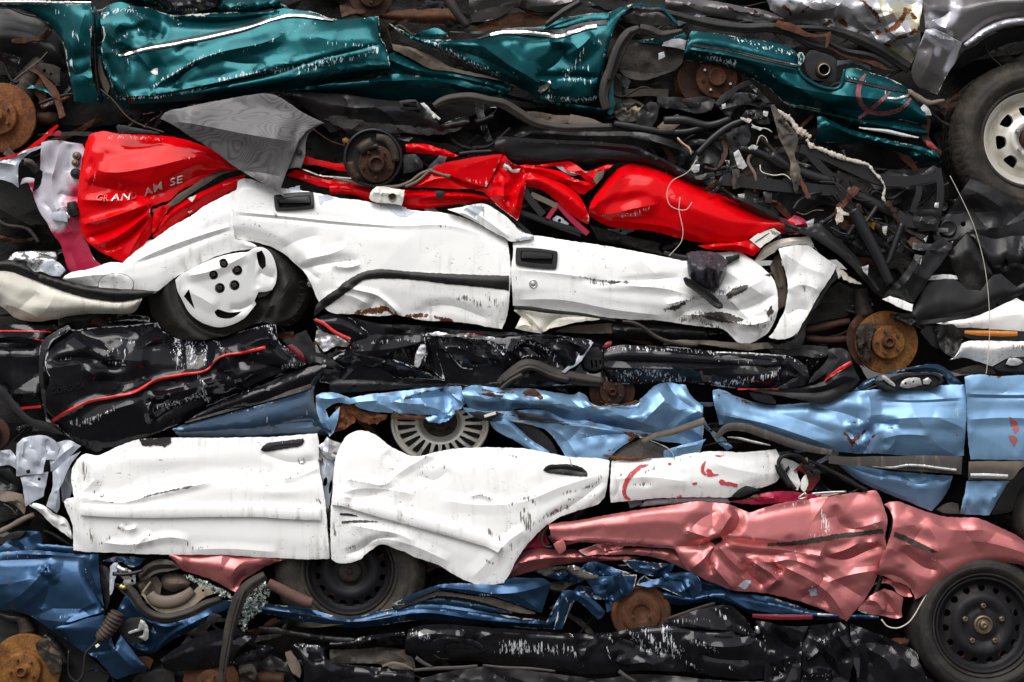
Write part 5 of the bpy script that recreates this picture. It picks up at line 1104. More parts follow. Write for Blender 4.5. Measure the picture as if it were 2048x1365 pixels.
# wheel with broken cover on a flat tyre
mpw = frame(1310*K, 440+380*K, .0)
aw = lathe(A, 'wheel', 'void_black', mpw, sharpprof([(95, -.12), (96, -.02), (90, -.02), (.5, -.04)]), 48, 'flat tyre with a cracked white five-bolt wheel cover')
panel(aw, 'tyre', 'tyre_rubber', 'd', '860,455 880,430 960,360 1020,320 1150,240 1300,160 1450,120 1520,150 1590,180 1660,220 1720,275 1770,335 1795,400 1798,450 1780,520 1750,570 1710,605 1660,622 1600,612 1530,598 1460,612 1390,645 1310,675 1220,692 1130,700 1050,696 990,672 940,630 900,590 872,530', o=.03, nz=(2.5, 60), s=5,
      fn=lambda p: -.05*np.clip((np.hypot(p[:, 0]-1310*K, (p[:, 1]-440-400*K)*1.15)-108)/50, 0, 2)**2+.028*np.exp(-((np.hypot(p[:, 0]-1310*K, p[:, 1]-440-390*K)-118)/14)**2)+.02*np.exp(-((np.hypot(p[:, 0]-1310*K, p[:, 1]-440-390*K)-98)/5)**2),
      cr=['1500,540 1620,470 1720,330|18|30', '1330,640 1480,580 1600,560|-16|22', '1640,250 1680,330 1640,420|12|22', '900,560 980,640 1100,680|-8|14', '1600,600 1700,560 1780,440|14|14'], dirt=['1650,480 1760,540|16|.6'], hem=10, edge=0)
for i in range(13):
    a = math.radians(-6+6.0*i); 
    x0, y0 = 1310*K+142*math.cos(a), 440+398*K+112*math.sin(a)
    x1, y1 = 1310*K+160*math.cos(a), 440+398*K+128*math.sin(a)
    if y0 > 548 and i < 9:
        tube(aw, 'tread_groove', 'void_black', 'k', '%f,%f %f,%f' % (x0, y0, x1, y1), .005-.0, 1.0, seg=6)
cf = lambda p: .012*(1-(np.hypot(p[:, 0]-450, p[:, 1]-571)/105)**2)
bolt_xy = [(1300, 255), (1240, 318), (1378, 293), (1278, 397), (1363, 380)]
cov = panel(aw, 'wheel_cover', 'wheel_white', 'd', '1018,350 1050,318 1100,290 1180,250 1280,212 1380,192 1440,185 1480,162 1530,162 1570,190 1600,255 1608,320 1600,370 1580,408 1540,418 1502,420 1478,470 1488,490 1460,525 1420,570 1370,600 1320,618 1270,625 1220,615 1160,590 1100,540 1060,470 1030,410', o=.075, fn=cf, nz=(.8, 60), s=4, sharp=40, rag=.2,
            cr=['1080,330 1250,290 1440,200|10|16', '1060,400 1180,460 1260,510|6|20', '1500,300 1560,330 1600,340|-8|18', '1480,480 1400,520 1330,520|-8|14', '1500,190 1480,300 1500,400|-6|16'],
            holes=[ellipse(x*K, 440+y*K, 8.6) for x, y in bolt_xy]+[rrect(P('d', '1240,530 1262,515 1345,540 1405,535'), .3) if 0 else smooth_line(P('d', '1245,535 1265,518 1330,538 1405,532 1380,552 1340,572 1290,572 1260,560'), 3, True), smooth_line(P('d', '1068,445 1098,402 1110,450 1132,520 1110,495'), 3, True), smooth_line(P('d', '1490,190 1520,178 1540,215 1545,270 1525,288 1508,270 1495,230'), 3, True)],
            scr=['1480,470 1560,420|4|.6', '1590,250 1600,350|3|.7'], dirt=['1090,420 1120,500|5|.8', '1100,320 1300,230|6|.3', '1260,560 1400,560|5|.6'], hem=5, edge=.3, fl=.02)
for x, y in bolt_xy:
    m_ = frame(x*K, 440+y*K, .082)
    lathe(aw, 'bolt_cap', 'black_plastic', m_, sharpprof([(10.4, -.004), (10.2, .006), (8.6, .006), (8, -.006), (.3, -.008)]), 32)
    bolts(aw, m_, [(0, 0)], 5.6, -.008, .006, 'cast_iron', 'lug_nut')
panel(aw, 'cover_crack', 'dusty_trim', 'd', '1490,422 1540,420 1575,412 1545,440 1500,452', o=.066, nz=(3, 10), s=3)

in1 = rrect(P('a', '1612,1158 1802,1136 1806,1194 1620,1208'), .1); in2 = rrect(P('e', '1050,180 1240,196 1232,258 1050,240'), .1)
ad = panel(A, 'rear_door', 'white_paint', 'k', '476,362 484,358 497,358 515,364 535,371 560,376 600,381 640,388 680,397 721,401 766,411 800,417 825,421 886,426 921,434 955,448 985,465 1000,472 1015,482 1020,520 1021,560 1019,590 1014,633 1004,658 973,654 950,649 928,646 890,643 852,642 811,634 790,630 760,633 715,629 690,628 660,625 645,612 634,598 624,572 610,547 598,534 585,523 568,508 551,498 517,486 482,480 466,476 465,445 467,413', o=.075, nz=(1.5, 90), s=4.6,
      prof=[(0, -30), (.12, 2), (.45, 12), (.75, 10), (1, -30)],
      cr=['468,424 560,432 680,444 790,452 900,452 990,478|5|7', '468,430 560,438 680,450 790,458|-5|7', '610,520 690,494 700,478|12|16', '600,540 650,528 720,520|-12|14', '660,532 700,535 722,528|14|9', '672,572 720,582 752,590 775,606 800,630|16|9', '752,590 745,612 720,628|-14|16', '640,600 690,590 740,610|10|14', '840,615 900,612 980,640|-8|16', '800,560 900,565 1000,575|5|20', '560,500 600,480 640,470|-8|22', '640,560 620,545 600,530|-8|12'],
      dn='690,490,-9,14,10;850,625,-8,26,9;770,480,5,60,22', rust=['712,628 745,622 775,620 790,632|11|.95', '808,634 850,632 900,644|10|.95', '750,612 775,606|8|.7', '855,622 900,632|9|.6'], dirt=['640,590 720,620|10|.7', '480,472 560,490|4|.5', '830,600 1010,640|8|.35', '580,530 620,570|8|.4'],
      scr=['690,497 700,480 722,492|2.5|1', '917,598 930,596 960,612|7|1', '975,595 1000,605 995,620|9|.95', '760,412 810,428 850,424|8|.5', '700,530 718,520|4|.9', '880,452 900,456|4|.9', '505,448 540,462|5|.7', '650,555 640,600|5|.6', '580,510 590,520|4|.7', '735,575 760,592|3|.8'], edge=.55, hem=6, holes=[in1])
for q in ('578,376 600,372 600,384 590,390 576,388', '635,392 660,390 668,398 652,402 640,410', '752,404 790,408 830,425 812,434 795,432 780,420', '790,405 800,418 790,412', '545,422 556,428 552,436'):
    panel(ad.ob, 'paint_chip', 'grey_primer', 'k', q, on=ad, lift=.0016, nz=(0, 9), s=2.5, hem=0, fl=.002, rag=1.5, edge=0)
panel(ad.ob, 'door_trim', 'black_rubber', 'k', '627,632 630,618 637,606 655,590 677,576 680,572 703,556 722,546 745,540 770,539 815,543 880,547 955,550 1018,552 1018,581 955,574 900,569 835,561 790,558 750,558 725,562 708,575 690,588 668,604 650,616 635,628', on=ad, lift=.006, prof=[(0, -3), (.4, 6), (1, -3)], nz=(.5, 30), hem=3, fl=.012, s=4, edge=0, dirt=['960,570 1010,575|4|.4'])
recess_handle(ad.ob, ad, rrect(P('a', '1590,1135 1820,1115 1826,1212 1600,1226'), .12), inner=in1, depth=.035)
ap = panel(A, 'windscreen_pillar', 'white_paint', 'k', '895,419 920,415 940,411 962,407 975,410 992,420 1010,432 1035,455 1052,466 1068,472 1062,480 1040,481 1022,484 1008,476 985,464 958,448 926,432', o=.088, nz=(1, 40), cr=['930,414 960,432 1020,475|8|9', '895,422 930,428 960,445|8|7'], scr=['940,410 965,420 970,432|7|.9', '1040,478 1068,474|4|.9', '900,424 930,432|4|.8'], edge=.9, hem=5)
for q in ('925,420 940,412 968,414 960,426 950,436 938,428', '1030,478 1066,472 1062,478 1040,482'):
    panel(ap.ob, 'paint_chip', 'grey_primer', 'k', q, on=ap, lift=.0016, nz=(0, 9), s=2.5, hem=0, fl=.002, rag=1.5, edge=0)
af = panel(A, 'front_door', 'white_paint', 'k', '1026,486 1035,478 1048,473 1066,471 1097,475 1131,481 1197,490 1266,502 1334,515 1375,522 1400,512 1440,505 1479,505 1503,519 1530,540 1546,557 1553,576 1556,600 1555,624 1548,645 1537,664 1515,680 1496,688 1478,686 1462,672 1448,660 1420,655 1390,652 1348,646 1310,641 1270,640 1231,637 1162,628 1093,619 1026,611 1024,575 1022,536 1026,510', o=.08, nz=(1.6, 80), s=4.6,
      prof=[(0, -28), (.1, 0), (.45, 14), (.75, 10), (1, -38)],
      cr=['1024,540 1120,548 1200,560 1280,568 1380,575|5|8', '1160,556 1215,566 1290,560 1360,556|-13|11', '1190,568 1260,572 1340,580 1400,600|12|14', '1380,560 1440,590 1530,560|20|22', '1350,640 1400,610 1480,620 1550,590|-26|16', '1360,630 1420,632 1500,650 1545,640|22|12', '1400,655 1440,640 1470,680|-18|12', '1330,610 1380,600 1440,605|14|14', '1430,530 1480,560 1540,600|12|22', '1460,600 1500,640 1530,660|14|12', '1026,600 1120,600 1230,620 1330,632|8|14'],
      dn='1400,600,-14,26,12;1500,600,10,24,30;1250,530,6,70,22;1470,640,-16,30,12', auto=(4, 10, 22, 10, 40),
      scr=['1160,553 1200,562 1230,563|4|1', '1180,567 1220,570|3|1', '1330,620 1380,600 1440,585 1490,575|8|.9', '1360,640 1420,628 1500,650 1530,652|10|.9', '1450,580 1490,575|7|.9', '1030,555 1035,575|4|1', '1195,530 1220,535|5|.85', '1130,500 1200,508|5|.7', '1300,560 1310,566|3|1', '1530,620 1545,640|6|.9', '1400,640 1440,660|6|.9'], dirt=['1350,630 1500,650|10|.7', '1120,530 1200,560|8|.35'], edge=.6, hem=6, holes=[in2])
for q in ('1452,588 1475,574 1500,569 1490,582 1470,592 1455,600', '1330,618 1350,612 1368,602 1372,608 1350,622', '1400,630 1440,624 1490,640 1470,646 1420,640', '1532,628 1542,612 1548,622 1538,635', '1528,550 1545,545 1540,552'):
    panel(af.ob, 'paint_chip', 'dusty_trim', 'k', q, on=af, lift=.0016, nz=(0, 9), s=2.5, hem=0, fl=.002, rag=2, edge=0)
recess_handle(af.ob, af, rrect(P('e', '1022,160 1265,182 1256,288 1020,262'), .14), inner=in2, depth=.035)
mpl = frame(680+1122*K, 440+372*K, .0)
hz = float(af.H(np.array([[680+1122*K, 440+372*K]]))[0])
mpl = frame(680+1122*K, 440+372*K, hz)
lathe(af.ob, 'door_lock', 'bright_steel', mpl, sharpprof([(9, -.006), (8.6, .003), (7, .004), (6.6, .001), (5, .001), (4.6, .004), (.3, .004)]), 36)
mi = panel(A, 'door_mirror', 'mirror_plastic', 'f', '72,195 100,184 160,182 220,185 255,196 290,218 312,245 304,300 285,350 262,395 238,422 205,412 170,400 130,375 100,345 82,310 76,250', o=.15, crown=55, prof=[(0, -40), (.4, 20), (.75, 5), (1, -30)], nz=(2, 30), cr=['150,195 200,270 270,300 305,260|14|12', '150,195 230,200 300,240|-8|10'], scr=['180,220 260,280|14|.6', '170,370 240,400|8|.6'], s=4, fl=.06, edge=.2)
panel(A, 'mirror_base', 'black_plastic', 'f', '52,340 66,332 92,342 150,380 210,420 262,468 284,492 284,512 266,520 235,508 180,462 120,415 66,375', o=.16, nz=(1, 20), cr=['66,350 160,415 270,500|-10|8'], s=3, fl=.03, dirt=['80,355 270,500|4|.6'])
panel(A, 'mirror_base', 'black_rubber', 'f', '300,215 350,205 382,200 380,220 340,245 308,260', o=.10, nz=(1, 15), s=3)
panel(A, 'sill_flap', 'cream_paint', 'k', '1028,622 1045,636 1060,652 1084,666 1100,658 1125,652 1160,644 1200,640 1195,634 1160,630 1093,620 1030,612', o=.06, nz=(2, 20), cr=['1030,615 1060,636 1086,664|16|12', '1086,664 1110,640 1180,634|-14|12'], rag=1, edge=.8)
panel(A, 'sill_flap', 'cream_paint', 'k', '1030,657 1042,634 1048,636 1062,652 1084,667 1060,664', o=.065, nz=(2, 14), cr=['1032,655 1050,650 1080,665|8|9'])
strip(A, 'sill_trim', 'black_rubber', 'e', '1010,510 1100,515 1200,530 1400,550 1600,585', [8, 9, 7, 6, 3], o=.085, lift=0)
panel(A, 'sill', 'black_plastic', 'e', '1586,605 1700,600 1850,612 2040,625 2120,630 2140,690 2040,695 1850,692 1700,690 1586,688', o=.02, prof=[(0, -10), (.4, 15), (1, -20)], nz=(1, 40), dirt=['1700,610 2040,640|6|.5'])
tube(A, 'sill_seal', 'seal_rubber', 'e', '1640,590 1700,598 1760,625 1830,675 1900,705 2000,725 2080,728', .07, [3, 4, 4, 4, 4, 3], asp=.6)
panel(A, 'floor_edge', 'taupe_trim', 'e', '1250,650 1300,625 1400,612 1580,600 1582,660 1400,660', o=.0, nz=(5, 20), auto=(5, 10, 14, 5, 20), dirt=['1300,640 1560,630|12|.8'])
panel(A, 'front_fender', 'white_paint', 'f', '606,168 640,158 690,150 740,146 782,148 820,176 860,208 905,240 946,266 925,310 890,365 840,440 812,490 788,535 765,575 745,602 725,645 695,672 640,692 570,690 550,680 580,650 605,600 625,560 640,535 652,470 662,400 655,340 640,280 622,220', o=.07, nz=(2, 60), tilt=(-.1, 0), s=4.6,
      cr=['606,168 690,230 800,290 900,320|14|40', '655,410 720,380 800,390 850,420|14|24', '650,560 720,520 790,530|-12|22', '780,150 720,260 662,400|-8|34'], dn='760,400,-8,8,12', scr=['735,365 765,420|4|1', '600,168 700,150|3|.8', '830,380 835,390|3|.9', '920,265 945,275|4|.8'], dirt=['580,660 720,640|8|.5'], edge=.6, hem=5)
panel(A, 'fender_top', 'cream_paint', 'f', '465,240 490,205 520,165 560,135 610,115 680,104 740,100 792,92 800,125 830,175 782,146 740,144 690,148 640,156 606,165 585,190 555,205 510,235', o=.05, nz=(3, 25), cr=['490,220 560,160 680,125 790,120|12|10'], dirt=['480,220 560,190|8|.7'], auto=(3, 8, 14, 30, 20))
panel(A, 'inner_fender', 'taupe_trim', 'f', '555,270 590,210 610,200 635,290 655,400 645,500 610,520 605,440 590,360', o=.0, nz=(4, 25), auto=(4, 12, 16, 80, 20))
panel(A, 'torn_liner', 'cream_paint', 'f', '930,268 960,280 1000,312 1050,348 1092,372 1060,374 1010,358 985,345 970,325 955,345 948,310', o=.05, nz=(5, 10), s=3.5, rag=1.5, dirt=['960,300 1060,360|6|.5'])
panel(A, 'fender_liner', 'black_plastic', 'f', '745,605 790,530 845,440 900,360 945,290 990,330 940,350 880,420 830,500 790,560 765,620 762,680 735,745 690,752 620,752 570,742 640,712 700,690', o=.045, nz=(4, 30), auto=(4, 10, 16, 60, 20))
panel(A, 'inner_wall', 'tar_coating', 'f', '745,610 800,520 880,420 960,360 1040,400 1050,520 1000,560 900,580 800,605', o=-.08, nz=(5, 30), auto=(5, 14, 22, 20, 40))
for q, r in (('760,640 860,625 960,600 1020,590', [8, 9, 8, 7]), ('770,690 900,700 1040,690', [7, 8, 7])):
    tube(A, 'suspension_arm', 'dark_rust', 'f', q, -.05, r, wob=.2)
tube(A, 'strut', 'cast_iron', 'f', '1080,400 1090,480 1110,560', -.04, [14, 16, 18], wob=.2)
adisc, mpA = brake_disc(A, 'orange_rust', 1348+1235*K, 440+712*K, .01, 63, 34, (0, 0, 14), 'brown_rust', 5, label='rusty brake disc and caliper in the wheel arch')
panel(adisc, 'caliper', 'cast_iron', 'f', '1060,640 1085,610 1130,600 1165,605 1172,640 1150,680 1140,740 1150,810 1130,825 1090,815 1070,780 1058,720', o=.055, nz=(3, 14), auto=(5, 10, 10, 80, 30), s=3.5, prof=[(0, -15), (.3, 10), (.7, 10), (1, -15)], rust=['1080,640 1120,800|10|.5'])
panel(adisc, 'dust_shield', 'dark_rust', 'f', '1000,700 1020,610 1080,545 1150,530 1130,560 1090,620 1065,700 1075,800 1110,860 1060,830 1020,770', o=-.01, nz=(4, 20), auto=(4, 8, 12, 80, 30))
panel(A, 'wheel_arch_liner', 'black_plastic', 'f', '1250,545 1300,548 1380,535 1400,500 1440,420 1480,370 1560,345 1640,350 1700,400 1780,412 1850,320 1900,315 1990,390 2080,340 2080,400 1990,445 1900,495 1800,540 1700,572 1600,592 1500,602 1400,612 1370,612 1330,600 1280,580', o=.055, prof=[(0, 0), (.55, 12), (.8, 4), (.86, -6), (1, -12)], nz=(3, 60), cr=['1400,590 1550,570 1720,540 1960,430|-8|8', '1300,560 1370,600 1400,560|14|12'], dirt=['1450,500 1900,400|24|.35'], holes=[ellipse(1348+1878*K, 440+495*K, 3), ellipse(1348+1735*K, 440+553*K, 3)], hem=4)
panel(A, 'front_wing', 'white_paint', 'f', '1520,600 1600,590 1700,572 1800,542 1900,497 1990,455 2080,500 2080,650 1990,645 1850,636 1740,628 1640,625', o=.05, prof=[(0, -5), (.5, 8), (1, -15)], nz=(1, 60), edge=.2)
panel(A, 'front_wing_edge', 'white_paint', 'f', '1465,352 1500,325 1560,318 1640,322 1650,345 1560,346', o=.04, nz=(1, 30), edge=.2)
panel(A, 'lamp_recess', 'black_plastic', 'f', '1640,622 1740,630 1850,638 1990,648 2080,652 2080,708 1990,700 1850,705 1720,690 1660,660', o=.03, nz=(2, 30), rust=['1640,640 1700,625|4|.6'])
strip(A, 'indicator_lamp', 'amber_lens', 'f', '1688,652 1760,658 1850,660 1920,662 1995,662', [6, 10, 11, 11, 9], o=.075, lift=0, round_=8)
panel(A, 'front_bumper', 'white_paint', 'f', '1605,810 1640,790 1660,760 1668,725 1700,706 1800,702 1900,704 2080,708 2080,795 1990,798 1930,808 1880,835 1850,852 1800,835 1740,815 1680,800 1650,805', o=.08, prof=[(0, -15), (.3, 14), (1, -50)], nz=(1.2, 50), scr=['1960,735 2050,745|7|1'], hem=6)
panel(A, 'lamp_bowl', 'black_rubber', 'f', '1510,620 1560,608 1620,605 1655,640 1680,690 1665,720 1655,760 1625,800 1580,780 1545,740 1530,680', o=.06, nz=(2, 25), prof=[(0, -10), (.4, -40), (.8, -30), (1, 0)], hem=0)
panel(A, 'lamp_rim', 'headlamp_glass', 'f', '1600,812 1625,800 1655,755 1672,715 1678,740 1660,790 1630,808', o=.075, nz=(1, 15))
panel(A, 'bumper_grille', 'black_plastic', 'f', '1850,855 1890,835 1935,810 2000,800 2080,798 2080,885 1980,880 1880,875', o=.04, nz=(3, 20), auto=(4, 8, 14, 10, 40))
panel(A, 'torn_sheet', 'silver_paint', 'f', '1925,840 1945,805 2000,805 2030,830 1980,848', o=.06, nz=(5, 8), s=3)
panel(A, 'hose_bracket', 'black_plastic', 'f', '1430,650 1470,610 1520,620 1545,680 1555,750 1520,745 1460,690', o=.02, nz=(3, 20))
panel(A, 'hose_end', 'black_rubber', 'f', '1255,560 1300,545 1390,545 1408,575 1395,600 1370,612 1330,590', o=.085, nz=(1, 15), prof=[(0, -5), (.5, -22), (1, 0)], s=3, hem=0, fl=.03)
# ================================================================ black car with red pin-stripes
B = thing('crushed_car', 800, 770, 0, 'black crushed car with thin red stripes, between upper white car and light blue car', 'wrecked car', 'crushed cars in the pile')
shell(B, '-60,630 300,640 1000,650 1700,700 1760,800 1400,830 1000,800 640,830 330,950 -60,960', o=-.16, seed=6, n=26)
bb = panel(B, 'rear_bumper', 'black_paint', 'd', '-60,612 120,608 260,610 392,616 350,640 300,665 255,690 238,730 226,800 224,870 228,950 232,1010 238,1080 160,1090 125,1090 100,1055 62,1010 30,970 0,945 -60,900', o=.04, prof=[(0, -30), (.2, 12), (.3, 0), (.4, 14), (.8, 8), (1, -20)], nz=(1.6, 60), cr=['-60,755 100,748 226,745|-14|8', '-60,690 120,680 235,705|14|14', '60,1010 150,1008 232,1006|12|8', '-60,720 100,715 226,720|-8|10'], dirt=['100,900 230,980|20|.5', '-40,750 225,750|4|.7'], auto=(4, 8, 20, 5, 20))
for q, w_ in (('-60,645 120,645 200,646 300,652', 2.6), ('120,1096 180,1090 238,1085', 5), ('200,690 240,700 300,700 390,682', 2)):
    strip(bb.ob, 'pin_stripe', 'red_line', 'd', q, w_, bb, .003, round_=1, fl=.004)
panel(B, 'bumper_end', 'black_plastic', 'd', '395,612 410,630 380,660 310,700 275,760 262,840 262,950 268,1060 280,1150 300,1180 268,1170 250,1080 240,1010 230,930 226,830 232,740 250,700 320,650', o=.06, nz=(2, 30), prof=None, scr=['235,720 228,900|3|.9', '230,940 250,1100|3|.9', '300,680 400,625|3|.9', '270,1000 262,850|2.5|.8'], edge=1, cr=['390,630 265,760 250,900 275,1150|14|10'])
bm = panel(B, 'quarter_panel', 'black_paint', 'd', '400,632 440,640 520,628 600,622 700,618 800,608 880,600 915,598 940,640 980,668 1040,695 1130,702 1220,694 1320,672 1400,648 1500,622 1600,590 1605,640 1615,700 1660,740 1720,785 1775,838 1740,862 1690,882 1620,908 1540,940 1460,975 1380,1012 1330,1030 1290,1048 1240,1070 1190,1090 1140,1125 1090,1155 1040,1185 980,1210 900,1245 820,1270 740,1300 650,1335 560,1368 520,1340 470,1305 420,1275 380,1245 340,1205 300,1180 275,1155 266,1060 272,980 290,930 270,870 262,830 275,770 310,710 360,660', o=.075, s=4.4, nz=(3, 45), prof=[(0, -70), (.2, 0), (.5, 18), (.72, 18), (1, -60)],
      cr=['262,822 340,815 430,800 540,808 600,838 650,852 745,856|-26|14', '400,660 480,720 560,770 640,830|30|20', '420,640 560,650 680,640 820,660|18|12', '500,740 600,790 700,840|-18|14', '820,860 840,740 900,700 1000,690|24|18', '830,740 930,720 1000,700 1100,705|-18|12', '1200,700 1240,720 1250,790 1220,850|20|16',
          '280,1150 400,1110 520,1050 650,1030 790,1000 900,930 1050,900 1200,870 1260,810 1310,785 1400,775 1540,740|16|10', '520,930 640,940 740,940 860,900|-24|20', '480,860 540,900 580,960 700,990|20|16', '1330,790 1340,860 1360,940 1385,1012|34|16', '1330,800 1420,810 1560,850 1700,870|-18|20', '1260,870 1320,900 1370,960 1385,1010|-22|14',
          '1385,1012 1480,950 1600,900 1770,840|14|10', '850,1040 1000,1010 1180,960 1330,920|18|12', '870,1060 860,1120 880,1180|22|12', '880,1180 1000,1100 1100,1060 1210,1030|-18|14', '850,1040 900,1060 960,1050 1000,1020|-16|10', '400,1200 520,1170 640,1110 800,1060|14|16', '640,1000 700,950 850,920|10|14', '1400,770 1500,700 1600,690|18|14', '1600,600 1560,680 1590,740|16|14', '1620,700 1640,760 1700,830|-14|12'],
      dn='690,775,-18,12,14;680,790,10,24,22;560,900,10,22,16;1150,780,-10,30,16;1500,830,-10,40,14;500,1250,8,40,16', auto=(8, 12, 20, 20, 40),
      scr=['1030,700 1040,850|16|1', '1100,710 1120,840|16|1', '1170,700 1190,820|12|1', '640,760 740,760|10|.85', '620,770 650,820 700,830 740,770|5|1', '420,1180 500,1180 560,1160|12|.95', '500,1160 660,1105|4|1', '940,1090 1040,1060 1180,1020|12|1', '1180,985 1210,1050|10|1', '1150,900 1190,960|8|.9', '880,1050 855,1100|6|.9', '1390,1010 1500,960|4|1', '1640,850 1750,850|9|1', '1620,710 1720,790|8|.9', '700,690 780,720|7|.85', '300,810 420,805|4|.9', '560,820 740,850|4|.9', '1350,650 1590,600|7|1', '1560,620 1600,690|8|1', '1250,700 1300,760|6|.85', '860,1180 890,1150|5|.9', '1320,790 1560,770|4|.8'], dirt=['640,760 740,830|10|.7', '400,1190 560,1180|14|.6'], hem=8, edge=1)
strip(bm.ob, 'pin_stripe', 'red_line', 'd', '302,1172 400,1110 520,1055 650,1030 740,1010 800,990 900,935 1050,900 1200,872 1235,840 1262,808 1310,785 1400,775 1470,758 1542,740', [7, 7, 6, 6, 6, 5, 6, 6, 7, 6, 4, 3, 5, 6, 6], bm, .006, round_=3, fl=.008, dirt=['1000,900 1200,870|3|.4'])
text_on(bm, bm.ob, 'emblem_letter', 'black_plastic', 'CORSICA', 101, 789, 17, -10, 1.0, .006, .003, None, 1.0, .1)
panel(B, 'tail_lamp_bracket', 'dark_red_lens', 'd', '1640,740 1700,720 1760,780 1775,830 1740,810 1690,770', o=.0, nz=(3, 14))
panel(B, 'lower_valance', 'black_paint', 'd', '1060,1182 1140,1130 1250,1072 1380,1018 1540,950 1700,885 1800,855 1900,838 1885,880 1850,930 1825,965 1720,1000 1600,1045 1480,1085 1340,1125 1220,1155 1120,1178', o=.07, prof=[(0, -10), (.4, 14), (1, -25)], nz=(2, 50), scr=['1700,890 1900,850|6|.7', '1380,1020 1500,970|4|.8'], dirt=['1300,1100 1800,940|8|.4'])
panel(B, 'wheel_cap', 'black_plastic', 'd', '1800,790 1830,770 1880,780 1960,830 1940,860 1860,850 1810,830', o=.06, nz=(4, 14), auto=(3, 10, 10, 20, 50), scr=['1810,800 1920,830|5|.8'])
panel(B, 'torn_sheet', 'silver_paint', 'd', '1840,640 1890,630 1930,660 1990,690 2033,720 2010,740 1950,735 1900,760 1880,770 1860,740 1830,700', o=.06, nz=(9, 10), auto=(8, 14, 9, 40, 60), s=3.2, scr=['1850,660 1960,720|8|.8'], rust=['1900,740|6|.5'])
panel(B, 'sill_shadow', 'black_steel', 'd', '1640,700 1780,640 1850,780 1800,840 1700,760', o=-.02, nz=(4, 20))
brake_disc(B, 'dark_rust', -14, 868, .02, 34, 18)
panel(B, 'lower_arch', 'black_plastic', 'd', '-60,950 0,955 60,1020 120,1095 180,1150 280,1180 330,1215 380,1250 300,1240 200,1210 120,1150 40,1070 -60,990', o=.05, nz=(2, 30))
# middle of the black car
panel(B, 'door_sill', 'black_paint', 'e', '-160,575 -60,545 0,548 60,570 110,610 160,650 220,695 280,722 360,726 440,718 490,712 478,738 400,742 300,740 180,735 80,715 -20,680 -110,650', o=.05, prof=[(0, -15), (.4, 14), (1, -20)], nz=(2, 30), scr=['280,680 320,715|6|.95', '330,720 480,725|5|.95', '70,710 200,735|3|.8'], auto=(3, 10, 16, 30, 20), edge=1)
strip(B, 'pin_stripe', 'red_line', 'e', '-145,580 -90,605 -40,645 10,672 60,694', 6, o=.078, lift=0)
panel(B, 'roof_panel', 'black_steel', 'e', '60,560 200,600 400,610 560,625 700,640 900,650 1200,665 1400,690 1300,700 1000,690 700,672 500,672 300,690 150,650', o=.01, nz=(5, 20), auto=(8, 14, 18, 5, 25), scr=['370,640 520,610|5|.8', '270,680 310,720|4|.9', '480,660 700,650|5|.9'], dirt=['600,640 1200,670|8|.6'])
panel(B, 'front_fender', 'black_paint', 'e', '-40,800 0,780 60,756 110,750 180,765 260,792 340,822 430,852 500,885 560,915 612,935 520,928 400,920 300,915 200,905 100,885 20,860 -30,835', o=.06, prof=[(0, -25), (.3, 14), (1, -40)], nz=(2, 40), cr=['0,800 160,790 300,830 480,890|16|12', '20,850 160,880 340,905|-10|10'], scr=['100,752 260,795|3|1', '260,795 440,855|4|1', '440,860 600,930|3|.9'], edge=1)
cp = panel(B, 'crumpled_door', 'black_paint', 'e', '480,668 540,655 620,662 700,678 780,690 860,702 920,720 955,760 995,810 960,832 900,838 850,850 800,865 740,868 700,855 660,810 620,765 585,748 562,755 570,800 590,860 610,928 580,915 540,880 500,870 470,870 430,852 425,830 470,800 500,740', o=.065, s=4, nz=(5, 24), auto=(10, 22, 18, 30, 60), cr=['490,670 510,760 480,850|30|14', '560,750 680,740 800,790 980,815|28|16', '540,660 530,760 590,920|-28|14', '640,680 760,720 900,740|-20|12', '600,770 700,800 860,840|18|12', '700,680 850,760 960,820|20|12'],
      scr=['480,670 560,660|6|1', '500,680 480,860|5|1', '560,760 600,920|4|1', '430,850 500,760|5|1', '860,705 970,790|6|1', '590,745 760,740|3|.9', '700,850 820,850|4|.9', '560,780 580,890|4|1', '900,830 990,810|4|.9', '690,820 710,830|4|1'], edge=1, hem=5)
panel(B, 'crumpled_fender', 'black_paint', 'e', '925,722 975,695 1040,688 1130,690 1220,692 1320,690 1400,688 1462,702 1450,730 1410,790 1380,845 1335,872 1290,888 1240,870 1190,835 1130,800 1080,792 1030,815 1000,812 970,780', o=.06, s=4, nz=(5, 24), auto=(8, 22, 20, 40, 60), cr=['1000,800 1010,740 1060,700 1180,720 1260,780|26|14', '1180,720 1280,720 1400,780|-22|16', '1240,700 1320,780 1340,860|26|16', '1060,720 1120,780 1200,830|-20|14'],
      scr=['1005,800 1015,740 1060,705|5|1', '1060,710 1170,735 1250,790|6|1', '1180,740 1290,880|4|1', '1250,700 1350,690|5|.9', '1380,690 1430,720|5|.9', '940,720 970,790|5|1', '1060,800 1150,810|3|1'], edge=1)
panel(B, 'bent_pillar', 'grey_primer', 'e', '1455,705 1472,712 1452,745 1420,790 1390,832 1345,862 1305,890 1288,885 1320,855 1360,828 1385,785 1420,740', o=.085, nz=(1.5, 20), scr=['1440,720 1380,830|3|.6'], s=3.5)
panel(B, 'torn_seam', 'silver_paint', 'e', '500,660 600,652 640,665 740,660 860,680 950,690 960,720 935,700 860,695 740,678 640,680 540,672', o=.085, nz=(7, 9), s=3, auto=(5, 10, 8, 10, 30), rag=1.6, fl=.006, scr=['520,660 940,690|6|.6'])
panel(B, 'torn_seam', 'silver_paint', 'e', '480,690 500,740 490,800 450,860 430,850 440,780 470,720', o=.075, nz=(7, 9), s=3, rag=1.5, fl=.006, rust=['470,800|7|.4'])
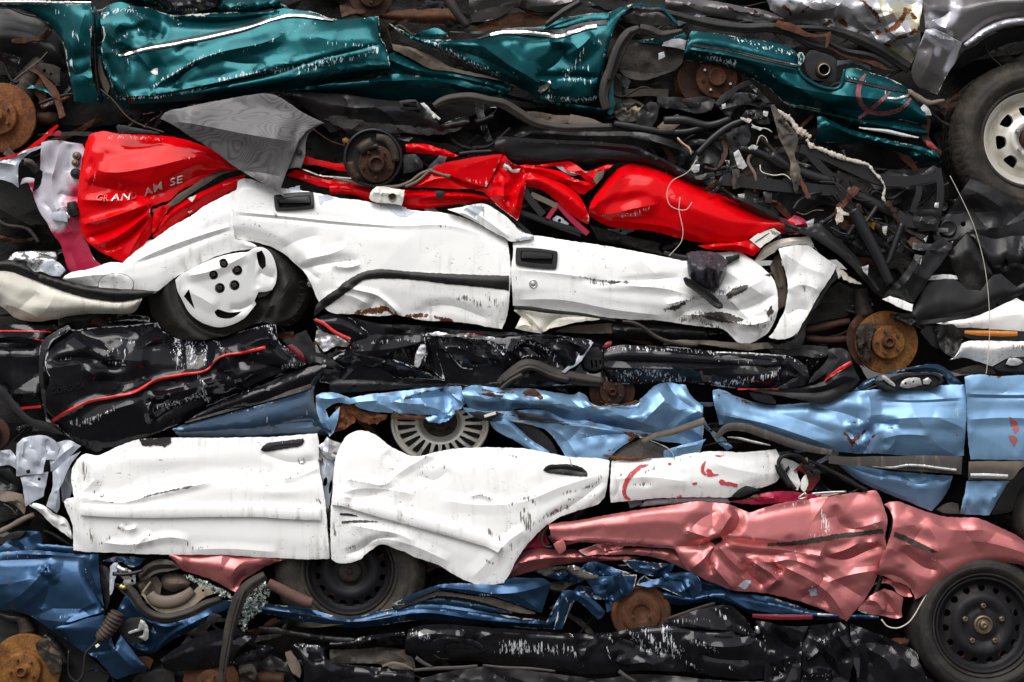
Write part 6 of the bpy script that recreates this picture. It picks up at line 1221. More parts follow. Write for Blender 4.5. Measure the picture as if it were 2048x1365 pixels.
panel(B, 'lamp_fragment', 'red_lens', 'e', '730,664 790,672 860,678 800,668 745,660', o=.095, nz=(2, 9), s=2.5, fl=.006)
panel(B, 'lamp_fragment', 'red_lens', 'e', '1525,735 1550,712 1580,705 1575,725 1545,745', o=.07, nz=(2, 9), s=2.5)
panel(B, 'grille_piece', 'black_plastic', 'e', '1400,780 1440,745 1500,740 1535,790 1535,860 1470,880 1420,860', o=.03, nz=(2, 12), holes=[P('e', '%d,815 %d,812 %d,858 %d,862' % (x, x+10, x+16, x+6)) for x in (1455, 1480, 1505)], s=3)
for q, r, mt in (('925,955 960,925 1010,885 1070,845 1130,845 1190,870 1260,900 1340,915 1420,930 1530,945', [9, 12, 12, 12, 11, 12, 12, 13, 12, 9], 'seal_rubber'), ('950,940 1000,905 1080,862 1140,866 1230,905 1330,930', [4, 5, 4, 5], 'seal_rubber'), ('935,985 960,960 1000,930 1060,900', [4, 5, 5], 'seal_rubber')):
    tube(B, 'door_seal', mt, 'e', q, .075 if r[0] > 5 else .092, r, asp=.5, step=4)
panel(B, 'lower_sill', 'black_plastic', 'e', '-60,935 40,918 200,930 340,948 480,952 600,950 760,945 940,930 1100,945 1300,955 1420,965 1200,975 960,985 760,975 560,968 400,978 240,992 100,1000 -60,1012', o=.035, prof=[(0, -8), (.4, 10), (1, -15)], nz=(2, 40), dirt=['0,960 900,960|10|.6'], holes=[ellipse(680+82*K, 440+965*K, 2.5)], auto=(4, 6, 16, 5, 10))
panel(B, 'door_skin', 'black_paint', 'k', '630,690 700,668 800,672 900,668 1000,675 1100,670 1205,690 1205,768 1100,772 1000,776 880,770 760,775 640,765', o=.028, nz=(5, 30), s=4.6, auto=(16, 22, 26, 15, 50), edge=1, scr=['660,700 800,680 900,690|7|.8', '1000,720 1180,700|7|.8'])
panel(B, 'inner_panel', 'taupe_trim', 'e', '440,740 500,760 560,800 540,850 480,860 400,820 280,780 300,750 380,748', o=.02, nz=(4, 16), auto=(4, 10, 12, 30, 40))
bd = panel(B, 'front_door', 'black_paint', 'k', '1209,700 1222,694 1240,691 1300,692 1380,697 1440,704 1510,708 1566,712 1590,722 1612,736 1618,750 1616,768 1590,774 1555,778 1520,779 1470,777 1430,772 1380,766 1340,764 1300,767 1256,768 1214,771 1211,750 1208,728', o=.07, prof=[(0, -20), (.22, 12), (.4, 8), (.62, 14), (1, -45)], nz=(1.5, 60), cr=['1209,722 1300,724 1400,728 1560,736|-10|6', '1209,735 1300,737 1400,738 1555,730|9|7', '1552,716 1560,735 1548,762|14|8', '1555,735 1590,742 1616,755|-12|10'],
      scr=['1215,696 1350,700 1440,708|7|1', '1240,750 1300,745 1360,760|14|1', '1220,740 1340,760|6|.8', '1340,700 1420,706|6|1', '1430,720 1500,725|6|.8', '1420,770 1500,760 1550,750|12|1', '1554,716 1560,735 1545,755|2.5|1', '1220,760 1400,764|8|.8'], edge=1, hem=6)
panel(B, 'window_ledge', 'dusty_trim', 'f', '-60,700 60,698 200,700 330,712 450,718 545,712 580,745 500,752 430,760 330,748 200,728 60,720 -60,728', o=.06, nz=(4, 20), auto=(5, 10, 14, 5, 15), dirt=['0,710 500,740|8|.9'])
panel(B, 'window_ledge', 'black_plastic', 'f', '540,712 620,725 760,728 890,735 905,775 860,800 740,790 640,790 560,770', o=.03, nz=(3, 25), auto=(3, 8, 14, 10, 20), rust=['780,795 860,790|3|.8'], scr=['760,800 900,780|4|.7'])
strip(B, 'bright_trim', 'chrome_trim', 'f', '250,772 400,775 520,782 650,790', [3, 3, 3, 2], o=.085, lift=0, round_=2)
panel(B, 'fender_corner', 'black_paint', 'f', '630,790 680,795 740,830 780,868 770,880 776,925 760,960 700,978 600,980 590,930 610,870 605,820', o=.055, nz=(2, 30), cr=['640,800 700,860 770,920|12|12', '600,940 700,900 770,880|-10|12'], scr=['660,795 780,865|5|.9', '770,880 776,930|4|.9'], edge=1)
bn = panel(B, 'front_bumper', 'black_plastic', 'f', '892,755 930,745 975,748 1015,770 1030,810 1050,870 1080,930 1040,975 990,1010 940,1040 890,1062 840,1068 780,1055 680,1035 580,1015 480,1000 425,985 520,982 640,985 740,975 830,955 880,930 890,880 870,900 800,945 780,950 800,910 860,850 895,800', o=.10, s=4.4, nz=(1.5, 50), cr=['905,760 960,810 880,930|16|14', '1000,770 1020,830 900,960|14|20', '780,980 880,960 980,910 1060,920|16|12', '480,992 700,1005 860,1000 1000,950|-8|10'], dn='960,860,14,22,34', hem=5, edge=.2)
for q, w_ in (('878,932 905,905 940,880 985,850 1030,826', [2, 4, 5, 5, 5]), ('875,938 920,905 980,868 1030,838', [1, 1.5, 1.5, 1])):
    strip(bn.ob, 'pin_stripe', 'red_line', 'f', q, w_, bn, .006, round_=3, fl=.008)
panel(B, 'trim_end', 'black_plastic', 'f', '435,1000 470,1005 555,1012 590,1050 592,1068 540,1065 480,1050 450,1030', o=.085, nz=(3, 12), scr=['440,1005 560,1030|4|.7'])
strip(B, 'pin_stripe', 'red_line', 'f', '370,985 450,984 540,984 610,982', [3, 2, 2, 1], o=.09, lift=0, round_=1)

# ================================================================ light blue car
L = thing('crushed_car', 1300, 880, 0, 'light blue car with rust along its torn edges and a spoked alloy wheel', 'wrecked car', 'crushed cars in the pile')
shell(L, '340,870 650,780 1000,760 1500,770 2120,740 2120,1060 1800,1040 1600,960 1300,960 900,930 600,930', o=-.18, seed=7, n=24)
lq = panel(L, 'rear_quarter_panel', 'steel_blue_paint', 'd', '1000,1215 1060,1190 1150,1165 1260,1138 1400,1100 1540,1060 1680,1015 1830,962 1822,1020 1828,1070 1850,1130 1885,1180 1925,1225 1905,1252 1800,1246 1650,1250 1480,1260 1300,1264 1150,1266 1040,1262', o=.055, prof=[(0, -5), (.3, 10), (.6, 12), (1, -40)], nz=(1.5, 60), cr=['1060,1205 1300,1140 1600,1050 1820,990|7|8', '1540,1200 1700,1180 1860,1170|-10|14', '1560,1190 1700,1210 1850,1200|10|10'], scr=['1740,1080 1800,1130|9|.75', '1500,1180 1760,1150|12|.6'], dirt=['1650,1160 1780,1090|12|.5'])
strip(lq.ob, 'side_trim', 'dusty_trim', 'd', '1075,1178 1200,1142 1400,1085 1600,1030 1810,966', [3, 5, 7, 8, 10], lq, .006, round_=5, fl=.012, dirt=['1200,1140 1800,970|4|.9'])
panel(L, 'quarter_edge', 'sky_blue_paint', 'd', '1835,1020 1870,1005 1920,1003 1980,1015 2033,1035 2070,1060 2033,1072 1970,1062 1920,1080 1890,1100 1910,1150 1940,1120 1975,1085 1965,1150 1940,1230 1915,1258 1895,1225 1860,1165 1838,1100', o=.06, nz=(3, 25), cr=['1840,1030 1900,1040 2000,1030|16|12', '1890,1100 1905,1180 1925,1250|-16|12'], auto=(3, 10, 12, 60, 30), rust=['1975,1090|5|.7'], edge=.8)
panel(L, 'quarter_top', 'sky_blue_paint', 'e', '60,1035 160,1015 300,1000 440,985 560,972 640,968 705,968 715,1010 722,1062 705,1098 660,1112 640,1135 590,1152 540,1138 440,1130 300,1122 180,1112 100,1085', o=.045, nz=(3, 30), auto=(7, 16, 20, 20, 50), cr=['300,1060 440,1010 600,980|14|14', '600,970 605,1040 610,1120|-14|10', '80,1060 240,1050 440,1070 600,1060|16|14', '620,980 680,1040 720,1060|14|12'], rust=['280,1065 420,1030 500,1000 600,988|5|.9', '310,1120 560,1138|4|.9', '640,1090 660,1120|4|.7'], scr=['400,1030 500,1000|3|.8'], edge=.8)
panel(L, 'rusty_edge', 'rusty_iron', 'e', '-30,1085 40,1078 90,1082 140,1105 220,1122 275,1135 265,1155 235,1175 215,1195 190,1180 165,1190 130,1170 60,1165 20,1190 -20,1210 -30,1140', o=.03, nz=(9, 14), auto=(8, 14, 12, 20, 60), rag=2.5)
panel(L, 'rusty_edge', 'brown_rust', 'e', '290,1128 400,1140 520,1140 590,1158 640,1140 600,1170 520,1165 400,1162 300,1155', o=.05, nz=(5, 12), rag=2, s=3.5)
panel(L, 'torn_sheet', 'sky_blue_paint', 'e', '495,1150 540,1140 600,1148 640,1120 655,1085 668,1120 650,1150 620,1170 570,1182 515,1175', o=.075, nz=(6, 12), auto=(5, 12, 9, 20, 60), s=3, rag=1.5, edge=1)
panel(L, 'rusty_edge', 'rusty_iron', 'd', '1930,1150 1960,1090 2000,1075 2060,1080 2060,1180 2000,1215 1950,1235 1925,1245', o=.03, nz=(8, 14), auto=(6, 14, 12, 60, 60), rag=2)
ld = panel(L, 'rear_door', 'sky_blue_paint', 'k', '924,784 930,776 942,772 957,771 985,775 1024,777 1050,777 1072,779 1100,784 1128,788 1145,790 1159,784 1172,792 1182,806 1200,812 1217,808 1245,810 1272,805 1290,790 1310,772 1334,765 1352,768 1371,770 1378,785 1388,798 1406,812 1406,830 1404,842 1380,852 1348,864 1320,866 1290,864 1265,860 1230,856 1196,850 1160,842 1128,836 1105,826 1086,819 1055,817 1024,819 990,823 965,824 945,821 932,808', o=.075, s=4.2, nz=(2.2, 50), prof=[(0, -30), (.25, 6), (.55, 18), (1, -45)],
      cr=['930,790 985,795 1024,800 1086,812|16|16', '957,772 990,790 1010,820|-12|14', '1072,780 1128,806 1180,820 1260,850|24|20', '1128,788 1180,830 1240,856|-16|18', '1165,796 1190,815 1230,812|26|12', '1200,812 1240,830 1330,860|18|16', '1310,772 1330,800 1280,850|22|24', '1334,768 1360,800 1404,826|-16|18', '1290,792 1260,830 1220,850|-18|20', '1020,780 1060,810 1100,820|14|14', '1340,862 1380,830 1406,820|12|12'],
      dn='1180,798,-14,9,9;1250,835,10,30,10', auto=(5, 12, 22, 20, 40), rust=['965,780 1000,785 1040,783|3.5|1', '1050,790 1072,784 1082,798|7|1', '1178,800 1188,812|3|.9', '1195,811 1260,812|4|1', '1265,808 1278,802|5|1', '1175,842 1200,848|5|.9', '1245,856 1270,862|4|.9'], scr=['1180,800 1196,815|3|.9', '1330,795 1380,810|4|.7', '1155,830 1200,840|4|.7'], edge=.7, hem=6)
panel(L, 'rusty_edge', 'brown_rust', 'e', '805,1010 870,1005 940,1018 1050,1020 1080,990 1130,982 1160,1010 1172,1055 1120,1045 1060,1025 960,1030 860,1022', o=.096, nz=(3, 12), rag=1.5, s=3.4, fl=.006)
panel(L, 'rusty_edge', 'brown_rust', 'e', '1500,1045 1560,1068 1640,1070 1720,1048 1742,1065 1690,1078 1600,1080 1530,1065', o=.085, nz=(3, 12), rag=1.5, s=3.4, fl=.006)
ll = panel(L, 'door_lower', 'sky_blue_paint', 'e', '985,1165 1080,1165 1200,1172 1300,1182 1400,1190 1520,1208 1660,1232 1735,1252 1690,1285 1640,1315 1600,1345 1560,1390 1320,1395 1290,1340 1250,1280 1200,1225 1120,1195', o=.06, s=4.6, nz=(3, 40), cr=['1000,1168 1200,1185 1400,1200 1660,1240|14|12', '1200,1200 1300,1260 1380,1380|16|20', '1400,1270 1520,1250 1680,1245|-14|18', '1280,1220 1400,1240 1540,1300|10|20'], rust=['1285,1185 1300,1190|5|.9', '1660,1240 1735,1255 1680,1285|7|1', '1500,1365 1600,1330|5|.8', '1640,1225 1690,1235|4|1'], scr=['1200,1220 1320,1330|6|.8', '1400,1250 1600,1260|10|.75'], edge=.8)
panel(L, 'door_skin', 'sky_blue_paint', 'k', '925,815 1000,822 1090,820 1200,848 1300,862 1408,840 1405,890 1330,884 1240,868 1150,856 1070,850 1000,842 940,834', o=.042, nz=(3, 30), auto=(8, 14, 20, 15, 40), rust=['1000,830 1100,840|6|.9', '1240,866 1300,872|6|.95'], edge=.8)
panel(L, 'arch_edge', 'sky_blue_paint', 'e', '868,1172 900,1150 930,1135 980,1150 1020,1190 1070,1240 1130,1290 1210,1345 1240,1395 1160,1390 1080,1325 1000,1275 930,1240 890,1210', o=.05, nz=(2, 30), prof=[(0, -10), (.4, 10), (1, -20)], rust=['1040,1220 1120,1300 1190,1360|5|.8'], dirt=['1040,1240 1180,1340|8|.6'], edge=.7)
panel(L, 'arch_lining', 'black_plastic', 'e', '1000,1160 1080,1175 1160,1220 1230,1290 1280,1395 1230,1395 1150,1310 1070,1240', o=.03, nz=(2, 25))
panel(L, 'side_trim', 'black_plastic', 'e', '740,1118 800,1112 860,1118 910,1115 940,1130 900,1150 860,1168 800,1155', o=.085, nz=(1.5, 20), s=3.4)
strip(L, 'trim_insert', 'white_plastic', 'e', '838,1142 870,1132 905,1122', [5, 6, 6], o=.10, lift=0, round_=1, fl=.006)
panel(L, 'torn_trim', 'black_plastic', 'e', '990,1098 1060,1120 1140,1135 1200,1150 1260,1165 1330,1175 1240,1172 1140,1165 1060,1150', o=.088, nz=(2, 15), s=3.5, rust=['1150,1115 1200,1140|5|.9'])
strip(L, 'side_trim', 'dusty_trim', 'k', '1284,884 1310,872 1345,864 1380,852 1410,842', [9, 12, 13, 14, 15], o=.105, lift=0, round_=8, dirt=['1290,880 1408,845|6|.8'])
panel(L, 'sill', 'sky_blue_paint', 'f', '-60,1340 40,1310 120,1290 185,1272 165,1310 150,1350 120,1385 -60,1400', o=.06, nz=(2, 25), cr=['0,1330 160,1300|10|10'])
panel(L, 'rocker', 'felt', 'e', '1560,1395 1640,1320 1750,1270 1850,1310 1930,1350 1960,1395', o=.045, nz=(4, 20), auto=(4, 8, 14, 20, 40))
strip(L, 'sill_seam', 'bright_steel', 'e', '1740,1262 1850,1300 1920,1340 1945,1385', 2, o=.08, lift=0, round_=2)
strip(L, 'rusty_edge', 'rusty_iron', 'h', '1530,45 1620,62 1720,68 1810,55', [4, 7, 7, 3], o=.08, lift=0)
# spoked wheel
mpw = frame(880, 847, -.03, (0, 6, 0), (1, .86))
lw = lathe(L, 'wheel', 'wheel_silver', mpw, sharpprof([(92, -.16), (97, -.10), (99, -.01), (98, .004), (93, .006), (91, -.004), (88, -.02)]), 96, 'silver alloy wheel with many thin spokes, stained brown')
sl = []
for i in range(24):
    a = 2*math.pi*(i+.5)/24
    hw0, hw1 = .05, .085
    sl.append(rrect([(50*math.cos(a-hw0), 50*math.sin(a-hw0)), (86*math.cos(a-hw1), 86*math.sin(a-hw1)), (86*math.cos(a+hw1), 86*math.sin(a+hw1)), (50*math.cos(a+hw0), 50*math.sin(a+hw0))], .3))
rad = np.array([0, 34, 40, 46, 70, 90]); hh = np.array([-.03, -.03, -.012, .0, .002, -.006])
panel(lw, 'rim', 'wheel_silver', 'k', ellipse(0, 0, 91, 91, 0, 110), fn=lambda p: np.interp(np.hypot(p[:, 0], p[:, 1]), rad, hh), holes=sl, mapf=mpw, nz=(.3, 30), hem=0, s=4, fl=.03, rag=0, edge=.5, dirt=['%f,%f|5|.9' % (84*math.cos(2*math.pi*i/24), 84*math.sin(2*math.pi*i/24)) for i in range(24)], rust=['%f,%f|6|.42' % (90*math.cos(a), 90*math.sin(a)) for a in (.4, 1.2, 2.0, 2.7)])
lathe(lw, 'hub', 'cast_iron', mpw, sharpprof([(34, -.028), (34, -.022), (31, -.020), (17, -.02), (16, .0), (9, .002), (8, -.006), (5, -.006), (4, .004), (.3, .004)]), 40)
bolts(lw, mpw, ring_pts(4, 25, .8), 5, -.022, -.008, 'cast_iron', 'lug_nut')
lathe(lw, 'barrel', 'dark_gap', mpw, [(90, -.05), (.5, -.06)], 40)
brake_disc(L, 'dark_rust', 1224, 784, -.0, 46, 26, studs=4)
# right door and front fender
lf = panel(L, 'front_door', 'sky_blue_paint', 'k', '1425,781 1432,779 1440,779 1470,792 1496,801 1520,807 1541,810 1590,808 1640,803 1668,795 1692,786 1725,782 1761,779 1830,777 1870,773 1899,770 1929,770 1932,795 1933,819 1931,860 1929,890 1927,912 1890,914 1850,913 1800,911 1760,908 1700,906 1655,900 1625,896 1600,890 1578,882 1555,874 1520,862 1486,852 1460,850 1439,850 1434,830 1429,812', o=.08, s=4.2, nz=(1.8, 70), prof=[(0, -25), (.2, 4), (.55, 16), (.8, 10), (1, -25)],
      cr=['1440,800 1500,812 1600,840 1680,870|-10|26', '1440,830 1520,845 1600,870 1680,900|14|18', '1620,812 1690,828 1735,845|-20|26', '1735,785 1742,815 1736,860|24|22', '1742,850 1780,840 1850,835 1925,838|14|24', '1690,862 1720,870 1745,850 1800,850|-24|16', '1700,840 1705,870 1720,900|18|14', '1735,850 1740,880 1725,910|-20|12', '1745,790 1800,800 1925,796|5|6', '1745,797 1800,805 1925,802|-4|6', '1760,880 1800,870 1860,872|12|14', '1780,850 1790,880 1770,905|10|14', '1425,790 1450,820 1445,850|10|12'],
      dn='1715,870,-14,10,12;1770,885,-10,12,10;1560,835,8,50,14;1860,855,6,40,20', auto=(3, 8, 24, 20, 40), rust=['1436,782 1440,800|4|.9', '1445,785 1480,800 1500,808|5|1', '1692,845 1712,846|4|1', '1690,868 1705,885 1730,862|6|1', '1700,880 1706,905|4|.9', '1735,890 1750,870|3.5|.9', '1770,858 1785,855|3|.9', '1918,815 1922,840|2.5|.8', '1912,850 1914,880|2|.8', '1900,852|2|.8', '1447,808 1448,830|3|.7'], scr=['1690,880 1760,900|6|.8', '1910,800 1920,870|4|.8'], dirt=['1620,810 1700,830|8|.3', '1690,880 1760,905|8|.6'], edge=.6, hem=6)
panel(L, 'door_top', 'steel_blue_paint', 'f', '1020,1000 1060,975 1110,935 1180,905 1260,880 1340,862 1430,845 1515,838 1560,852 1600,880 1640,915 1672,952 1600,965 1565,905 1530,890 1440,888 1300,890 1190,905 1150,960 1080,990', o=.05, nz=(2, 25), prof=[(0, -20), (.5, 12), (1, -5)], cr=['1110,940 1260,890 1430,860 1540,862|12|8'], edge=.8)
dh = panel(L, 'door_handle', 'black_plastic', 'f', '1290,905 1340,893 1440,889 1530,893 1560,912 1566,935 1545,962 1500,980 1420,984 1320,985 1240,995 1220,1000 1180,975 1200,940 1240,920', o=.10, nz=(1, 20), s=3.4, holes=[smooth_line(P('f', '1310,920 1400,905 1520,905 1548,925 1535,955 1490,968 1380,972 1300,975 1255,960'), 3, True)], fl=.03, hem=3)
panel(dh.ob, 'handle_well', 'void_black', 'f', '1290,905 1340,893 1440,889 1530,893 1560,912 1560,940 1545,960 1500,978 1320,983 1240,985 1200,970', o=.085, nz=(0, 9), hem=0, s=6, fl=.004)
panel(dh.ob, 'latch_plate', 'bright_steel', 'f', '1310,965 1330,935 1390,915 1430,920 1440,960 1400,970 1340,978', o=.105, nz=(2, 12), s=3, fl=.008, holes=[ellipse(1348+1345*K, 440+950*K, 2.5), ellipse(1348+1390*K, 440+940*K, 2)])
panel(dh.ob, 'latch_plate', 'silver_paint', 'f', '1445,930 1475,915 1495,935 1480,955 1450,955', o=.105, nz=(3, 8), s=2.6, fl=.008)
panel(dh.ob, 'broken_pull', 'bright_steel', 'f', '1195,905 1220,898 1250,925 1280,950 1285,970 1260,960 1225,935', o=.125, nz=(3, 10), s=2.8, fl=.01)
panel(dh.ob, 'broken_pull', 'black_plastic', 'f', '1160,945 1185,930 1230,955 1300,985 1275,1000 1240,992 1190,970', o=.12, nz=(2, 10), s=3, fl=.02)
strip(lf.ob, 'side_trim', 'dusty_trim', 'f', '245,1270 300,1212 400,1205 500,1235 600,1270 700,1305 820,1335 920,1352', [8, 16, 17, 17, 17, 17, 14, 10], o=.11, lift=0, round_=8, fl=.03, dirt=['300,1220 800,1330|8|.9'])
strip(lf.ob, 'trim_insert', 'chrome_trim', 'f', '310,1262 370,1268 460,1290 560,1310', [2, 5, 5, 2], o=.123, lift=0, round_=2)
panel(L, 'door_lower', 'sky_blue_paint', 'i', '925,62 990,80 1060,100 1140,118 1260,140 1400,150 1500,160 1620,165 1608,210 1580,270 1540,325 1498,370 1440,350 1350,312 1260,278 1180,245 1110,215 1040,172 980,125', o=.06, nz=(2, 50), prof=[(0, -10), (.4, 16), (1, -30)], cr=['1200,150 1330,180 1420,215 1560,180|16|16', '1320,150 1400,215 1480,180|-14|12', '1000,130 1150,210 1400,310|8|20'], dirt=['1400,180 1560,170|8|.5'], edge=.5)
strip(L, 'side_trim', 'dusty_trim', 'i', '900,70 1000,80 1150,84 1300,92 1450,95 1672,106', [16, 18, 24, 30, 34, 36], o=.105, lift=0, round_=8, fl=.03, dirt=['1000,70 1660,80|8|.9'])
strip(L, 'trim_insert', 'chrome_trim', 'i', '1150,112 1270,118 1350,106 1430,108 1540,122 1640,134', [2, 4, 5, 6, 6, 6], o=.125, lift=0, round_=4)
tube(L, 'wire_harness', 'black_rubber', 'i', '780,75 860,110 940,150 1010,190 1060,220 1120,250', .08, [3, 4, 4, 6, 4, 4])
lg = panel(L, 'front_fender', 'sky_blue_paint', 'k', '1929,754 1945,750 1970,750 2000,753 2030,751 2080,752 2080,922 2000,920 1941,919 1937,890 1934,850 1933,800', o=.085, s=5, nz=(1.2, 70), prof=[(0, -10), (.15, 6), (.7, 14), (1, 4)], cr=['1930,788 2000,790 2080,790|5|5', '1932,795 2000,797 2080,797|-4|5', '1934,840 2000,836 2080,838|8|16'], rust=['1975,752 2000,754|5|1', '2036,785|5|.9', '2038,755 2050,756|4|.8'], scr=['2018,830 2035,860|8|.7', '2000,890 2004,905|3|.7'], edge=.5)
for q in ('2018,833 2026,838 2036,850 2038,862 2030,868 2022,850', '2030,872 2036,880 2028,895 2016,872'):
    panel(lg.ob, 'paint_chip', 'rose_paint', 'k', q, on=lg, lift=.0016, nz=(0, 9), s=2.5, hem=0, fl=.002, rag=1.5)
panel(lg.ob, 'side_trim', 'dusty_trim', 'i', '1712,82 1800,80 1900,80 2130,80 2130,100 2060,100 2010,130 1970,180 1955,190 1850,190 1710,190', o=.10, nz=(1, 30), dirt=['1720,90 2000,100|14|.7'], hem=3)
strip(lg.ob, 'trim_insert', 'chrome_trim', 'i', '1722,165 1800,166 1870,168 1940,170', [9, 10, 10, 8], o=.112, lift=0, round_=5, dirt=['1730,160 1930,165|4|.4'])
panel(L, 'fender_lower', 'sky_blue_paint', 'i', '1700,196 1800,195 1950,195 1915,250 1885,300 1860,345 1830,396 1750,392 1660,388 1675,320 1690,260', o=.07, prof=[(0, 5), (.6, 10), (1, -15)], nz=(2, 40), edge=.5, rust=['1660,380 1800,392|3|.5'])
panel(L, 'fender_rail', 'felt', 'i', '1520,360 1600,320 1650,330 1660,385 1560,380', o=.02, nz=(4, 18))
mpt = frame(2128, 1032, .03)
lt = lathe(L, 'wheel', 'void_black', mpt, [(70, .0), (.5, -.01)], 40)
tyre(lt, mpt, 66, 97, 'tyre_rubber', .2, .015)
panel(L, 'wheel_arch', 'black_plastic', 'i', '1960,190 2010,140 2080,105 2140,105 2140,340 2060,300 1990,360 1880,390 1840,395 1890,300', o=-.0, nz=(3, 30))
panel(L, 'cowl_edge', 'cast_iron', 'f', '1590,880 1640,870 1720,850 1800,840 1850,855 1870,895 1800,898 1700,900', o=.03, nz=(3, 20), rust=['1740,880 1860,890|5|.8'])
# ================================================================ lower white car
C = thing('crushed_car', 700, 1000, 0, 'flattened white car with red paint marks and padded side strips, above the rose car', 'wrecked car', 'crushed cars in the pile')
shell(C, '-60,880 300,890 900,900 1550,910 1680,960 1600,990 1250,1010 1000,1100 640,1110 100,1090 -60,1040', o=-.16, seed=8, n=18)
cu = panel(C, 'rear_door', 'white_paint', 'k', '148,930 158,916 172,908 196,911 230,896 275,880 310,878 344,876 400,876 448,876 500,875 551,874 600,870 634,867 637,880 638,910 640,945 646,975 651,1010 655,1060 659,1118 630,1119 602,1119 560,1117 516,1115 480,1112 448,1110 400,1110 344,1110 310,1109 275,1108 235,1106 196,1105 170,1104 147,1101 146,1075 145,1050 138,1032 131,1015 127,1004 132,999 148,995 146,985 145,975 142,958 144,940', o=.07, s=4.4, nz=(1.6, 90), prof=[(0, -15), (.15, 6), (.4, 14), (.6, 10), (.85, 6), (1, -14)],
      cr=['S:650,958 585,958 515,957 480,958 430,961 380,972 327,985 275,995 241,1004 193,998 148,994|-9|9', '148,993 193,1000 241,1006 300,992 380,974 430,963|16|10', '150,920 180,930 190,960 160,990|10|20', '560,960 600,952 640,935|10|10', '240,1050 252,1060 275,1055|12|9', '200,1085 260,1090 340,1075 380,1082|10|14', '300,1090 295,1070 270,1095|9|10', '380,1100 450,1098 560,1105|6|14', '520,905 580,925 636,920|-7|14'],
      dn='250,1058,-9,9,12;560,985,6,40,10;330,920,7,80,18;620,930,-8,12,14', scr=['165,930 175,965|7|.9', '150,970 155,985|5|.9', '200,1088 220,1075|6|.95', '262,1092 295,1075 300,1068|3|1', '372,1082 380,1095 420,1095|5|.9', '580,950 600,945|6|.95', '500,940 525,945|3|.8', '580,955 595,970|3|.8', '635,1000 640,1005|6|1', '165,1030 185,1090|8|.75', '235,1055 245,1062|4|1', '130,1008 150,1020|4|.8', '640,900 648,960|4|.7', '190,985 215,1000|5|.9'], dirt=['180,1030 190,1095|10|.6', '390,965 600,962|8|.35', '200,1000 300,985|5|.5', '160,935 185,975|8|.4'], rust=['240,1107 340,1109|1.5|.4'], edge=.55, hem=6)
strip(cu.ob, 'side_strip', 'white_paint', 'g', '472,372 560,374 700,376 900,376 1100,373 1300,372 1500,374 1680,384 1864,388', [15, 21, 23, 24, 23, 22, 21, 23, 26], cu, .010, round_=9, fl=.02, scr=['1800,380 1850,400|7|.8', '600,395 660,400|3|.6'], edge=.25, dirt=['480,395 700,410|3|.7', '1790,390 1860,400|5|.5'], s=3.5)
panel(cu.ob, 'door_handle', 'black_plastic', 'd', '1513,1335 1530,1312 1560,1296 1640,1285 1720,1275 1760,1270 1768,1285 1750,1310 1700,1322 1620,1335 1560,1345 1530,1346', on=cu, lift=.006, nz=(.5, 12), hem=4, s=3, fl=.02, holes=[smooth_line(P('d', '1560,1330 1580,1318 1700,1300 1735,1298 1728,1310 1640,1325'), 3, True)], scr=['1600,1300 1720,1290|4|.6'])
panel(cu.ob, 'handle_well', 'void_black', 'd', '1555,1332 1578,1314 1700,1298 1738,1296 1730,1312 1640,1328', on=cu, lift=.002, nz=(0, 9), hem=0, s=5, fl=.002)
hz = float(cu.H(np.array([[1750*K, 895+74*K]]))[0])
lathe(cu.ob, 'door_lock', 'bright_steel', frame(1750*K, 895+74*K, hz), sharpprof([(7.6, -.006), (7.2, .003), (5.4, .004), (5, .0), (.3, .0)]), 30)
panel(cu.ob, 'moss_patch', 'tar_coating', 'd', '808,1275 850,1272 900,1268 990,1262 995,1290 960,1318 900,1310 830,1318', on=cu, lift=.004, nz=(3, 9), s=3, hem=0, fl=.004, rag=2)
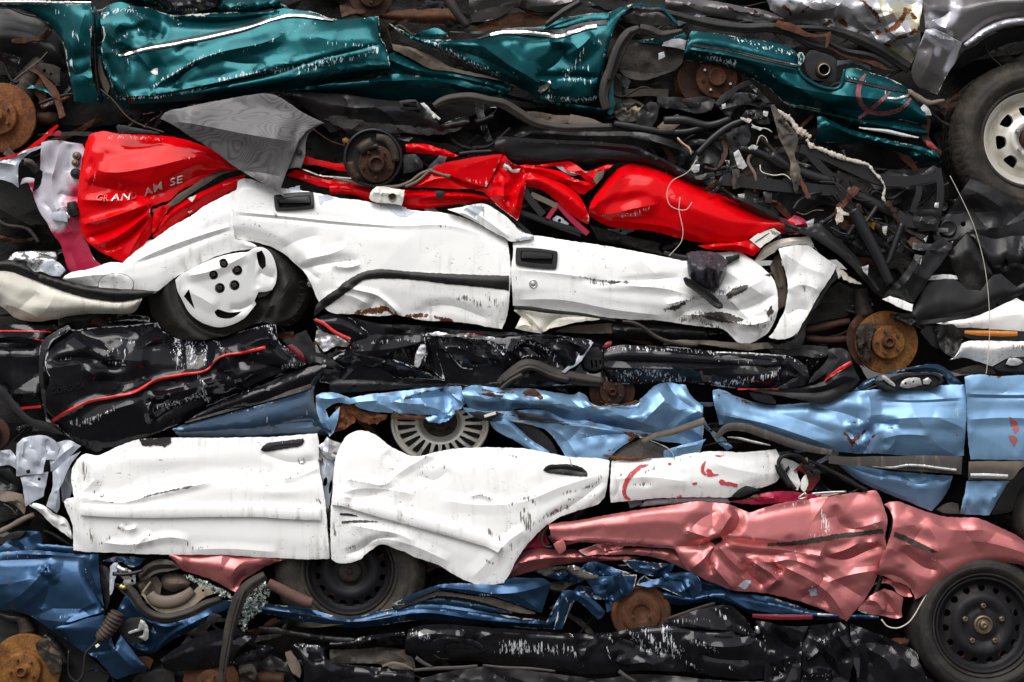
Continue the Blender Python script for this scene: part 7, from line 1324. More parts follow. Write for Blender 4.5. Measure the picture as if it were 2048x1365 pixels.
cq = panel(C, 'front_door', 'white_paint', 'k', '668,938 671,918 676,902 684,885 695,871 705,865 716,862 728,862 740,865 755,873 770,885 785,896 800,903 825,913 852,910 873,904 895,900 921,897 950,896 983,895 1010,896 1042,897 1075,902 1110,909 1135,914 1162,916 1197,917 1219,921 1218,940 1216,958 1213,978 1208,996 1197,1008 1178,1015 1155,1022 1138,1028 1121,1034 1103,1045 1086,1057 1072,1070 1059,1084 1048,1098 1038,1112 1028,1130 1020,1147 1013,1158 1007,1167 980,1170 955,1170 938,1164 921,1157 904,1147 887,1136 865,1126 842,1119 826,1113 811,1105 790,1098 766,1089 756,1091 749,1096 740,1102 731,1109 722,1118 712,1123 698,1126 680,1127 670,1124 663,1118 661,1080 661,1040 662,1015 665,985', o=.085, s=4.2, nz=(1.8, 80), prof=[(0, -20), (.15, 4), (.5, 14), (.8, 8), (1, -18)],
      cr=['690,958 730,965 770,970 785,958|14|16', '785,958 800,945 850,915 870,905|12|14', '690,1005 760,985 800,970|-8|22', '770,905 800,930 790,960|-10|20', '668,990 720,978 780,980 830,990|10|16', '700,1050 750,1060 800,1070 830,1085|12|18', '735,1092 760,1080 820,1090 900,1125|10|18', '690,1110 720,1100 750,1080 800,1075|-12|14', '880,1000 950,1010 1030,1010|6|20', '940,993 960,990 985,1000|8|8', '1020,1010 1060,1000 1120,975 1200,950|8|18', '1210,960 1160,1000 1090,1040|-8|14', '830,950 870,960 900,940|-6|18', '1000,1100 1020,1080 1050,1060|9|18', '940,1160 980,1120 1010,1090|7|24'],
      dn='760,975,-8,20,10;1060,1000,-6,18,12;740,1075,9,30,12', scr=['1020,1010 1060,998 1068,1008|6|.95', '1040,1030 1060,1060|9|1', '1050,1020 1065,1050|8|.95', '1080,1040 1140,1010|9|.85', '1120,990 1200,960 1205,940|6|.85', '1140,1000 1195,990|5|.85', '1020,1090 1035,1110|6|1', '843,945 860,960|4|.95', '945,995 965,990 980,998|3|1', '830,920 880,905|5|.85', '840,935 890,935|5|.75', '760,975 775,965|4|1', '700,960 760,970|3|.8', '975,1060 1000,1080|7|.9', '970,1120 990,1130|4|.85', '660,1030 670,1070|5|.9', '1000,1160 1010,1150|4|.9', '925,970 930,985|3|.6', '1010,910 1040,915|4|.8', '690,1100 720,1090|6|.8'], dirt=['920,950 930,985|5|.5', '730,1090 800,1090|6|.5', '1040,1010 1200,970|10|.3', '690,958 780,970|6|.35'], edge=.55, hem=6)
strip(cq.ob, 'side_strip', 'white_paint', 'k', '664,1002 690,1004 720,1012 766,1024 850,1046 900,1060 940,1072 975,1084 1000,1100', [16, 21, 24, 25, 26, 27, 26, 24, 14], cq, .012, round_=10, fl=.022, scr=['665,1008 700,1012|5|.7', '930,1085 970,1090|4|.6'], rust=['945,1086 968,1092|5|.75', '664,1016 690,1020|4|.6'], dirt=['850,1060 920,1078|6|.6', '930,1080 1000,1098|5|.6'], edge=.25, s=3.5)
strip(cq.ob, 'strip_gap', 'dark_gap', 'h', '0,388 60,392 100,400', [4, 5, 2], cq, .003, round_=0, fl=.002)
strip(cq.ob, 'strip_gap', 'dusty_trim', 'h', '10,436 80,430 160,430 220,432', [4, 4, 4, 1], cq, .003, round_=0, fl=.002, rag=1)
strip(cq.ob, 'strip_gap', 'dusty_trim', 'h', '540,435 640,460 720,480 800,490', [1, 4, 4, 1], cq, .003, round_=0, fl=.002, rag=1)
panel(cq.ob, 'door_handle', 'black_plastic', 'h', '1180,132 1195,112 1225,101 1270,98 1330,98 1380,108 1420,128 1437,152 1436,168 1400,168 1320,162 1250,153 1200,146', on=cq, lift=.006, nz=(.4, 12), hem=5, s=3, fl=.02, scr=['1250,150 1400,155|3|.6'], cr=['1190,135 1300,128 1430,150|-5|7'])
tube(cq.ob, 'tie_string', 'wire_white', 'h', '1330,55 1340,85 1345,110', .12, 1.5, seg=6)
panel(C, 'door_hinge_post', 'grey_primer', 'g', '1838,0 1870,20 1900,60 1960,50 1955,95 1940,180 1925,260 1912,340 1900,400 1905,480 1918,560 1925,645 1912,640 1905,560 1890,420 1880,300 1862,180 1850,120', o=.03, nz=(3, 20), auto=(5, 10, 12, 80, 20), holes=[ellipse(1890*K, 895+200*K, 4, 9, 10), ellipse(1920*K, 895+230*K, 3, 14, 8)], edge=.8, scr=['1870,60 1900,300|4|.7'])
for x, y, r in ((1890, 368, 6), (1945, 35, 6), (1862, 75, 5)):
    lathe(C, 'post_bolt', 'nut', frame(x*K, 895+y*K, .05), sharpprof([(r, -.01), (r*.9, .006), (r*.5, .008), (.3, .008)]), 20)
panel(C, 'hinge_plate', 'silver_paint', 'd', '1850,1310 1880,1290 1900,1260 1930,1280 1960,1290 1985,1300 1965,1365 1930,1400 1890,1380', o=.06, nz=(3, 12), s=3.4, scr=['1850,1310 1960,1300|5|.7'], edge=1, auto=(3, 8, 10, 60, 40))
ct = panel(C, 'tail_panel', 'white_paint', 'k', '1223,922 1260,919 1300,917 1348,915 1372,909 1400,905 1440,903 1486,905 1520,902 1551,899 1557,908 1562,925 1561,945 1556,960 1548,967 1531,973 1513,978 1488,987 1462,995 1420,995 1382,995 1340,996 1300,998 1260,1002 1222,1006 1220,985 1221,955', o=.075, s=4.6, nz=(1.6, 60), prof=[(0, -10), (.3, 12), (.7, 8), (1, -20)], cr=['1400,906 1440,930 1530,950|6|20', '1222,960 1300,955 1380,965|6|16', '1222,930 1240,960 1228,1000|-6|12'], dn='1290,968,-5,12,6', scr=['1268,970 1300,968|5|.95', '1290,945 1310,935|5|.8', '1225,960 1250,945|4|.8', '1350,925 1390,912|4|.8', '1480,930 1530,935|6|.6', '1340,995 1350,985|3|.9'], dirt=['1225,925 1240,1000|5|.6', '1380,915 1400,905|5|.4'], edge=.6)
for q, w_ in (('h1790,102 1750,112 1710,140 1675,180 1655,225 1650,262 1662,290 1685,306', [3, 8, 9, 9, 9, 8, 7, 5]), ('i182,82 170,105 165,128 172,150 188,160', [3, 6, 7, 6, 5]), ('i188,130 205,140 215,155 200,166', [6, 11, 12, 5]), ('i190,160 230,162 258,156', [5, 5, 2]), ('i264,192 280,205 290,212', [7, 11, 6]), ('i290,208 330,215 368,222', [7, 8, 6]), ('i105,208 120,212 135,208', [3, 5, 2]), ('i240,48 270,50 290,46', [2, 4, 1]), ('h1905,95 1915,98 1925,95', [3, 5, 2]), ('h1955,288 1970,286 1985,282', [2, 4, 2])):
    strip(ct.ob, 'paint_mark', 'mark_red', q[0], q[1:], w_, ct, .0022, round_=0, fl=.002, rag=1.0)
panel(C, 'bumper_edge', 'grey_primer', 'i', '-60,300 60,292 200,290 310,296 330,330 240,330 100,325 -20,330 -200,345 -160,310', o=.03, nz=(2, 30), prof=[(0, -4), (.5, 8), (1, -10)])
panel(C, 'torn_bumper', 'black_plastic', 'i', '330,286 370,250 415,222 460,232 500,248 440,270 380,290', o=.095, nz=(2, 15), s=3.5)
panel(C, 'lamp_housing', 'white_paint', 'i', '600,62 640,62 690,80 728,100 715,135 722,172 735,215 720,250 690,240 660,190 630,120', o=.03, nz=(2, 20), auto=(3, 8, 12, 60, 40), edge=.4)
panel(C, 'lamp_housing', 'void_black', 'i', '645,130 668,105 672,130 650,150', o=.05, nz=(0, 9), s=3)
panel(C, 'tail_lamp', 'dark_red_lens', 'i', '695,135 740,92 790,110 835,150 850,170 830,210 800,250 770,265 745,250 750,200 765,160 735,140', o=.05, nz=(1.5, 20), s=4, hem=2)
panel(C, 'tail_lamp', 'paper', 'i', '735,215 745,180 765,158 778,190 772,240 755,260 742,250', o=.065, nz=(1, 15), s=3)
panel(C, 'lamp_fragment', 'red_lens', 'i', '440,290 470,275 520,285 530,300 490,308', o=.07, nz=(2, 9), s=3)
for q in ('750,105 775,88 805,95 815,125 790,140 765,130', '800,130 830,125 856,145 845,165 815,160', '768,130 790,140 810,160 790,165 770,150'):
    panel(C, 'wiring_plug', 'black_plastic', 'i', q, o=.085, nz=(1, 9), s=2.8, fl=.025)
for q, r in (('770,90 740,55 690,42 640,48 610,75 612,110 640,150 670,200 705,245', 4), ('775,70 780,85 775,100', 2.4), ('600,100 610,140 640,180 680,230', 5)):
    tube(C, 'lamp_cable', 'black_rubber', 'i', q, .085, r)
for q in ('765,60 768,75 765,92', '772,58 776,75 772,92'):
    tube(C, 'wire', 'zinc_yellow', 'i', q, .09, .9, seg=6)
# crumpled inner rear of the white car
for q, nm, oo, mt, kw in (('95,10 180,6 272,8 262,80 250,152 180,160 94,168 96,90', 'inner_plate', .05, 'grey_primer', dict(cr=['110,20 105,150|6|8', '240,20 232,150|-8|8'], holes=[P('g', '150,135 172,128 178,148 156,154')])),
                      ('118,172 200,158 282,140 268,210 252,285 200,312 148,345 140,290 132,230', 'inner_plate', .04, 'grey_primer', dict(holes=[ellipse(228*K, 895+185*K, 3)])),
                      ('272,-20 330,-30 400,-40 470,-10 430,30 380,90 330,130 296,140 290,90', 'wheelhouse', .03, 'grey_primer', dict(cr=['290,120 340,60 440,-20|14|12', '320,-20 310,80|-12|10'])),
                      ('305,142 345,110 400,60 470,22 440,60 408,105 385,150 368,200 345,240 348,300 345,355 330,382 300,362 268,340 285,290 305,230', 'wheelhouse', .055, 'grey_primer', dict(cr=['320,140 350,180 330,300 320,370|14|12', '310,240 340,260|10|8'], scr=['345,240 335,370|3|.7'])),
                      ('160,330 210,322 262,345 320,385 372,408 400,440 412,480 416,535 370,500 320,462 275,425 240,385', 'inner_arch', .04, 'white_paint', dict(prof=[(0, -15), (.4, 12), (1, -20)], rust=['230,390 270,430 330,475|4|.7'])),
                      ('350,150 410,110 418,250 400,300 362,320 355,250', 'inner_arch', .0, 'grey_primer', dict()),
                      ('-60,20 60,15 96,60 98,130 60,105 0,108 -60,130', 'torn_sheet', .02, 'grey_primer', dict(auto=(4, 10, 14, 30, 50)))):
    kw.setdefault('auto', (4, 8, 16, 50, 50))
    panel(C, nm, mt, 'g', q, o=oo, nz=(3, 25), edge=.7, **kw)
panel(C, 'inner_plate', 'grey_primer', 'd', '98,1300 135,1268 200,1255 262,1252 320,1285 345,1320 330,1395 90,1395', o=.045, nz=(3, 25), cr=['140,1275 130,1380|10|8', '270,1270 262,1390|-10|8', '180,1310 180,1335|6|8'], auto=(4, 8, 14, 50, 50), edge=.7)
panel(C, 'torn_sheet', 'black_steel', 'g', '-60,120 60,110 110,170 130,240 60,260 -60,250', o=-.02, nz=(5, 20), auto=(5, 12, 16, 30, 50))
panel(C, 'torn_sheet', 'taupe_trim', 'g', '-40,250 40,255 130,270 150,360 140,390 90,340 40,320 -40,300', o=.0, nz=(5, 16), auto=(5, 12, 12, 30, 50), edge=.8)
tube(C, 'cable', 'cast_iron', 'g', '20,330 60,350 90,385 100,390', .03, 2)
tube(C, 'bent_rod', 'taupe_trim', 'g', '-20,500 60,460 140,415 200,390', .0, [5, 6, 5], wob=.2)

# ================================================================ rose car
Q = thing('crushed_car', 1500, 1110, 0, 'crumpled metallic pink car with a plain black steel wheel at the lower right corner', 'wrecked car', 'crushed cars in the pile')
shell(Q, '320,1090 900,1080 1100,1010 1500,980 1800,990 2120,1030 2120,1400 1840,1400 1720,1210 1300,1130 900,1180 500,1180', o=-.18, seed=9, n=20)
qd = panel(Q, 'rear_door', 'rose_paint', 'k', '1097,1049 1130,1044 1162,1040 1215,1030 1265,1022 1305,1016 1348,1010 1372,1006 1396,1003 1430,1006 1462,1010 1480,1018 1499,1025 1525,1017 1555,1008 1590,1002 1623,998 1660,993 1692,988 1725,984 1751,981 1757,988 1762,998 1769,1018 1775,1040 1773,1058 1770,1074 1772,1088 1772,1102 1766,1122 1758,1143 1753,1156 1747,1170 1739,1184 1730,1198 1712,1220 1694,1243 1675,1234 1658,1225 1632,1214 1606,1205 1572,1196 1537,1188 1500,1184 1465,1181 1437,1170 1410,1160 1394,1150 1379,1143 1368,1130 1358,1115 1354,1106 1348,1099 1325,1096 1300,1095 1275,1093 1248,1092 1205,1088 1162,1085 1145,1088 1128,1091 1114,1085 1104,1077 1100,1062', o=.085, s=4.0, nz=(1.8, 50), prof=[(0, -25), (.12, 4), (.35, 16), (.6, 10), (.85, 6), (1, -20)],
      cr=['1348,1094 1400,1090 1432,1082 1500,1090 1560,1096 1640,1112|-26|12', '1432,1080 1400,1070 1370,1060|18|16', '1430,1082 1450,1050 1470,1020|26|18', '1462,1012 1478,1035 1470,1060 1425,1080|-20|16', '1433,1088 1420,1120 1425,1150|-18|14', '1435,1090 1460,1120 1490,1145|24|14', '1440,1085 1500,1095 1560,1100 1650,1114|28|12', '1433,1086 1405,1120 1380,1140|20|16', '1425,1130 1450,1160 1470,1180|16|14',
          '1490,1115 1540,1125 1580,1120 1640,1140|18|14', '1480,1120 1500,1150 1530,1175|-22|14', '1500,1120 1545,1150 1555,1160 1530,1180|24|12', '1545,1150 1560,1140 1540,1125|-18|9', '1640,1112 1690,1120 1740,1100 1770,1090|-14|14', '1560,1130 1620,1160 1660,1190 1694,1240|22|18', '1600,1180 1640,1170 1700,1150 1760,1140|16|20', '1640,1140 1700,1180 1730,1198|-14|22', '1600,1200 1640,1170 1650,1150|-16|16', '1655,1110 1690,1100 1720,1085|12|12',
          '1670,1010 1675,1040 1690,1055 1730,1060|-14|16', '1499,1026 1560,1010 1620,1000|10|10', '1375,1068 1400,1040 1440,1020|-10|24', '1700,1060 1740,1050 1770,1040|9|16', '1110,1080 1250,1086 1348,1092|8|8'],
      dn='1432,1083,-26,8,8;1745,1088,14,10,8;1752,1090,-12,5,5;1690,1050,-9,14,12;1555,1160,12,10,10;1625,1185,8,14,10', auto=(6, 8, 24, 40, 60),
      scr=['1640,1015 1655,1060|12|.95', '1590,1010 1620,1050|12|.7', '1580,1060 1660,1075|10|.75', '1500,1024 1620,1004|3.5|.85', '1380,1060 1400,1090|6|.75', '1210,1088 1260,1082|6|.8', '1405,1050 1440,1080|5|.7', '1725,1040 1770,1060|5|.7', '1480,1120 1530,1150|5|.8', '1500,1125 1560,1150|6|.8', '1610,1095 1640,1108|4|.8', '1550,1075 1620,1090|6|.6', '1670,1000 1672,1030|4|.6', '1620,1170 1640,1190|4|.8', '1450,1170 1530,1185|4|.7'], dirt=['1425,1080 1440,1090|5|.9', '1600,1100 1650,1114|4|.7', '1500,1022 1620,1008|3|.5', '1475,1165 1540,1188|6|.4'], edge=.6, hem=6)
strip(qd.ob, 'trim_residue', 'cast_iron', 'k', '1535,1090 1590,1087 1640,1079 1680,1072 1720,1068 1767,1062', [4, 8, 10, 9, 9, 8], qd, .003, round_=0, fl=.002, rag=1.2)
for q in ('1476,1172 1490,1162 1502,1160 1498,1172 1488,1180', '1616,1180 1630,1176 1636,1190 1622,1194', '1748,1036 1753,1032 1752,1044 1746,1047'):
    panel(qd.ob, 'paint_chip', 'grey_primer', 'k', q, on=qd, lift=.002, nz=(0, 9), s=2.5, hem=0, fl=.002, rag=1.5)
panel(qd.ob, 'puncture', 'void_black', 'k', '1420,1082 1432,1078 1446,1076 1440,1084 1430,1090', on=qd, lift=.003, nz=(0, 9), s=2.5, hem=0, fl=.002, rag=1)
panel(Q, 'roof_strip', 'crimson_primer', 'i', '320,315 420,300 500,270 580,258 680,255 760,268 860,270 1000,262 860,290 700,310 520,330 420,330', o=.06, nz=(4, 16), auto=(6, 12, 14, 5, 30), edge=.9)
for q, r in (('760,265 740,280 720,300 770,290 760,262', 1.6), ('800,270 900,262 1000,258', 2.5)):
    tube(Q, 'wire', 'bright_steel', 'i', q, .10, r, seg=6)
qs = panel(Q, 'sill', 'rose_paint', 'h', '975,760 985,715 1010,670 1050,615 1110,592 1180,588 1260,595 1340,592 1400,600 1470,615 1540,625 1640,632 1750,640 1640,655 1520,662 1400,668 1300,680 1200,700 1100,725 1030,745', o=.03, prof=[(0, -25), (.35, 14), (1, -18)], nz=(2, 40), cr=['1010,680 1150,650 1300,640 1500,640|14|14'], dirt=['1000,740 1100,700|8|.4'])
panel(Q, 'sill', 'crimson_primer', 'h', '1050,600 1090,555 1150,500 1190,470 1200,520 1220,560 1180,585 1110,590', o=.0, nz=(3, 20), auto=(3, 8, 14, 60, 30))
panel(Q, 'torn_sheet', 'rose_paint', 'h', '1385,598 1440,580 1500,560 1560,552 1660,568 1640,585 1560,600 1500,620 1440,628 1410,620', o=.055, nz=(3, 14), auto=(4, 10, 12, 20, 50), edge=.9)
panel(Q, 'sill_upper', 'rose_paint', 'h', '1500,622 1580,592 1660,586 1800,588 1900,592 1960,600 1990,640 2040,700 2060,740 1960,690 1880,655 1780,632 1680,622 1580,625', o=.05, prof=[(0, -10), (.4, 8), (1, -10)], nz=(3, 24), auto=(5, 8, 14, 10, 20), rust=['1760,590 1900,590|3|.6'], dirt=['1600,610 1900,630|8|.5'])
panel(Q, 'bracket', 'rose_paint', 'h', '1238,562 1262,545 1292,536 1308,560 1312,585 1295,612 1272,620 1252,590', o=.10, nz=(1.5, 12), s=3)
panel(Q, 'bracket', 'black_steel', 'h', '1205,520 1235,505 1275,510 1288,530 1262,545 1235,555', o=.08, nz=(2, 9), s=3)
tube(Q, 'window_cable', 'cast_iron', 'h', '1210,460 1180,500 1175,550 1195,578 1235,578', .06, 2.4)
qf = panel(Q, 'front_fender', 'rose_paint', 'i', '1222,332 1250,318 1295,315 1350,330 1400,350 1480,378 1560,400 1660,408 1750,410 1810,428 1860,450 1930,482 1990,512 2060,560 2130,600 2130,712 2060,692 1990,678 1900,668 1800,670 1720,690 1650,720 1600,752 1550,790 1500,825 1450,860 1402,882 1388,850 1370,818 1328,795 1280,778 1235,755 1178,738 1190,690 1205,640 1222,600 1240,560 1258,510 1270,460 1272,420 1262,380', o=.09, s=4.4, nz=(1.4, 80), prof=[(0, -30), (.2, 6), (.5, 16), (.85, 10), (1, -10)],
      cr=['1350,360 1420,420 1480,470 1530,560 1540,650|12|30', '1310,590 1380,650 1460,700 1540,720|-18|20', '1330,560 1420,580 1500,620|12|18', '1480,400 1520,450 1620,480 1800,480|10|30', '1700,540 1850,560 2060,620|8|40', '1180,738 1280,745 1370,800 1400,870|-12|12', '1240,580 1300,620 1320,700|8|24'], dn='1430,430,-7,12,10;1510,660,-6,10,8', scr=['1490,650 1530,660|4|.85', '1420,420 1440,425|3|1', '1300,340 1420,380|3|.5', '1320,460 1340,470|3|.6', '1270,770 1360,790|4|.7'], dirt=['1480,480 1530,640|6|.35'], edge=.5, hem=7)
panel(qf.ob, 'trim_residue', 'cast_iron', 'i', '1282,490 1340,512 1400,540 1470,575 1535,608 1510,612 1475,602 1400,575 1340,546 1275,516', on=qf, lift=.003, nz=(0, 9), s=3, hem=0, fl=.003, rag=.8)
panel(Q, 'fender_lip', 'rose_paint', 'i', '1160,800 1200,755 1250,770 1310,790 1365,822 1385,868 1330,865 1300,850 1260,800 1200,790', o=.06, nz=(2, 14), cr=['1180,790 1240,775 1320,820 1380,860|-16|10'], dirt=['1200,780 1340,840|8|.9'])
panel(Q, 'bumper_corner', 'rose_paint', 'i', '1065,945 1090,905 1120,880 1170,845 1220,820 1280,840 1332,875 1322,940 1325,985 1290,995 1240,985 1180,975 1110,965', o=.055, nz=(2, 20), cr=['1120,885 1180,900 1220,960|14|12', '1200,830 1240,900 1310,990|-12|12', '1110,960 1250,975 1325,980|-8|8'], auto=(3, 10, 14, 40, 60), edge=.8)
tube(Q, 'fender_seal', 'black_rubber', 'i', '1160,860 1190,790 1222,640 1262,500 1275,420 1255,360 1218,335', .05, [4, 5, 5, 5, 5, 4])
tube(Q, 'arch_wire', 'wire_white', 'i', '1475,845 1440,900 1400,970 1360,1020 1300,1050 1240,1040 1205,1000', .08, 1.4, seg=6)
qw, mpq = steel_wheel(Q, 1966, 1250, .06, 96, 15, 7.2, (0, -2, 0), 'wheel_black', 'black steel wheel with round holes and rusty nuts')
tyre(qw, mpq, 98, 142, 'tyre_rubber', .2, .018)
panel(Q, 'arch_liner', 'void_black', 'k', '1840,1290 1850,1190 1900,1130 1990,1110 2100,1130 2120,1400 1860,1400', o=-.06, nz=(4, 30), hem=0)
# flap and second wheel on the left
panel(Q, 'wing_flap', 'rose_paint', 'g', '960,612 1100,618 1300,622 1480,632 1660,650 1610,668 1550,690 1505,715 1460,745 1425,760 1400,785 1385,820 1368,842 1310,812 1250,778 1160,745 1060,712 1020,668', o=.055, nz=(1.6, 40), prof=[(0, -20), (.4, 10), (1, -16)], cr=['1020,660 1060,705 1060,640|16|14', '1330,770 1370,700 1430,660 1600,650|16|20', '1360,830 1400,760 1440,740|-14|12'], scr=['1360,720 1430,700|6|.5'], edge=.4, hem=6)
q2, mpq2 = steel_wheel(Q, 700, 1142, .0, 88, 16, 7.0, (0, 0, -10), 'wheel_black', 'dark steel wheel on a flattened tyre under the white door', nuts=0)
lathe(q2, 'hub_cap', 'cast_iron', mpq2, sharpprof([(24, -.006), (22, .008), (16, .012), (6, .012), (5.5, .016), (3, .017), (.3, .017)]), 36)
def flatdef(u, v, h, r):
    f = np.clip((v-70)/50, 0, 1)
    k = np.clip((r-90)/50, 0, 1)
    return u*(1+.10*f*k), np.where(v > 92, 92+(v-92)*.16, v), h+.045*f*k
tyre(q2, mpq2, 90, 152, 'dusty_tyre', .2, .012, deform=flatdef)
for q in ('1985,870 2010,890', ): pass
tube(Q, 'exhaust_pipe', 'pipe_rust', 'g', '1558,788 1620,820 1700,862 1770,895 1815,905', .095, [9.5, 11, 12, 12, 10])

# ================================================================ dark blue car
N = thing('crushed_car', 700, 1220, 0, 'crushed dark blue car with a beige door opening, beneath the lower white car', 'wrecked car', 'crushed cars in the pile')
shell(N, '-60,1070 200,1090 600,1130 1200,1130 1700,1180 1780,1240 1300,1300 800,1280 400,1400 -60,1400', o=-.20, seed=10, n=24)
panel(N, 'bonnet_edge', 'navy_paint', 'g', '-60,590 0,575 60,530 110,495 170,485 232,490 245,530 235,570 205,600 140,605 60,612 -60,640', o=.0, nz=(3, 30), auto=(5, 12, 18, 20, 50))
panel(N, 'cowl', 'navy_paint', 'g', '205,582 210,560 300,565 400,575 480,590 530,612 520,625 400,612 300,605 225,604', o=.04, nz=(2, 25), prof=[(0, -5), (.4, 8), (1, -10)])
panel(N, 'cowl', 'black_steel', 'g', '20,520 80,490 150,488 120,520 60,540', o=.02, nz=(2, 14))
nf = panel(N, 'front_fender', 'navy_paint', 'g', '-60,625 0,612 100,602 200,598 300,606 400,616 500,622 572,622 574,680 578,740 588,830 598,900 606,950 610,985 640,1090 665,1170 620,1190 560,1195 495,1195 440,1160 380,1122 330,1085 280,1050 220,1005 160,970 110,950 60,940 0,935 -60,935', o=.07, s=4.4, nz=(2, 60), prof=[(0, -20), (.15, 2), (.45, 18), (.75, 10), (1, -20)],
      cr=['320,1048 400,1018 500,985 602,955|20|12', '320,1050 420,1040 600,985|-16|10', '-20,660 80,655 200,650 320,640|-12|12', '255,712 200,780 100,870 0,920|12|30', '265,715 300,740 320,790|16|12', '240,735 262,700 290,702|22|10', '270,740 280,820 240,940|-12|24', '495,640 500,720 560,850 600,930|-18|14', '520,630 530,720 580,840|14|10', '100,620 300,625 480,640|8|8', '-40,800 60,790 200,760|8|30'],
      dn='262,712,-14,8,8;290,735,12,8,10;450,780,7,34,24', scr=['0,640 240,632|5|.75', '350,985 420,950 500,930|6|.85', '490,730 500,780|4|.8', '560,935 605,945|4|.8', '470,850 500,860|4|.8', '200,640 320,650|4|.7'], dirt=['320,640 520,650|8|.5', '300,1010 420,990|8|.4'], edge=.6, hem=7)
panel(N, 'fender_tail', 'navy_paint', 'g', '305,1050 400,1022 500,995 606,972 620,1020 640,1085 665,1165 700,1085 740,1140 790,1205 830,1255 862,1288 800,1310 740,1328 680,1350 655,1335 620,1292 580,1250 540,1215 500,1195 430,1155 370,1105', o=.085, s=4.6, nz=(1.6, 50), prof=[(0, 0), (.3, 12), (1, -20)], cr=['665,1165 640,1180 560,1190 500,1190|-12|10', '660,1165 720,1230 800,1300|14|16', '540,1205 640,1190 690,1100|12|14'], scr=['560,1215 660,1240|5|.6'], edge=.5)
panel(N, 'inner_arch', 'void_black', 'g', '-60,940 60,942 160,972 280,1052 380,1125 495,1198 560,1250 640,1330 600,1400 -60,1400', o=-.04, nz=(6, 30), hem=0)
for q, r, mt in (('-20,960 60,990 140,1000 180,1050', [8, 10, 9, 8], 'black_steel'), ('130,990 150,1040 160,1080', [14, 15, 18], 'cast_iron'), ('60,970 100,1000', [8, 8], 'cast_iron'), ('260,1090 320,1160 380,1260', [10, 12, 10], 'black_steel')):
    tube(N, 'suspension_arm', mt, 'g', q, .0, r, wob=.3)
nd, mpn = brake_disc(N, 'orange_rust', 145*K, 895+1290*K, .05, 71, 36, (0, 0, 6), 'orange_rust', 5, label='orange rusted brake disc with caliper in the lower left corner')
panel(nd, 'caliper', 'cast_iron', 'g', '205,1140 240,1110 275,1115 300,1160 340,1190 360,1240 355,1300 330,1320 290,1310 270,1260 240,1220 215,1180', o=.095, nz=(5, 14), auto=(6, 12, 10, 50, 50), s=3.5, rust=['280,1180 320,1280|9|.5'])
panel(N, 'windscreen_post', 'navy_paint', 'g', '494,690 505,650 522,622 572,620 574,690 580,760 592,850 604,925 590,900 560,855 530,800 505,750', o=.085, nz=(2, 20), prof=None, cr=['525,630 530,720 580,850|16|10'], scr=['495,720 510,780|5|.7'], edge=.7)
panel(N, 'hinge_post', 'black_plastic', 'g', '578,680 610,690 640,720 650,760 635,800 640,850 630,920 615,950 605,880 590,800', o=.05, nz=(3, 14), auto=(3, 8, 10, 80, 30))
panel(N, 'hinge_post', 'grey_primer', 'g', '640,690 665,670 685,670 680,720 665,780 650,850 638,860 636,790', o=.06, nz=(3, 12), s=3.4, scr=['650,700 650,840|4|.8'])
panel(N, 'door_check', 'bright_steel', 'g', '690,720 740,710 785,735 790,790 750,805 710,800 720,770 700,750', o=.075, nz=(3, 10), s=3, holes=[ellipse(760*K, 895+745*K, 3), ellipse(768*K, 895+775*K, 3)], fl=.02)
for q, r, mt in (('655,735 720,738 780,730 830,715', [4, 4, 4, 3], 'black_steel'), ('680,690 710,712 740,715', 5, 'bright_steel'), ('700,800 712,815 730,810', 5, 'zinc_yellow'), ('670,795 700,800 720,795', 2, 'cast_iron')):
    tube(N, 'hinge_pin', mt, 'g', q, .09, r)
panel(N, 'roof_rail', 'navy_paint', 'g', '590,660 650,640 720,632 850,645 800,690 760,695 700,665 650,665', o=.03, nz=(3, 16), auto=(4, 12, 12, 10, 40), edge=.9)
panel(N, 'fabric_seal', 'seal_rubber', 'g', '800,745 830,700 880,665 940,650 1010,668 1050,705 980,720 900,735 850,770 815,775', o=.06, nz=(2, 14), cr=['810,755 880,690 1020,680|8|7', '820,765 900,715 1040,700|-8|6', '815,740 880,675 960,660|-6|5'], s=3.4)
panel(N, 'door_trim', 'beige_trim', 'g', '818,850 835,848 855,872 880,905 920,925 980,930 1040,915 1085,880 1120,838 1155,808 1185,798 1215,820 1248,848 1190,870 1150,900 1100,940 1040,962 980,966 920,955 880,925 845,885', o=.045, nz=(1.5, 30), prof=None, hem=4, holes=[ellipse(1180*K, 895+832*K, 2.5)])
panel(N, 'seat_back', 'taupe_trim', 'g', '935,770 950,745 990,732 1040,738 1080,755 1105,785 1095,810 1060,822 1010,838 960,825 940,800', o=.0, nz=(2, 20), crown=35, dirt=['960,800 1060,830|9|.8'])
tube(N, 'pillar_trim', 'taupe_trim', 'g', '870,850 900,885 950,900 1010,895 1070,870 1120,830', .05, [10, 13, 13, 13, 12, 9], asp=.6)
panel(N, 'inner_trim', 'taupe_trim', 'g', '800,800 850,770 910,750 940,790 930,850 900,870 870,850 850,880 820,850', o=.01, nz=(4, 14), auto=(6, 12, 10, 60, 40))
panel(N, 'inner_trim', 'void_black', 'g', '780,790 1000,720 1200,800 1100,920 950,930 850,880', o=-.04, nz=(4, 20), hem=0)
tube(N, 'inner_lever', 'beige_trim', 'g', '875,780 850,815 825,850', .04, 2.5)
tube(N, 'door_seal', 'seal_rubber', 'g', '735,810 770,850 800,895 840,945 900,980 975,990 1050,975 1120,950 1200,910 1290,880', .075, [8, 11, 10, 9, 9, 9, 9, 9, 9, 7], asp=.6)
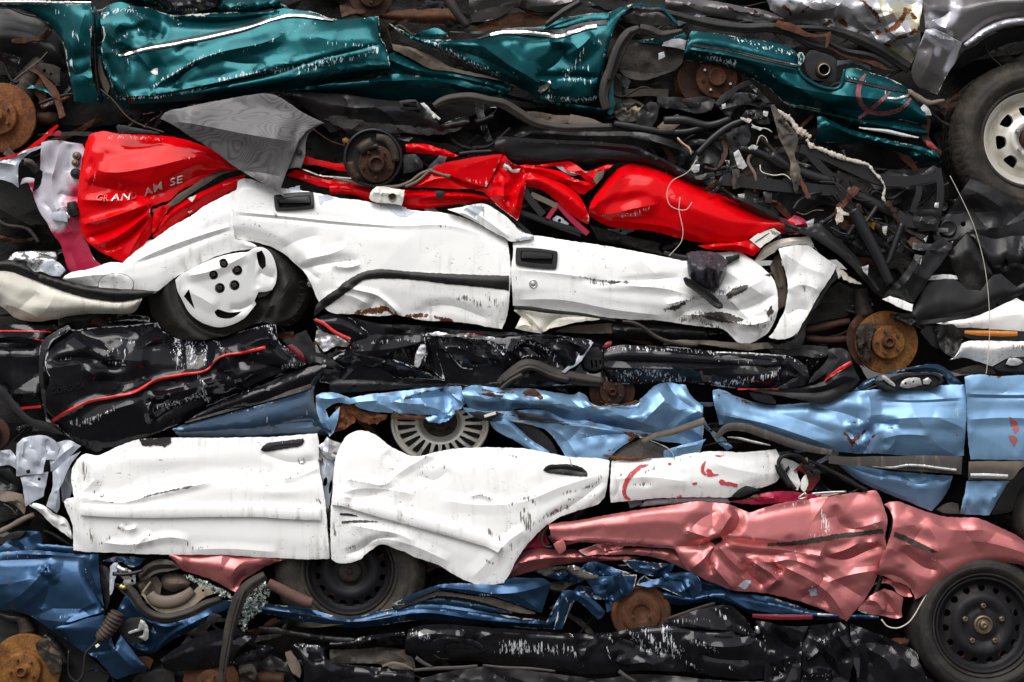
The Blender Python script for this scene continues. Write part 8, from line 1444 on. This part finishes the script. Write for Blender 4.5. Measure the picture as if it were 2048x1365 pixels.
nb = panel(N, 'front_door', 'navy_paint', 'g', '688,935 705,900 725,865 745,840 770,870 800,915 840,960 900,1000 975,1008 1060,992 1140,965 1220,925 1290,890 1340,895 1335,930 1300,948 1245,975 1200,1010 1150,1042 1080,1080 1010,1115 950,1155 890,1196 840,1195 790,1182 750,1155 720,1125 690,1085 680,1030', o=.05, s=4.4, nz=(2, 40), prof=None, tilt=(0, -.3), cr=['740,860 790,940 860,1010 980,1040 1120,1000|18|14', '890,1196 980,1100 1100,1030 1240,960|16|10', '880,1180 960,1090 1090,1010|-12|9', '700,920 720,980 700,1060|12|14', '880,1040 905,1050 900,1075|-14|8', '720,1110 800,1170 870,1185|12|10'], dn='895,1050,-12,7,7', dirt=['980,1120 1240,970|6|.4'], scr=['1040,1085 1045,1120|3|.8', '880,1040 900,1070|4|.7'], edge=.5)
panel(N, 'door_pad', 'void_black', 'g', '692,1060 715,1020 760,992 830,985 862,1040 858,1100 835,1125 790,1135 735,1115 705,1090', o=.075, nz=(1, 12), s=4, fl=.02)
panel(N, 'door_latch', 'bright_steel', 'g', '742,1075 760,1065 800,1055 815,1000 830,1005 860,1050 862,1110 845,1125 800,1100 830,1095 835,1060 770,1080 748,1085', o=.10, nz=(2, 9), s=2.8, fl=.02, edge=.5)
panel(N, 'door_clip', 'black_plastic', 'g', '1195,1005 1225,965 1275,972 1290,985 1240,1025 1205,1015', o=.085, nz=(1, 9), s=3)
nbt = tube(N, 'rubber_boot', 'hose_rubber', 'g', '685,958 665,1000 640,1040 610,1080 580,1112', .12, [13, 17, 16, 15, 14, 12], rings=(8, .13), step=1.6)
tube(N, 'cable', 'black_rubber', 'g', '575,1115 550,1145 500,1195 490,1260 485,1310 465,1350 440,1365', .10, [4, 3.4, 3, 3, 3, 3])
panel(N, 'cable_tag', 'paper', 'g', '552,1150 570,1138 580,1150 562,1166', o=.125, nz=(0, 9), s=2.5, fl=.003)
tube(N, 'cable', 'black_rubber', 'g', '400,1180 395,1260 400,1320 440,1365 470,1400', .06, 2.4)
panel(N, 'sill', 'navy_paint', 'k', '430,1215 450,1203 462,1201 500,1203 552,1210 603,1215 700,1236 760,1222 800,1215 832,1207 880,1210 921,1215 980,1226 1042,1236 1075,1240 1093,1243 1105,1220 1124,1181 1140,1182 1152,1188 1145,1210 1135,1230 1121,1260 1090,1258 1059,1257 1010,1252 955,1246 900,1243 852,1240 800,1245 749,1253 700,1256 603,1243 534,1229 458,1225', o=.055, s=4.6, prof=[(0, -10), (.3, 12), (.6, 4), (1, -20)], nz=(1.5, 50), cr=['460,1212 603,1228 700,1244 850,1226 960,1240 1100,1250|10|7', '620,1220 640,1232 700,1240|-12|9', '1100,1250 1130,1215 1142,1186|14|8', '1090,1250 1112,1220 1130,1186|-10|6', '780,1222 870,1216 960,1226 1090,1246|-7|5'], scr=['765,1228 790,1222 800,1240|5|.95', '600,1236 630,1232|5|.9', '880,1212 930,1220|3|.7', '1130,1190 1140,1215|4|.8'], dirt=['500,1215 740,1248|6|.5'], edge=.8, hem=5)
nu = panel(N, 'door_flap', 'navy_paint', 'h', '300,912 360,882 420,852 500,822 570,800 640,792 700,790 820,796 950,800 960,770 1000,758 1090,760 1180,762 1228,792 1210,845 1190,905 1170,962 1110,942 1050,920 980,895 900,868 840,862 760,852 680,838 620,828 560,832 490,862 420,890 350,915', o=.085, s=4.6, nz=(1.6, 50), prof=None, tilt=(0, -.2), cr=['600,815 760,830 900,850 1050,840 1228,790|12|16', '900,860 1000,850 1160,950|10|16', '560,805 620,826|8|10'], scr=['800,860 920,840|5|.95', '930,880 1000,900|3|.8', '640,800 900,800|4|.5'], dirt=['340,900 560,820|6|.7'], edge=.8)
panel(N, 'door_seal_strip', 'taupe_trim', 'h', '300,925 350,918 430,890 500,862 570,838 640,845 760,862 860,870 950,892 1050,928 1138,962 1130,970 1020,958 920,930 840,905 740,880 640,866 560,862 470,895 380,925', o=.06, nz=(2, 14), s=3.4, dirt=['400,910 1000,920|6|.8'])
panel(N, 'inner_panel', 'steel_blue_paint', 'h', '455,905 520,870 570,855 660,868 780,888 880,915 960,945 1040,968 920,962 820,950 700,935 580,920', o=.03, nz=(2, 30), prof=[(0, -10), (.5, 8), (1, -10)])
panel(N, 'pillar', 'navy_paint', 'h', '1290,838 1330,828 1375,838 1430,862 1490,900 1540,955 1525,985 1500,1000 1460,965 1400,905 1365,890 1340,920 1320,980 1290,1055 1240,1060 1265,960 1280,890', o=.07, s=4, nz=(2, 25), cr=['1300,850 1275,950 1250,1050|14|9', '1360,850 1350,900 1300,1030|-12|8', '1370,850 1440,890 1520,970|14|12'], scr=['1300,860 1340,920|5|.9'], edge=.8)
for q, mt, o_, a_ in (('1195,742 1260,730 1335,722 1380,745 1420,770 1405,790 1320,775 1240,765', 'navy_paint', .05, 12), ('1395,705 1430,675 1480,665 1540,680 1600,705 1690,732 1600,745 1500,742 1440,735', 'navy_paint', .06, 14), ('1320,690 1360,685 1420,715 1500,745 1440,755 1370,740', 'bright_steel', .07, 8),
                      ('1640,655 1720,655 1820,668 1945,680 1925,720 1900,755 1840,752 1780,742 1710,715', 'navy_paint', .05, 14), ('1425,765 1500,752 1600,745 1725,740 1715,790 1698,835 1650,865 1600,890 1550,882 1500,862 1460,815', 'navy_paint', .075, 16), ('1380,800 1440,810 1500,840 1540,880 1570,890 1480,880 1400,850 1360,830', 'steel_blue_paint', .05, 14),
                      ('1720,800 1745,760 1770,745 1800,765 1870,758 1960,740 2060,720 2100,800 2080,880 2040,892 1980,865 1920,840 1860,815 1790,812', 'navy_paint', .08, 16), ('1130,720 1200,700 1290,690 1340,700 1300,730 1200,750', 'tar_coating', .03, 14), ('1210,790 1290,775 1350,790 1300,830 1240,850', 'tar_coating', .02, 14), ('1540,890 1600,885 1640,900 1590,940 1550,960', 'navy_paint', .04, 12)):
    panel(N, 'crumpled_sheet', mt, 'h', q, o=o_, nz=(4, 18), s=4, auto=(5, a_+8, 14, 20, 60), edge=.9, scr=['%s|5|.7' % ' '.join(q.split()[:3])])
tube(N, 'tyre_scrap', 'felt', 'h', '1325,695 1360,725 1420,750 1500,755', .075, [5, 7, 7, 4], rings=(24, .2), step=1.5)
mpr = frame(680+1750*K, 895+965*K, .05)
nr = lathe(N, 'brake_drum', 'brown_rust', mpr, sharpprof([(60, -.14), (60.5, -.01), (58, -.002), (51, .0), (47, -.006), (42, -.008), (38, .002), (18, .004), (16, -.004), (.3, -.006)]), 80, 'rusty red brown brake drum above the black door')
bolts(nr, mpr, [(-16, 6), (15, 5), (-32, -12)][:2], 3, .003, .02, 'nut', 'wheel_stud', 10)
nt_ = panel(N, 'boot_edge', 'navy_paint', 'i', '-60,830 0,840 100,870 180,850 260,825 330,840 420,848 500,862 560,870 640,895 740,930 850,958 1000,970 1100,972 1190,982 1180,1000 1060,1002 900,1002 800,1000 700,992 560,980 450,970 390,945 330,925 260,905 180,900 110,912 60,918 -60,905', o=.06, s=4.4, prof=[(0, -12), (.35, 14), (1, -25)], nz=(2, 40), cr=['180,860 280,880 400,930 560,960 900,985|12|10', '420,850 480,880 640,910 760,945|-12|9', '260,830 330,880 450,950|12|12'], scr=['700,920 750,915|4|.9', '820,970 900,965|3|.8'])
panel(N, 'boot_edge', 'navy_paint', 'i', '-60,735 20,728 100,725 180,760 260,790 330,840 260,835 180,860 100,875 0,850 -60,830', o=.05, nz=(3, 30), auto=(5, 14, 20, 20, 30), cr=['-40,760 80,770 240,810|14|12'])
strip(nt_.ob, 'reflector', 'dark_red_lens', 'i', '455,978 560,985 680,987 805,984', [7, 11, 11, 9], o=.09, lift=0, round_=4)
strip(nt_.ob, 'trim_strip', 'chrome_trim', 'i', '832,972 870,974 920,974', [5, 5, 3], o=.095, lift=0, round_=3)
tube(N, 'roof_rack_bar', 'cast_iron', 'i', '-40,1000 60,965 160,930 240,905', .07, [4, 4, 4, 3], asp=.5)

# ================================================================ bottom black car
Z = thing('crushed_car', 1000, 1365, 0, 'glossy black crushed car with scraped doors lying on the ground as lowest of the pile', 'wrecked car', 'crushed cars in the pile')
shell(Z, '120,1270 400,1260 800,1230 1300,1240 1700,1220 1850,1300 1850,1384 100,1384', o=-.14, seed=11, n=20)
zk = dict(edge=.5, hem=6, s=4.2)
panel(Z, 'front_fender', 'black_paint', 'g', '930,1232 980,1195 1050,1150 1130,1108 1220,1075 1300,1058 1400,1060 1500,1090 1480,1130 1500,1145 1560,1150 1590,1162 1570,1200 1535,1232 1450,1248 1370,1262 1280,1275 1180,1290 1080,1298 1000,1302 950,1280', o=.06, nz=(3, 40), prof=[(0, -20), (.4, 12), (1, -30)], cr=['960,1240 1130,1150 1290,1090 1480,1100|16|14', '1340,1250 1400,1160 1490,1090|20|16', '1340,1240 1460,1180 1580,1165|-18|14', '1490,1100 1530,1150 1590,1165|14|10'], auto=(4, 12, 22, 20, 40), scr=['1040,1190 1045,1230|3|.8', '1320,1250 1440,1255|4|.8', '1500,1060 1540,1080|6|.8', '1570,1160 1540,1230|3|.8'], **zk)
panel(Z, 'window_ledge', 'black_plastic', 'g', '1500,1042 1560,1040 1640,1055 1760,1078 1900,1095 2060,1108 2060,1150 1960,1142 1850,1125 1740,1100 1640,1085 1540,1080', o=.04, nz=(2, 30), prof=[(0, -5), (.4, 10), (1, -10)], dirt=['1540,1060 2000,1120|6|.5'])
panel(Z, 'crumpled_door', 'black_paint', 'g', '1700,1150 1740,1135 1790,1148 1850,1150 1885,1175 1892,1215 1920,1245 1980,1262 2060,1275 2060,1390 1760,1390 1765,1310 1752,1240 1725,1190', o=.05, nz=(3, 35), prof=[(0, -20), (.4, 12), (1, -5)], cr=['1790,1160 1830,1230 1880,1220|-18|12', '1800,1150 1790,1250 1850,1380|18|18', '1890,1220 1960,1270 2060,1290|16|12'], auto=(4, 12, 24, 40, 60), scr=['1700,1150 1850,1155|5|.95', '1910,1340 1920,1380|4|.8'], **zk)
panel(Z, 'door_pillar', 'taupe_trim', 'g', '1655,1190 1690,1180 1730,1240 1750,1300 1740,1340 1700,1310 1670,1250', o=.02, nz=(4, 14))
panel(Z, 'rear_door', 'black_paint', 'h', '-60,1130 0,1128 60,1120 110,1105 200,1090 300,1078 378,1074 374,1110 368,1142 320,1152 270,1158 180,1160 80,1168 -60,1172', o=.06, nz=(2, 30), prof=[(0, -15), (.3, 12), (1, -25)], cr=['150,1145 200,1100 240,1150|16|14', '100,1110 240,1100 360,1090|10|10'], scr=['60,1090 110,1110|5|.9', '300,1080 378,1076|3|.9', '80,1150 140,1155|4|.8'], **zk)
panel(Z, 'sill', 'dusty_trim', 'h', '-60,1175 80,1172 270,1162 400,1180 430,1240 440,1298 300,1285 240,1262 120,1255 -60,1258', o=.0, nz=(5, 20), auto=(8, 14, 16, 5, 30), dirt=['0,1200 400,1240|16|.6'])
zd = panel(Z, 'front_door', 'black_paint', 'h', '402,1060 420,1048 480,1035 540,1028 640,1030 740,1038 860,1048 1000,1058 1160,1070 1330,1080 1460,1082 1580,1076 1670,1060 1750,1042 1830,1034 1900,1030 1980,1028 2040,1030 2120,1038 2200,1050 2300,1055 2380,1062 2430,1085 2465,1130 2480,1200 2475,1290 2460,1340 2380,1352 2280,1345 2160,1330 2040,1310 1900,1300 1750,1296 1650,1302 1550,1312 1450,1318 1320,1305 1200,1292 1080,1280 950,1268 850,1252 750,1242 620,1240 500,1240 430,1222 378,1200 376,1160 385,1110', o=.075, nz=(2.5, 50), prof=[(0, -25), (.12, 6), (.4, 18), (.7, 8), (1, -40)],
      cr=['700,1120 740,1050 800,1110|22|14', '800,1110 900,1080 960,1075 1100,1090|12|14', '1330,1080 1370,1150 1410,1240|26|16', '1410,1240 1440,1150 1480,1110 1580,1080|20|16', '1370,1150 1420,1130 1500,1100|-20|14', '1580,1080 1560,1150 1590,1230|26|16', '1590,1230 1650,1260 1780,1250 1850,1280|18|14', '1600,1100 1700,1130 1780,1180 1900,1200|-20|18', '1680,1050 1740,1120 1780,1180|18|14', '1780,1180 1900,1160 2040,1180|16|14', '420,1110 520,1085 700,1095|10|12', '2060,1060 2100,1130 2240,1160 2400,1140|20|18', '2080,1200 2200,1230 2380,1240|-20|18', '2000,1100 2060,1180 2040,1290|18|16', '1620,1180 1600,1260 1700,1290|-12|14'],
      dn='1250,1180,-8,60,20;1950,1250,-12,30,16;2200,1090,10,34,10', auto=(10, 14, 26, 20, 60),
      scr=['420,1080 520,1100|12|.95', '940,1160 1060,1140|14|1', '1000,1180 1180,1160|16|1', '1150,1170 1330,1180|15|1', '900,1190 1100,1190|9|.85', '1330,1080 1360,1110|5|1', '1350,1160 1380,1230|6|.95', '1560,1090 1580,1130|8|1', '1550,1160 1570,1230|4|1', '1690,1080 1760,1150|14|1', '1780,1080 1860,1180|16|1', '1880,1060 1960,1200|18|1', '1760,1180 2000,1180|6|1', '2050,1130 2200,1180|12|.85', '2110,1040 2400,1060|7|.85', '2020,1250 2100,1300|8|.9', '2240,1260 2300,1310|6|.8', '700,1060 760,1080|4|.8', '1405,1255 1415,1270|3|1', '2390,1090 2470,1180|6|.8'], dirt=['1200,1240 1700,1290|16|.4'], **zk)
oo = smooth_line(P('h', '525,1150 535,1125 565,1112 620,1105 690,1108 760,1116 810,1135 836,1162 832,1190 800,1214 730,1230 650,1230 580,1225 545,1205'), 3, True)
oi = smooth_line(P('h', '600,1160 612,1140 650,1130 720,1135 780,1148 818,1170 815,1190 780,1208 700,1215 630,1212 605,1190'), 3, True)
zh = panel(zd.ob, 'door_handle', 'black_paint', 'k', oo, on=zd, lift=.016, nz=(0, 9), hem=14, s=2.6, fl=.02, rag=0, holes=[oi], edge=.9)
panel(zh.ob, 'handle_well', 'void_black', 'k', oi, on=zd, lift=.002, nz=(0, 9), hem=0, s=5, fl=.002, rag=0)
panel(zh.ob, 'handle_flap', 'black_paint', 'h', '612,1148 650,1136 720,1140 780,1154 810,1172 700,1168 620,1166', on=zd, lift=.009, nz=(0, 9), hem=4, s=3, fl=.006, rag=0, edge=.2)
lathe(zh.ob, 'door_lock', 'nut', frame(680+570*K, 895+1175*K, float(zd.H(np.array([[680+570*K, 895+1175*K]]))[0])+.006), sharpprof([(5.4, -.004), (5, .004), (3.6, .004), (3.4, .001), (.3, .001)]), 26)
panel(Z, 'lower_door', 'black_paint', 'h', '-60,1258 60,1262 240,1282 340,1292 432,1302 432,1400 -60,1400', o=.05, nz=(2, 40), prof=[(0, -15), (.3, 8), (1, 0)], scr=['0,1310 60,1330|6|.7'], dirt=['0,1300 400,1340|16|.4'], **zk)
strip(Z, 'torn_rail', 'taupe_trim', 'h', '245,1272 300,1255 370,1265 430,1292', [4, 7, 5, 2], o=.07, lift=0)
panel(Z, 'lower_panel', 'black_steel', 'h', '465,1345 560,1320 700,1290 820,1275 960,1282 1200,1310 1400,1335 1520,1345 1700,1320 1900,1325 2100,1345 2300,1360 2500,1360 2500,1420 450,1420', o=.03, nz=(4, 40), auto=(12, 16, 24, 10, 30), scr=['800,1330 1000,1340|8|.7', '1850,1300 2040,1300|6|.8', '1960,1340 1990,1360|4|.9', '2080,1345 2300,1355|5|.8'], dirt=['900,1290 1300,1330|12|.8'])
for q, r in (('430,1295 560,1285 700,1280 800,1270', [3, 4, 4, 3]), ('830,1265 960,1280 1100,1285 1250,1300', [2, 3, 3, 2]), ('1620,1300 1660,1330 1720,1365', [4, 4, 3]), ('440,1220 480,1250 540,1280', [4, 4, 3])):
    tube(Z, 'torn_strip', 'dusty_trim', 'h', q, .08, r, asp=.5)
panel(Z, 'roof_crumple', 'black_paint', 'i', '-60,1000 20,985 100,955 180,935 260,918 330,920 370,950 420,1000 450,1050 490,1090 440,1095 380,1080 300,1062 200,1058 100,1045 -60,1040', o=.07, nz=(5, 24), auto=(10, 20, 18, 20, 60), scr=['240,940 300,990|8|.9', '0,1010 200,1000|9|.8', '380,1040 440,1080|6|.9', '420,990 470,1070|3|1', '290,930 340,940|4|.8'], **zk)
panel(Z, 'bonnet', 'black_paint', 'i', '470,1005 540,1015 620,1035 700,1040 780,1040 762,1080 745,1150 738,1240 735,1320 728,1400 520,1400 525,1300 530,1200 515,1110 490,1050', o=.065, nz=(3, 30), auto=(7, 20, 24, 60, 50), cr=['500,1020 560,1100 600,1200 560,1260|26|16', '580,1040 640,1140 740,1180|-22|18', '560,1270 640,1230 730,1200|20|14', '530,1200 600,1220 640,1290 670,1250|18|12', '560,1340 640,1300 670,1260|-16|10'], scr=['500,1030 540,1190|3|.9', '540,1230 620,1320|6|.8', '640,1290 670,1250|3|.9', '740,1100 730,1300|3|.9', '560,1280 580,1290|5|.9'], **zk)
panel(Z, 'bonnet', 'black_paint', 'i', '765,1050 800,1035 880,1025 1000,1012 1015,1050 1018,1100 1035,1160 1045,1230 1030,1300 1010,1400 740,1400 738,1320 742,1240 745,1150', o=.06, nz=(4, 28), auto=(9, 22, 22, 50, 60), cr=['780,1050 860,1060 900,1120 860,1180|24|16', '860,1120 840,1180 770,1240|20|12', '900,1060 960,1140 1000,1250|-22|18', '1010,1030 960,1100 1040,1200|20|16', '760,1320 860,1310 920,1350|20|12', '880,1180 940,1240 960,1330|14|12'], scr=['830,1110 870,1130|7|.95', '770,1240 860,1170|3|.9', '940,1050 990,1070|7|.8', '745,1330 900,1320|4|.95', '900,1240 1000,1200|8|.6', '780,1060 860,1070|4|.8', '840,1320 920,1360|4|.9'], **zk)
panel(Z, 'front_wing', 'black_paint', 'i', '1022,1020 1080,1045 1160,1075 1240,1105 1310,1140 1380,1172 1412,1200 1422,1240 1445,1290 1470,1342 1500,1350 1530,1400 1060,1400 1062,1320 1040,1240 1030,1140', o=.055, nz=(3, 35), auto=(6, 18, 26, 50, 50), cr=['1050,1060 1120,1160 1240,1240 1300,1360|24|22', '1080,1130 1180,1140 1380,1180|-18|20', '1060,1120 1080,1240 1070,1380|18|16', '1240,1130 1320,1220 1440,1320|14|20'], scr=['1170,1080 1230,1110|5|.9', '1350,1160 1400,1190|4|.9', '1410,1200 1470,1340|3|.9', '1010,1220 1040,1200|4|.9', '1060,1150 1200,1140|4|.6'], **zk)
tube(Z, 'bent_pin', 'bright_steel', 'i', '478,1040 488,1065 485,1080', .10, [4, 5, 4])
panel(Z, 'lower_arch', 'black_steel', 'k', '600,1384 580,1330 540,1310 440,1320 330,1330 280,1340 250,1384', o=-.04, nz=(5, 24), auto=(6, 16, 18, 10, 40))
brake_disc(Z, 'brown_rust', 1228*K, 895+1372*K, .03, 57, 30, studs=4)
panel(Z, 'caliper', 'cast_iron', 'g', '1385,1275 1420,1262 1470,1260 1490,1300 1480,1390 1400,1390', o=.06, nz=(4, 12), auto=(6, 14, 9, 10, 40), scr=['1400,1290 1480,1380|10|.9'], s=3.5)
tube(Z, 'axle', 'dark_rust', 'g', '1480,1345 1560,1340 1650,1350', .0, [13, 14, 14])
panel(Z, 'rubber_flap', 'black_rubber', 'g', '810,1390 830,1340 880,1300 950,1285 1010,1300 1020,1390', o=.02, nz=(2, 20))
panel(Z, 'rusty_link', 'brown_rust', 'g', '790,1220 860,1215 890,1235 870,1290 840,1260 800,1240', o=.02, nz=(4, 12))

# loose things at the lower left
sl_ = tube(None, 'rubber_seal', 'seal_rubber', 'g', '1540,745 1490,775 1440,812 1400,860 1372,930 1350,1000 1330,1080 1315,1160 1300,1240 1290,1320 1286,1400', .16, [9, 11, 12, 13, 13, 12, 11, 9, 8, 7, 7], asp=.35, step=4)
sl_['label'] = 'long dusty black rubber door seal dangling from beneath the lower white car'; sl_['category'] = 'rubber seal'
for q in ('1420,830 1400,880 1375,960 1352,1050 1336,1140 1318,1240 1306,1330', '1385,870 1358,960 1335,1060 1312,1180 1298,1300'):
    r_ = tube(sl_, 'seal_lip', 'seal_rubber', 'g', q, .172, [2.5, 3, 3, 2.5, 2], asp=.6, step=5)
rs = np.random.RandomState(3)
V, F = [], []
for reg, n in (('1060,735 1150,760 1240,800 1330,850 1350,880 1290,870 1220,830 1120,780', 190), ('1440,800 1540,770 1590,820 1560,870 1460,900 1400,880', 210), ('1400,900 1500,880 1560,900 1500,960 1450,1000 1440,1060 1410,1070 1385,1010', 220)):
    pl = P('g', reg); lo, hi = pl.min(0), pl.max(0); k = 0
    while k < n:
        c = lo+rs.rand(2)*(hi-lo)
        if not inside(c[None], pl)[0]: continue
        k += 1
        m_ = rs.randint(3, 6); a = np.sort(rs.rand(m_))*2*np.pi; r_ = rs.uniform(1.2, 4.2)
        tl = rs.uniform(-.6, .6, 2)
        u, v = r_*np.cos(a), r_*np.sin(a)
        o_ = .09+rs.uniform(-.02, .025)+(tl[0]*u+tl[1]*v)/S
        A_ = W(c[0]+u, c[1]+v, o_); B_ = A_+np.array([0, .004, 0])
        b = len(V); V += A_.tolist()+B_.tolist()
        F.append([b+i for i in range(m_)][::-1]); F.append([b+m_+i for i in range(m_)])
        for i in range(m_): F.append([b+i, b+(i+1) % m_, b+m_+(i+1) % m_, b+m_+i])
gl = mesh_obj('glass_shards', V, F, 'broken_glass', None, None, False)
gl['kind'] = 'stuff'; gl['label'] = 'heap of greenish crumbled safety glass beside the dangling rubber seal'; gl['category'] = 'broken glass'
# ================================================================ broken bits in the gaps: torn strips, brackets, rods and wires of each car
rs = np.random.RandomState(21)
BODY = ['black_paint', 'teal_paint', 'black_steel', 'red_paint', 'cream_paint', 'black_paint', 'sky_blue_paint', 'grey_primer', 'rose_paint', 'navy_paint', 'black_paint']
def scrap(car, body, x, y, o, L, w, ang):
    k = rs.rand()
    c, s_ = math.cos(ang), math.sin(ang)
    if k < .62:
        n = rs.randint(4, 7); t = np.linspace(-1, 1, n)
        up = np.stack([t*L/2, -w/2*rs.uniform(.3, 1.2, n)], -1); dn_ = np.stack([t[::-1]*L/2+rs.uniform(-4, 4, n), w/2*rs.uniform(.3, 1.2, n)], -1)
        q = np.concatenate([up, dn_]); q[:, 1] += rs.uniform(-.25, .25)*L*(1-(q[:, 0]/(L/2))**2)*.5
        q = np.stack([x+q[:, 0]*c-q[:, 1]*s_, y+q[:, 0]*s_+q[:, 1]*c], -1)
        mt = rs.choice([body, 'black_steel', 'black_plastic', 'dusty_trim', 'dark_rust', 'brown_rust', 'grey_primer', 'tar_coating', 'black_steel'])
        if car is U and mt == 'grey_primer': mt = 'black_steel'
        hl = [ellipse(x, y, 2.6, n=21)] if w > 14 and rs.rand() < .4 else []
        try: panel(car, 'torn_sheet', mt, 'k', q, o=o, nz=(2, 16), s=4.2, fl=.006, edge=.9, sharp=15, rag=1.0, auto=(3, 10, 12, math.degrees(ang), 40), holes=hl, facet=(18, 8), tilt=(rs.uniform(-.3, .3), rs.uniform(-.5, .5)), scr=['%f,%f %f,%f|4|.7' % (*q[0], *q[1])])
        except Exception: pass
    else:
        p_ = [(x+t*L*.7*c+rs.uniform(-.2, .2)*L*s_, y+t*L*.7*s_+rs.uniform(-.2, .2)*L*c) for t in (-1, -.4, .3, 1)]
        r = rs.choice([1.1, 1.4, 2.2, 3.2, 4.2]); mt = rs.choice(['black_rubber', 'cast_iron', 'black_rubber', 'dark_rust', 'seal_rubber', 'taupe_trim'])
        tube(car, 'wire' if r < 1.6 else 'bent_rod', mt, 'k', ' '.join('%.1f,%.1f,%.0f' % (*q, rs.uniform(-12, 12)) for q in p_), o, r, seg=8, step=4, wob=.2)
CB = [(c.min(0), c.max(0), c) for c in COVER]
done = 0; tries = 0
while done < 210 and tries < 6000:
    tries += 1
    x, y = rs.uniform(5, 2043), rs.uniform(5, 1360); pt = np.array([[x, y]])
    if any(l[0] < x < h[0] and l[1] < y < h[1] and inside(pt, c)[0] for l, h, c in CB): continue
    if any(math.hypot(x-a, y-b) < c for a, b, c in ((2060, 278, 165), (701, 1142, 150), (1966, 1250, 145), (880, 847, 102), (2, 236, 78), (745, 316, 64), (1773, 685, 70), (1283, 1227, 64), (50, 1339, 78), (1224, 784, 48), (1430, 155, 74), (425, 1367, 62))): continue
    cand = [i for i, (e_, c) in enumerate(SHELLS) if inside(pt, c)[0]]
    if not cand: continue
    i = cand[rs.randint(len(cand))]
    scrap(SHELLS[i][0], BODY[i], x, y, rs.uniform(-.09, -.015), rs.uniform(40, 130), rs.uniform(8, 26), rs.normal(.05, .45)); done += 1
for _ in range(26):
    x = rs.uniform(1400, 1860); y = rs.uniform(200, 300)+(x-1400)*.38+rs.uniform(0, 120)
    scrap(U, rs.choice(['black_plastic', 'black_steel', 'dusty_trim']), x, y, rs.uniform(-.02, .04), rs.uniform(60, 130), rs.uniform(22, 48), rs.uniform(-1.2, 1.2))
for _ in range(46):                                                   # the tangle at the right
    x = rs.uniform(1420, 1870); y = rs.uniform(250, 330)+(x-1420)*.35+rs.uniform(0, 90)
    scrap(U, 'black_steel', x, y, rs.uniform(.03, .10), rs.uniform(30, 90), rs.uniform(7, 20), rs.uniform(-1.6, 1.6))
# ---------------------------------------------------------------- ground, sky, sun, camera
g = mesh_obj('ground', [(-150, -150, 0), (150, -150, 0), (150, 150, 0), (-150, 150, 0)], [[0, 1, 2, 3]], 'yard_ground', None, None, False)
g['kind'] = 'structure'
world = bpy.data.worlds.new('World'); scene.world = world; world.use_nodes = True
nt = world.node_tree; nt.nodes.clear()
wo = nt.nodes.new('ShaderNodeOutputWorld'); bg = nt.nodes.new('ShaderNodeBackground'); sky = nt.nodes.new('ShaderNodeTexSky'); hs = nt.nodes.new('ShaderNodeHueSaturation')
SUN_EL, SUN_AZ = 56.0, -22.0     # azimuth measured from behind the camera, negative = from the left
sky.sky_type = 'NISHITA'; sky.sun_disc = False; sky.sun_elevation = math.radians(SUN_EL)
sky.sun_rotation = math.radians(180-SUN_AZ); sky.dust_density = 3.0; sky.air_density = 1.0; sky.ozone_density = 1.0
hs.inputs['Saturation'].default_value = .30
nt.links.new(sky.outputs[0], hs.inputs['Color']); nt.links.new(hs.outputs[0], bg.inputs[0]); nt.links.new(bg.outputs[0], wo.inputs[0])
bg.inputs[1].default_value = .08
sd = bpy.data.lights.new('sun', 'SUN'); sd.energy = 1.5; sd.angle = math.radians(50); sd.color = (1.0, .975, .94)
so = bpy.data.objects.new('sun', sd); COL.objects.link(so)
e, a = math.radians(SUN_EL), math.radians(SUN_AZ)
dirv = Vector((math.cos(e)*math.sin(a), -math.cos(e)*math.cos(a), math.sin(e)))    # towards the sun
so.rotation_euler = dirv.to_track_quat('Z', 'Y').to_euler()
cam = bpy.data.cameras.new('camera'); co = bpy.data.objects.new('camera', cam); COL.objects.link(co)
co.location = (0, -D, ZC); co.rotation_euler = (math.pi/2, 0, 0)
cam.sensor_width = 36; cam.lens = 36*D/(2048/S); cam.clip_start = .05; cam.clip_end = 1000
scene.camera = co
scene.view_settings.view_transform = 'Standard'; scene.view_settings.look = 'None'
scene.view_settings.exposure = EXPO; scene.view_settings.gamma = 1; scene.view_settings.use_curve_mapping = False
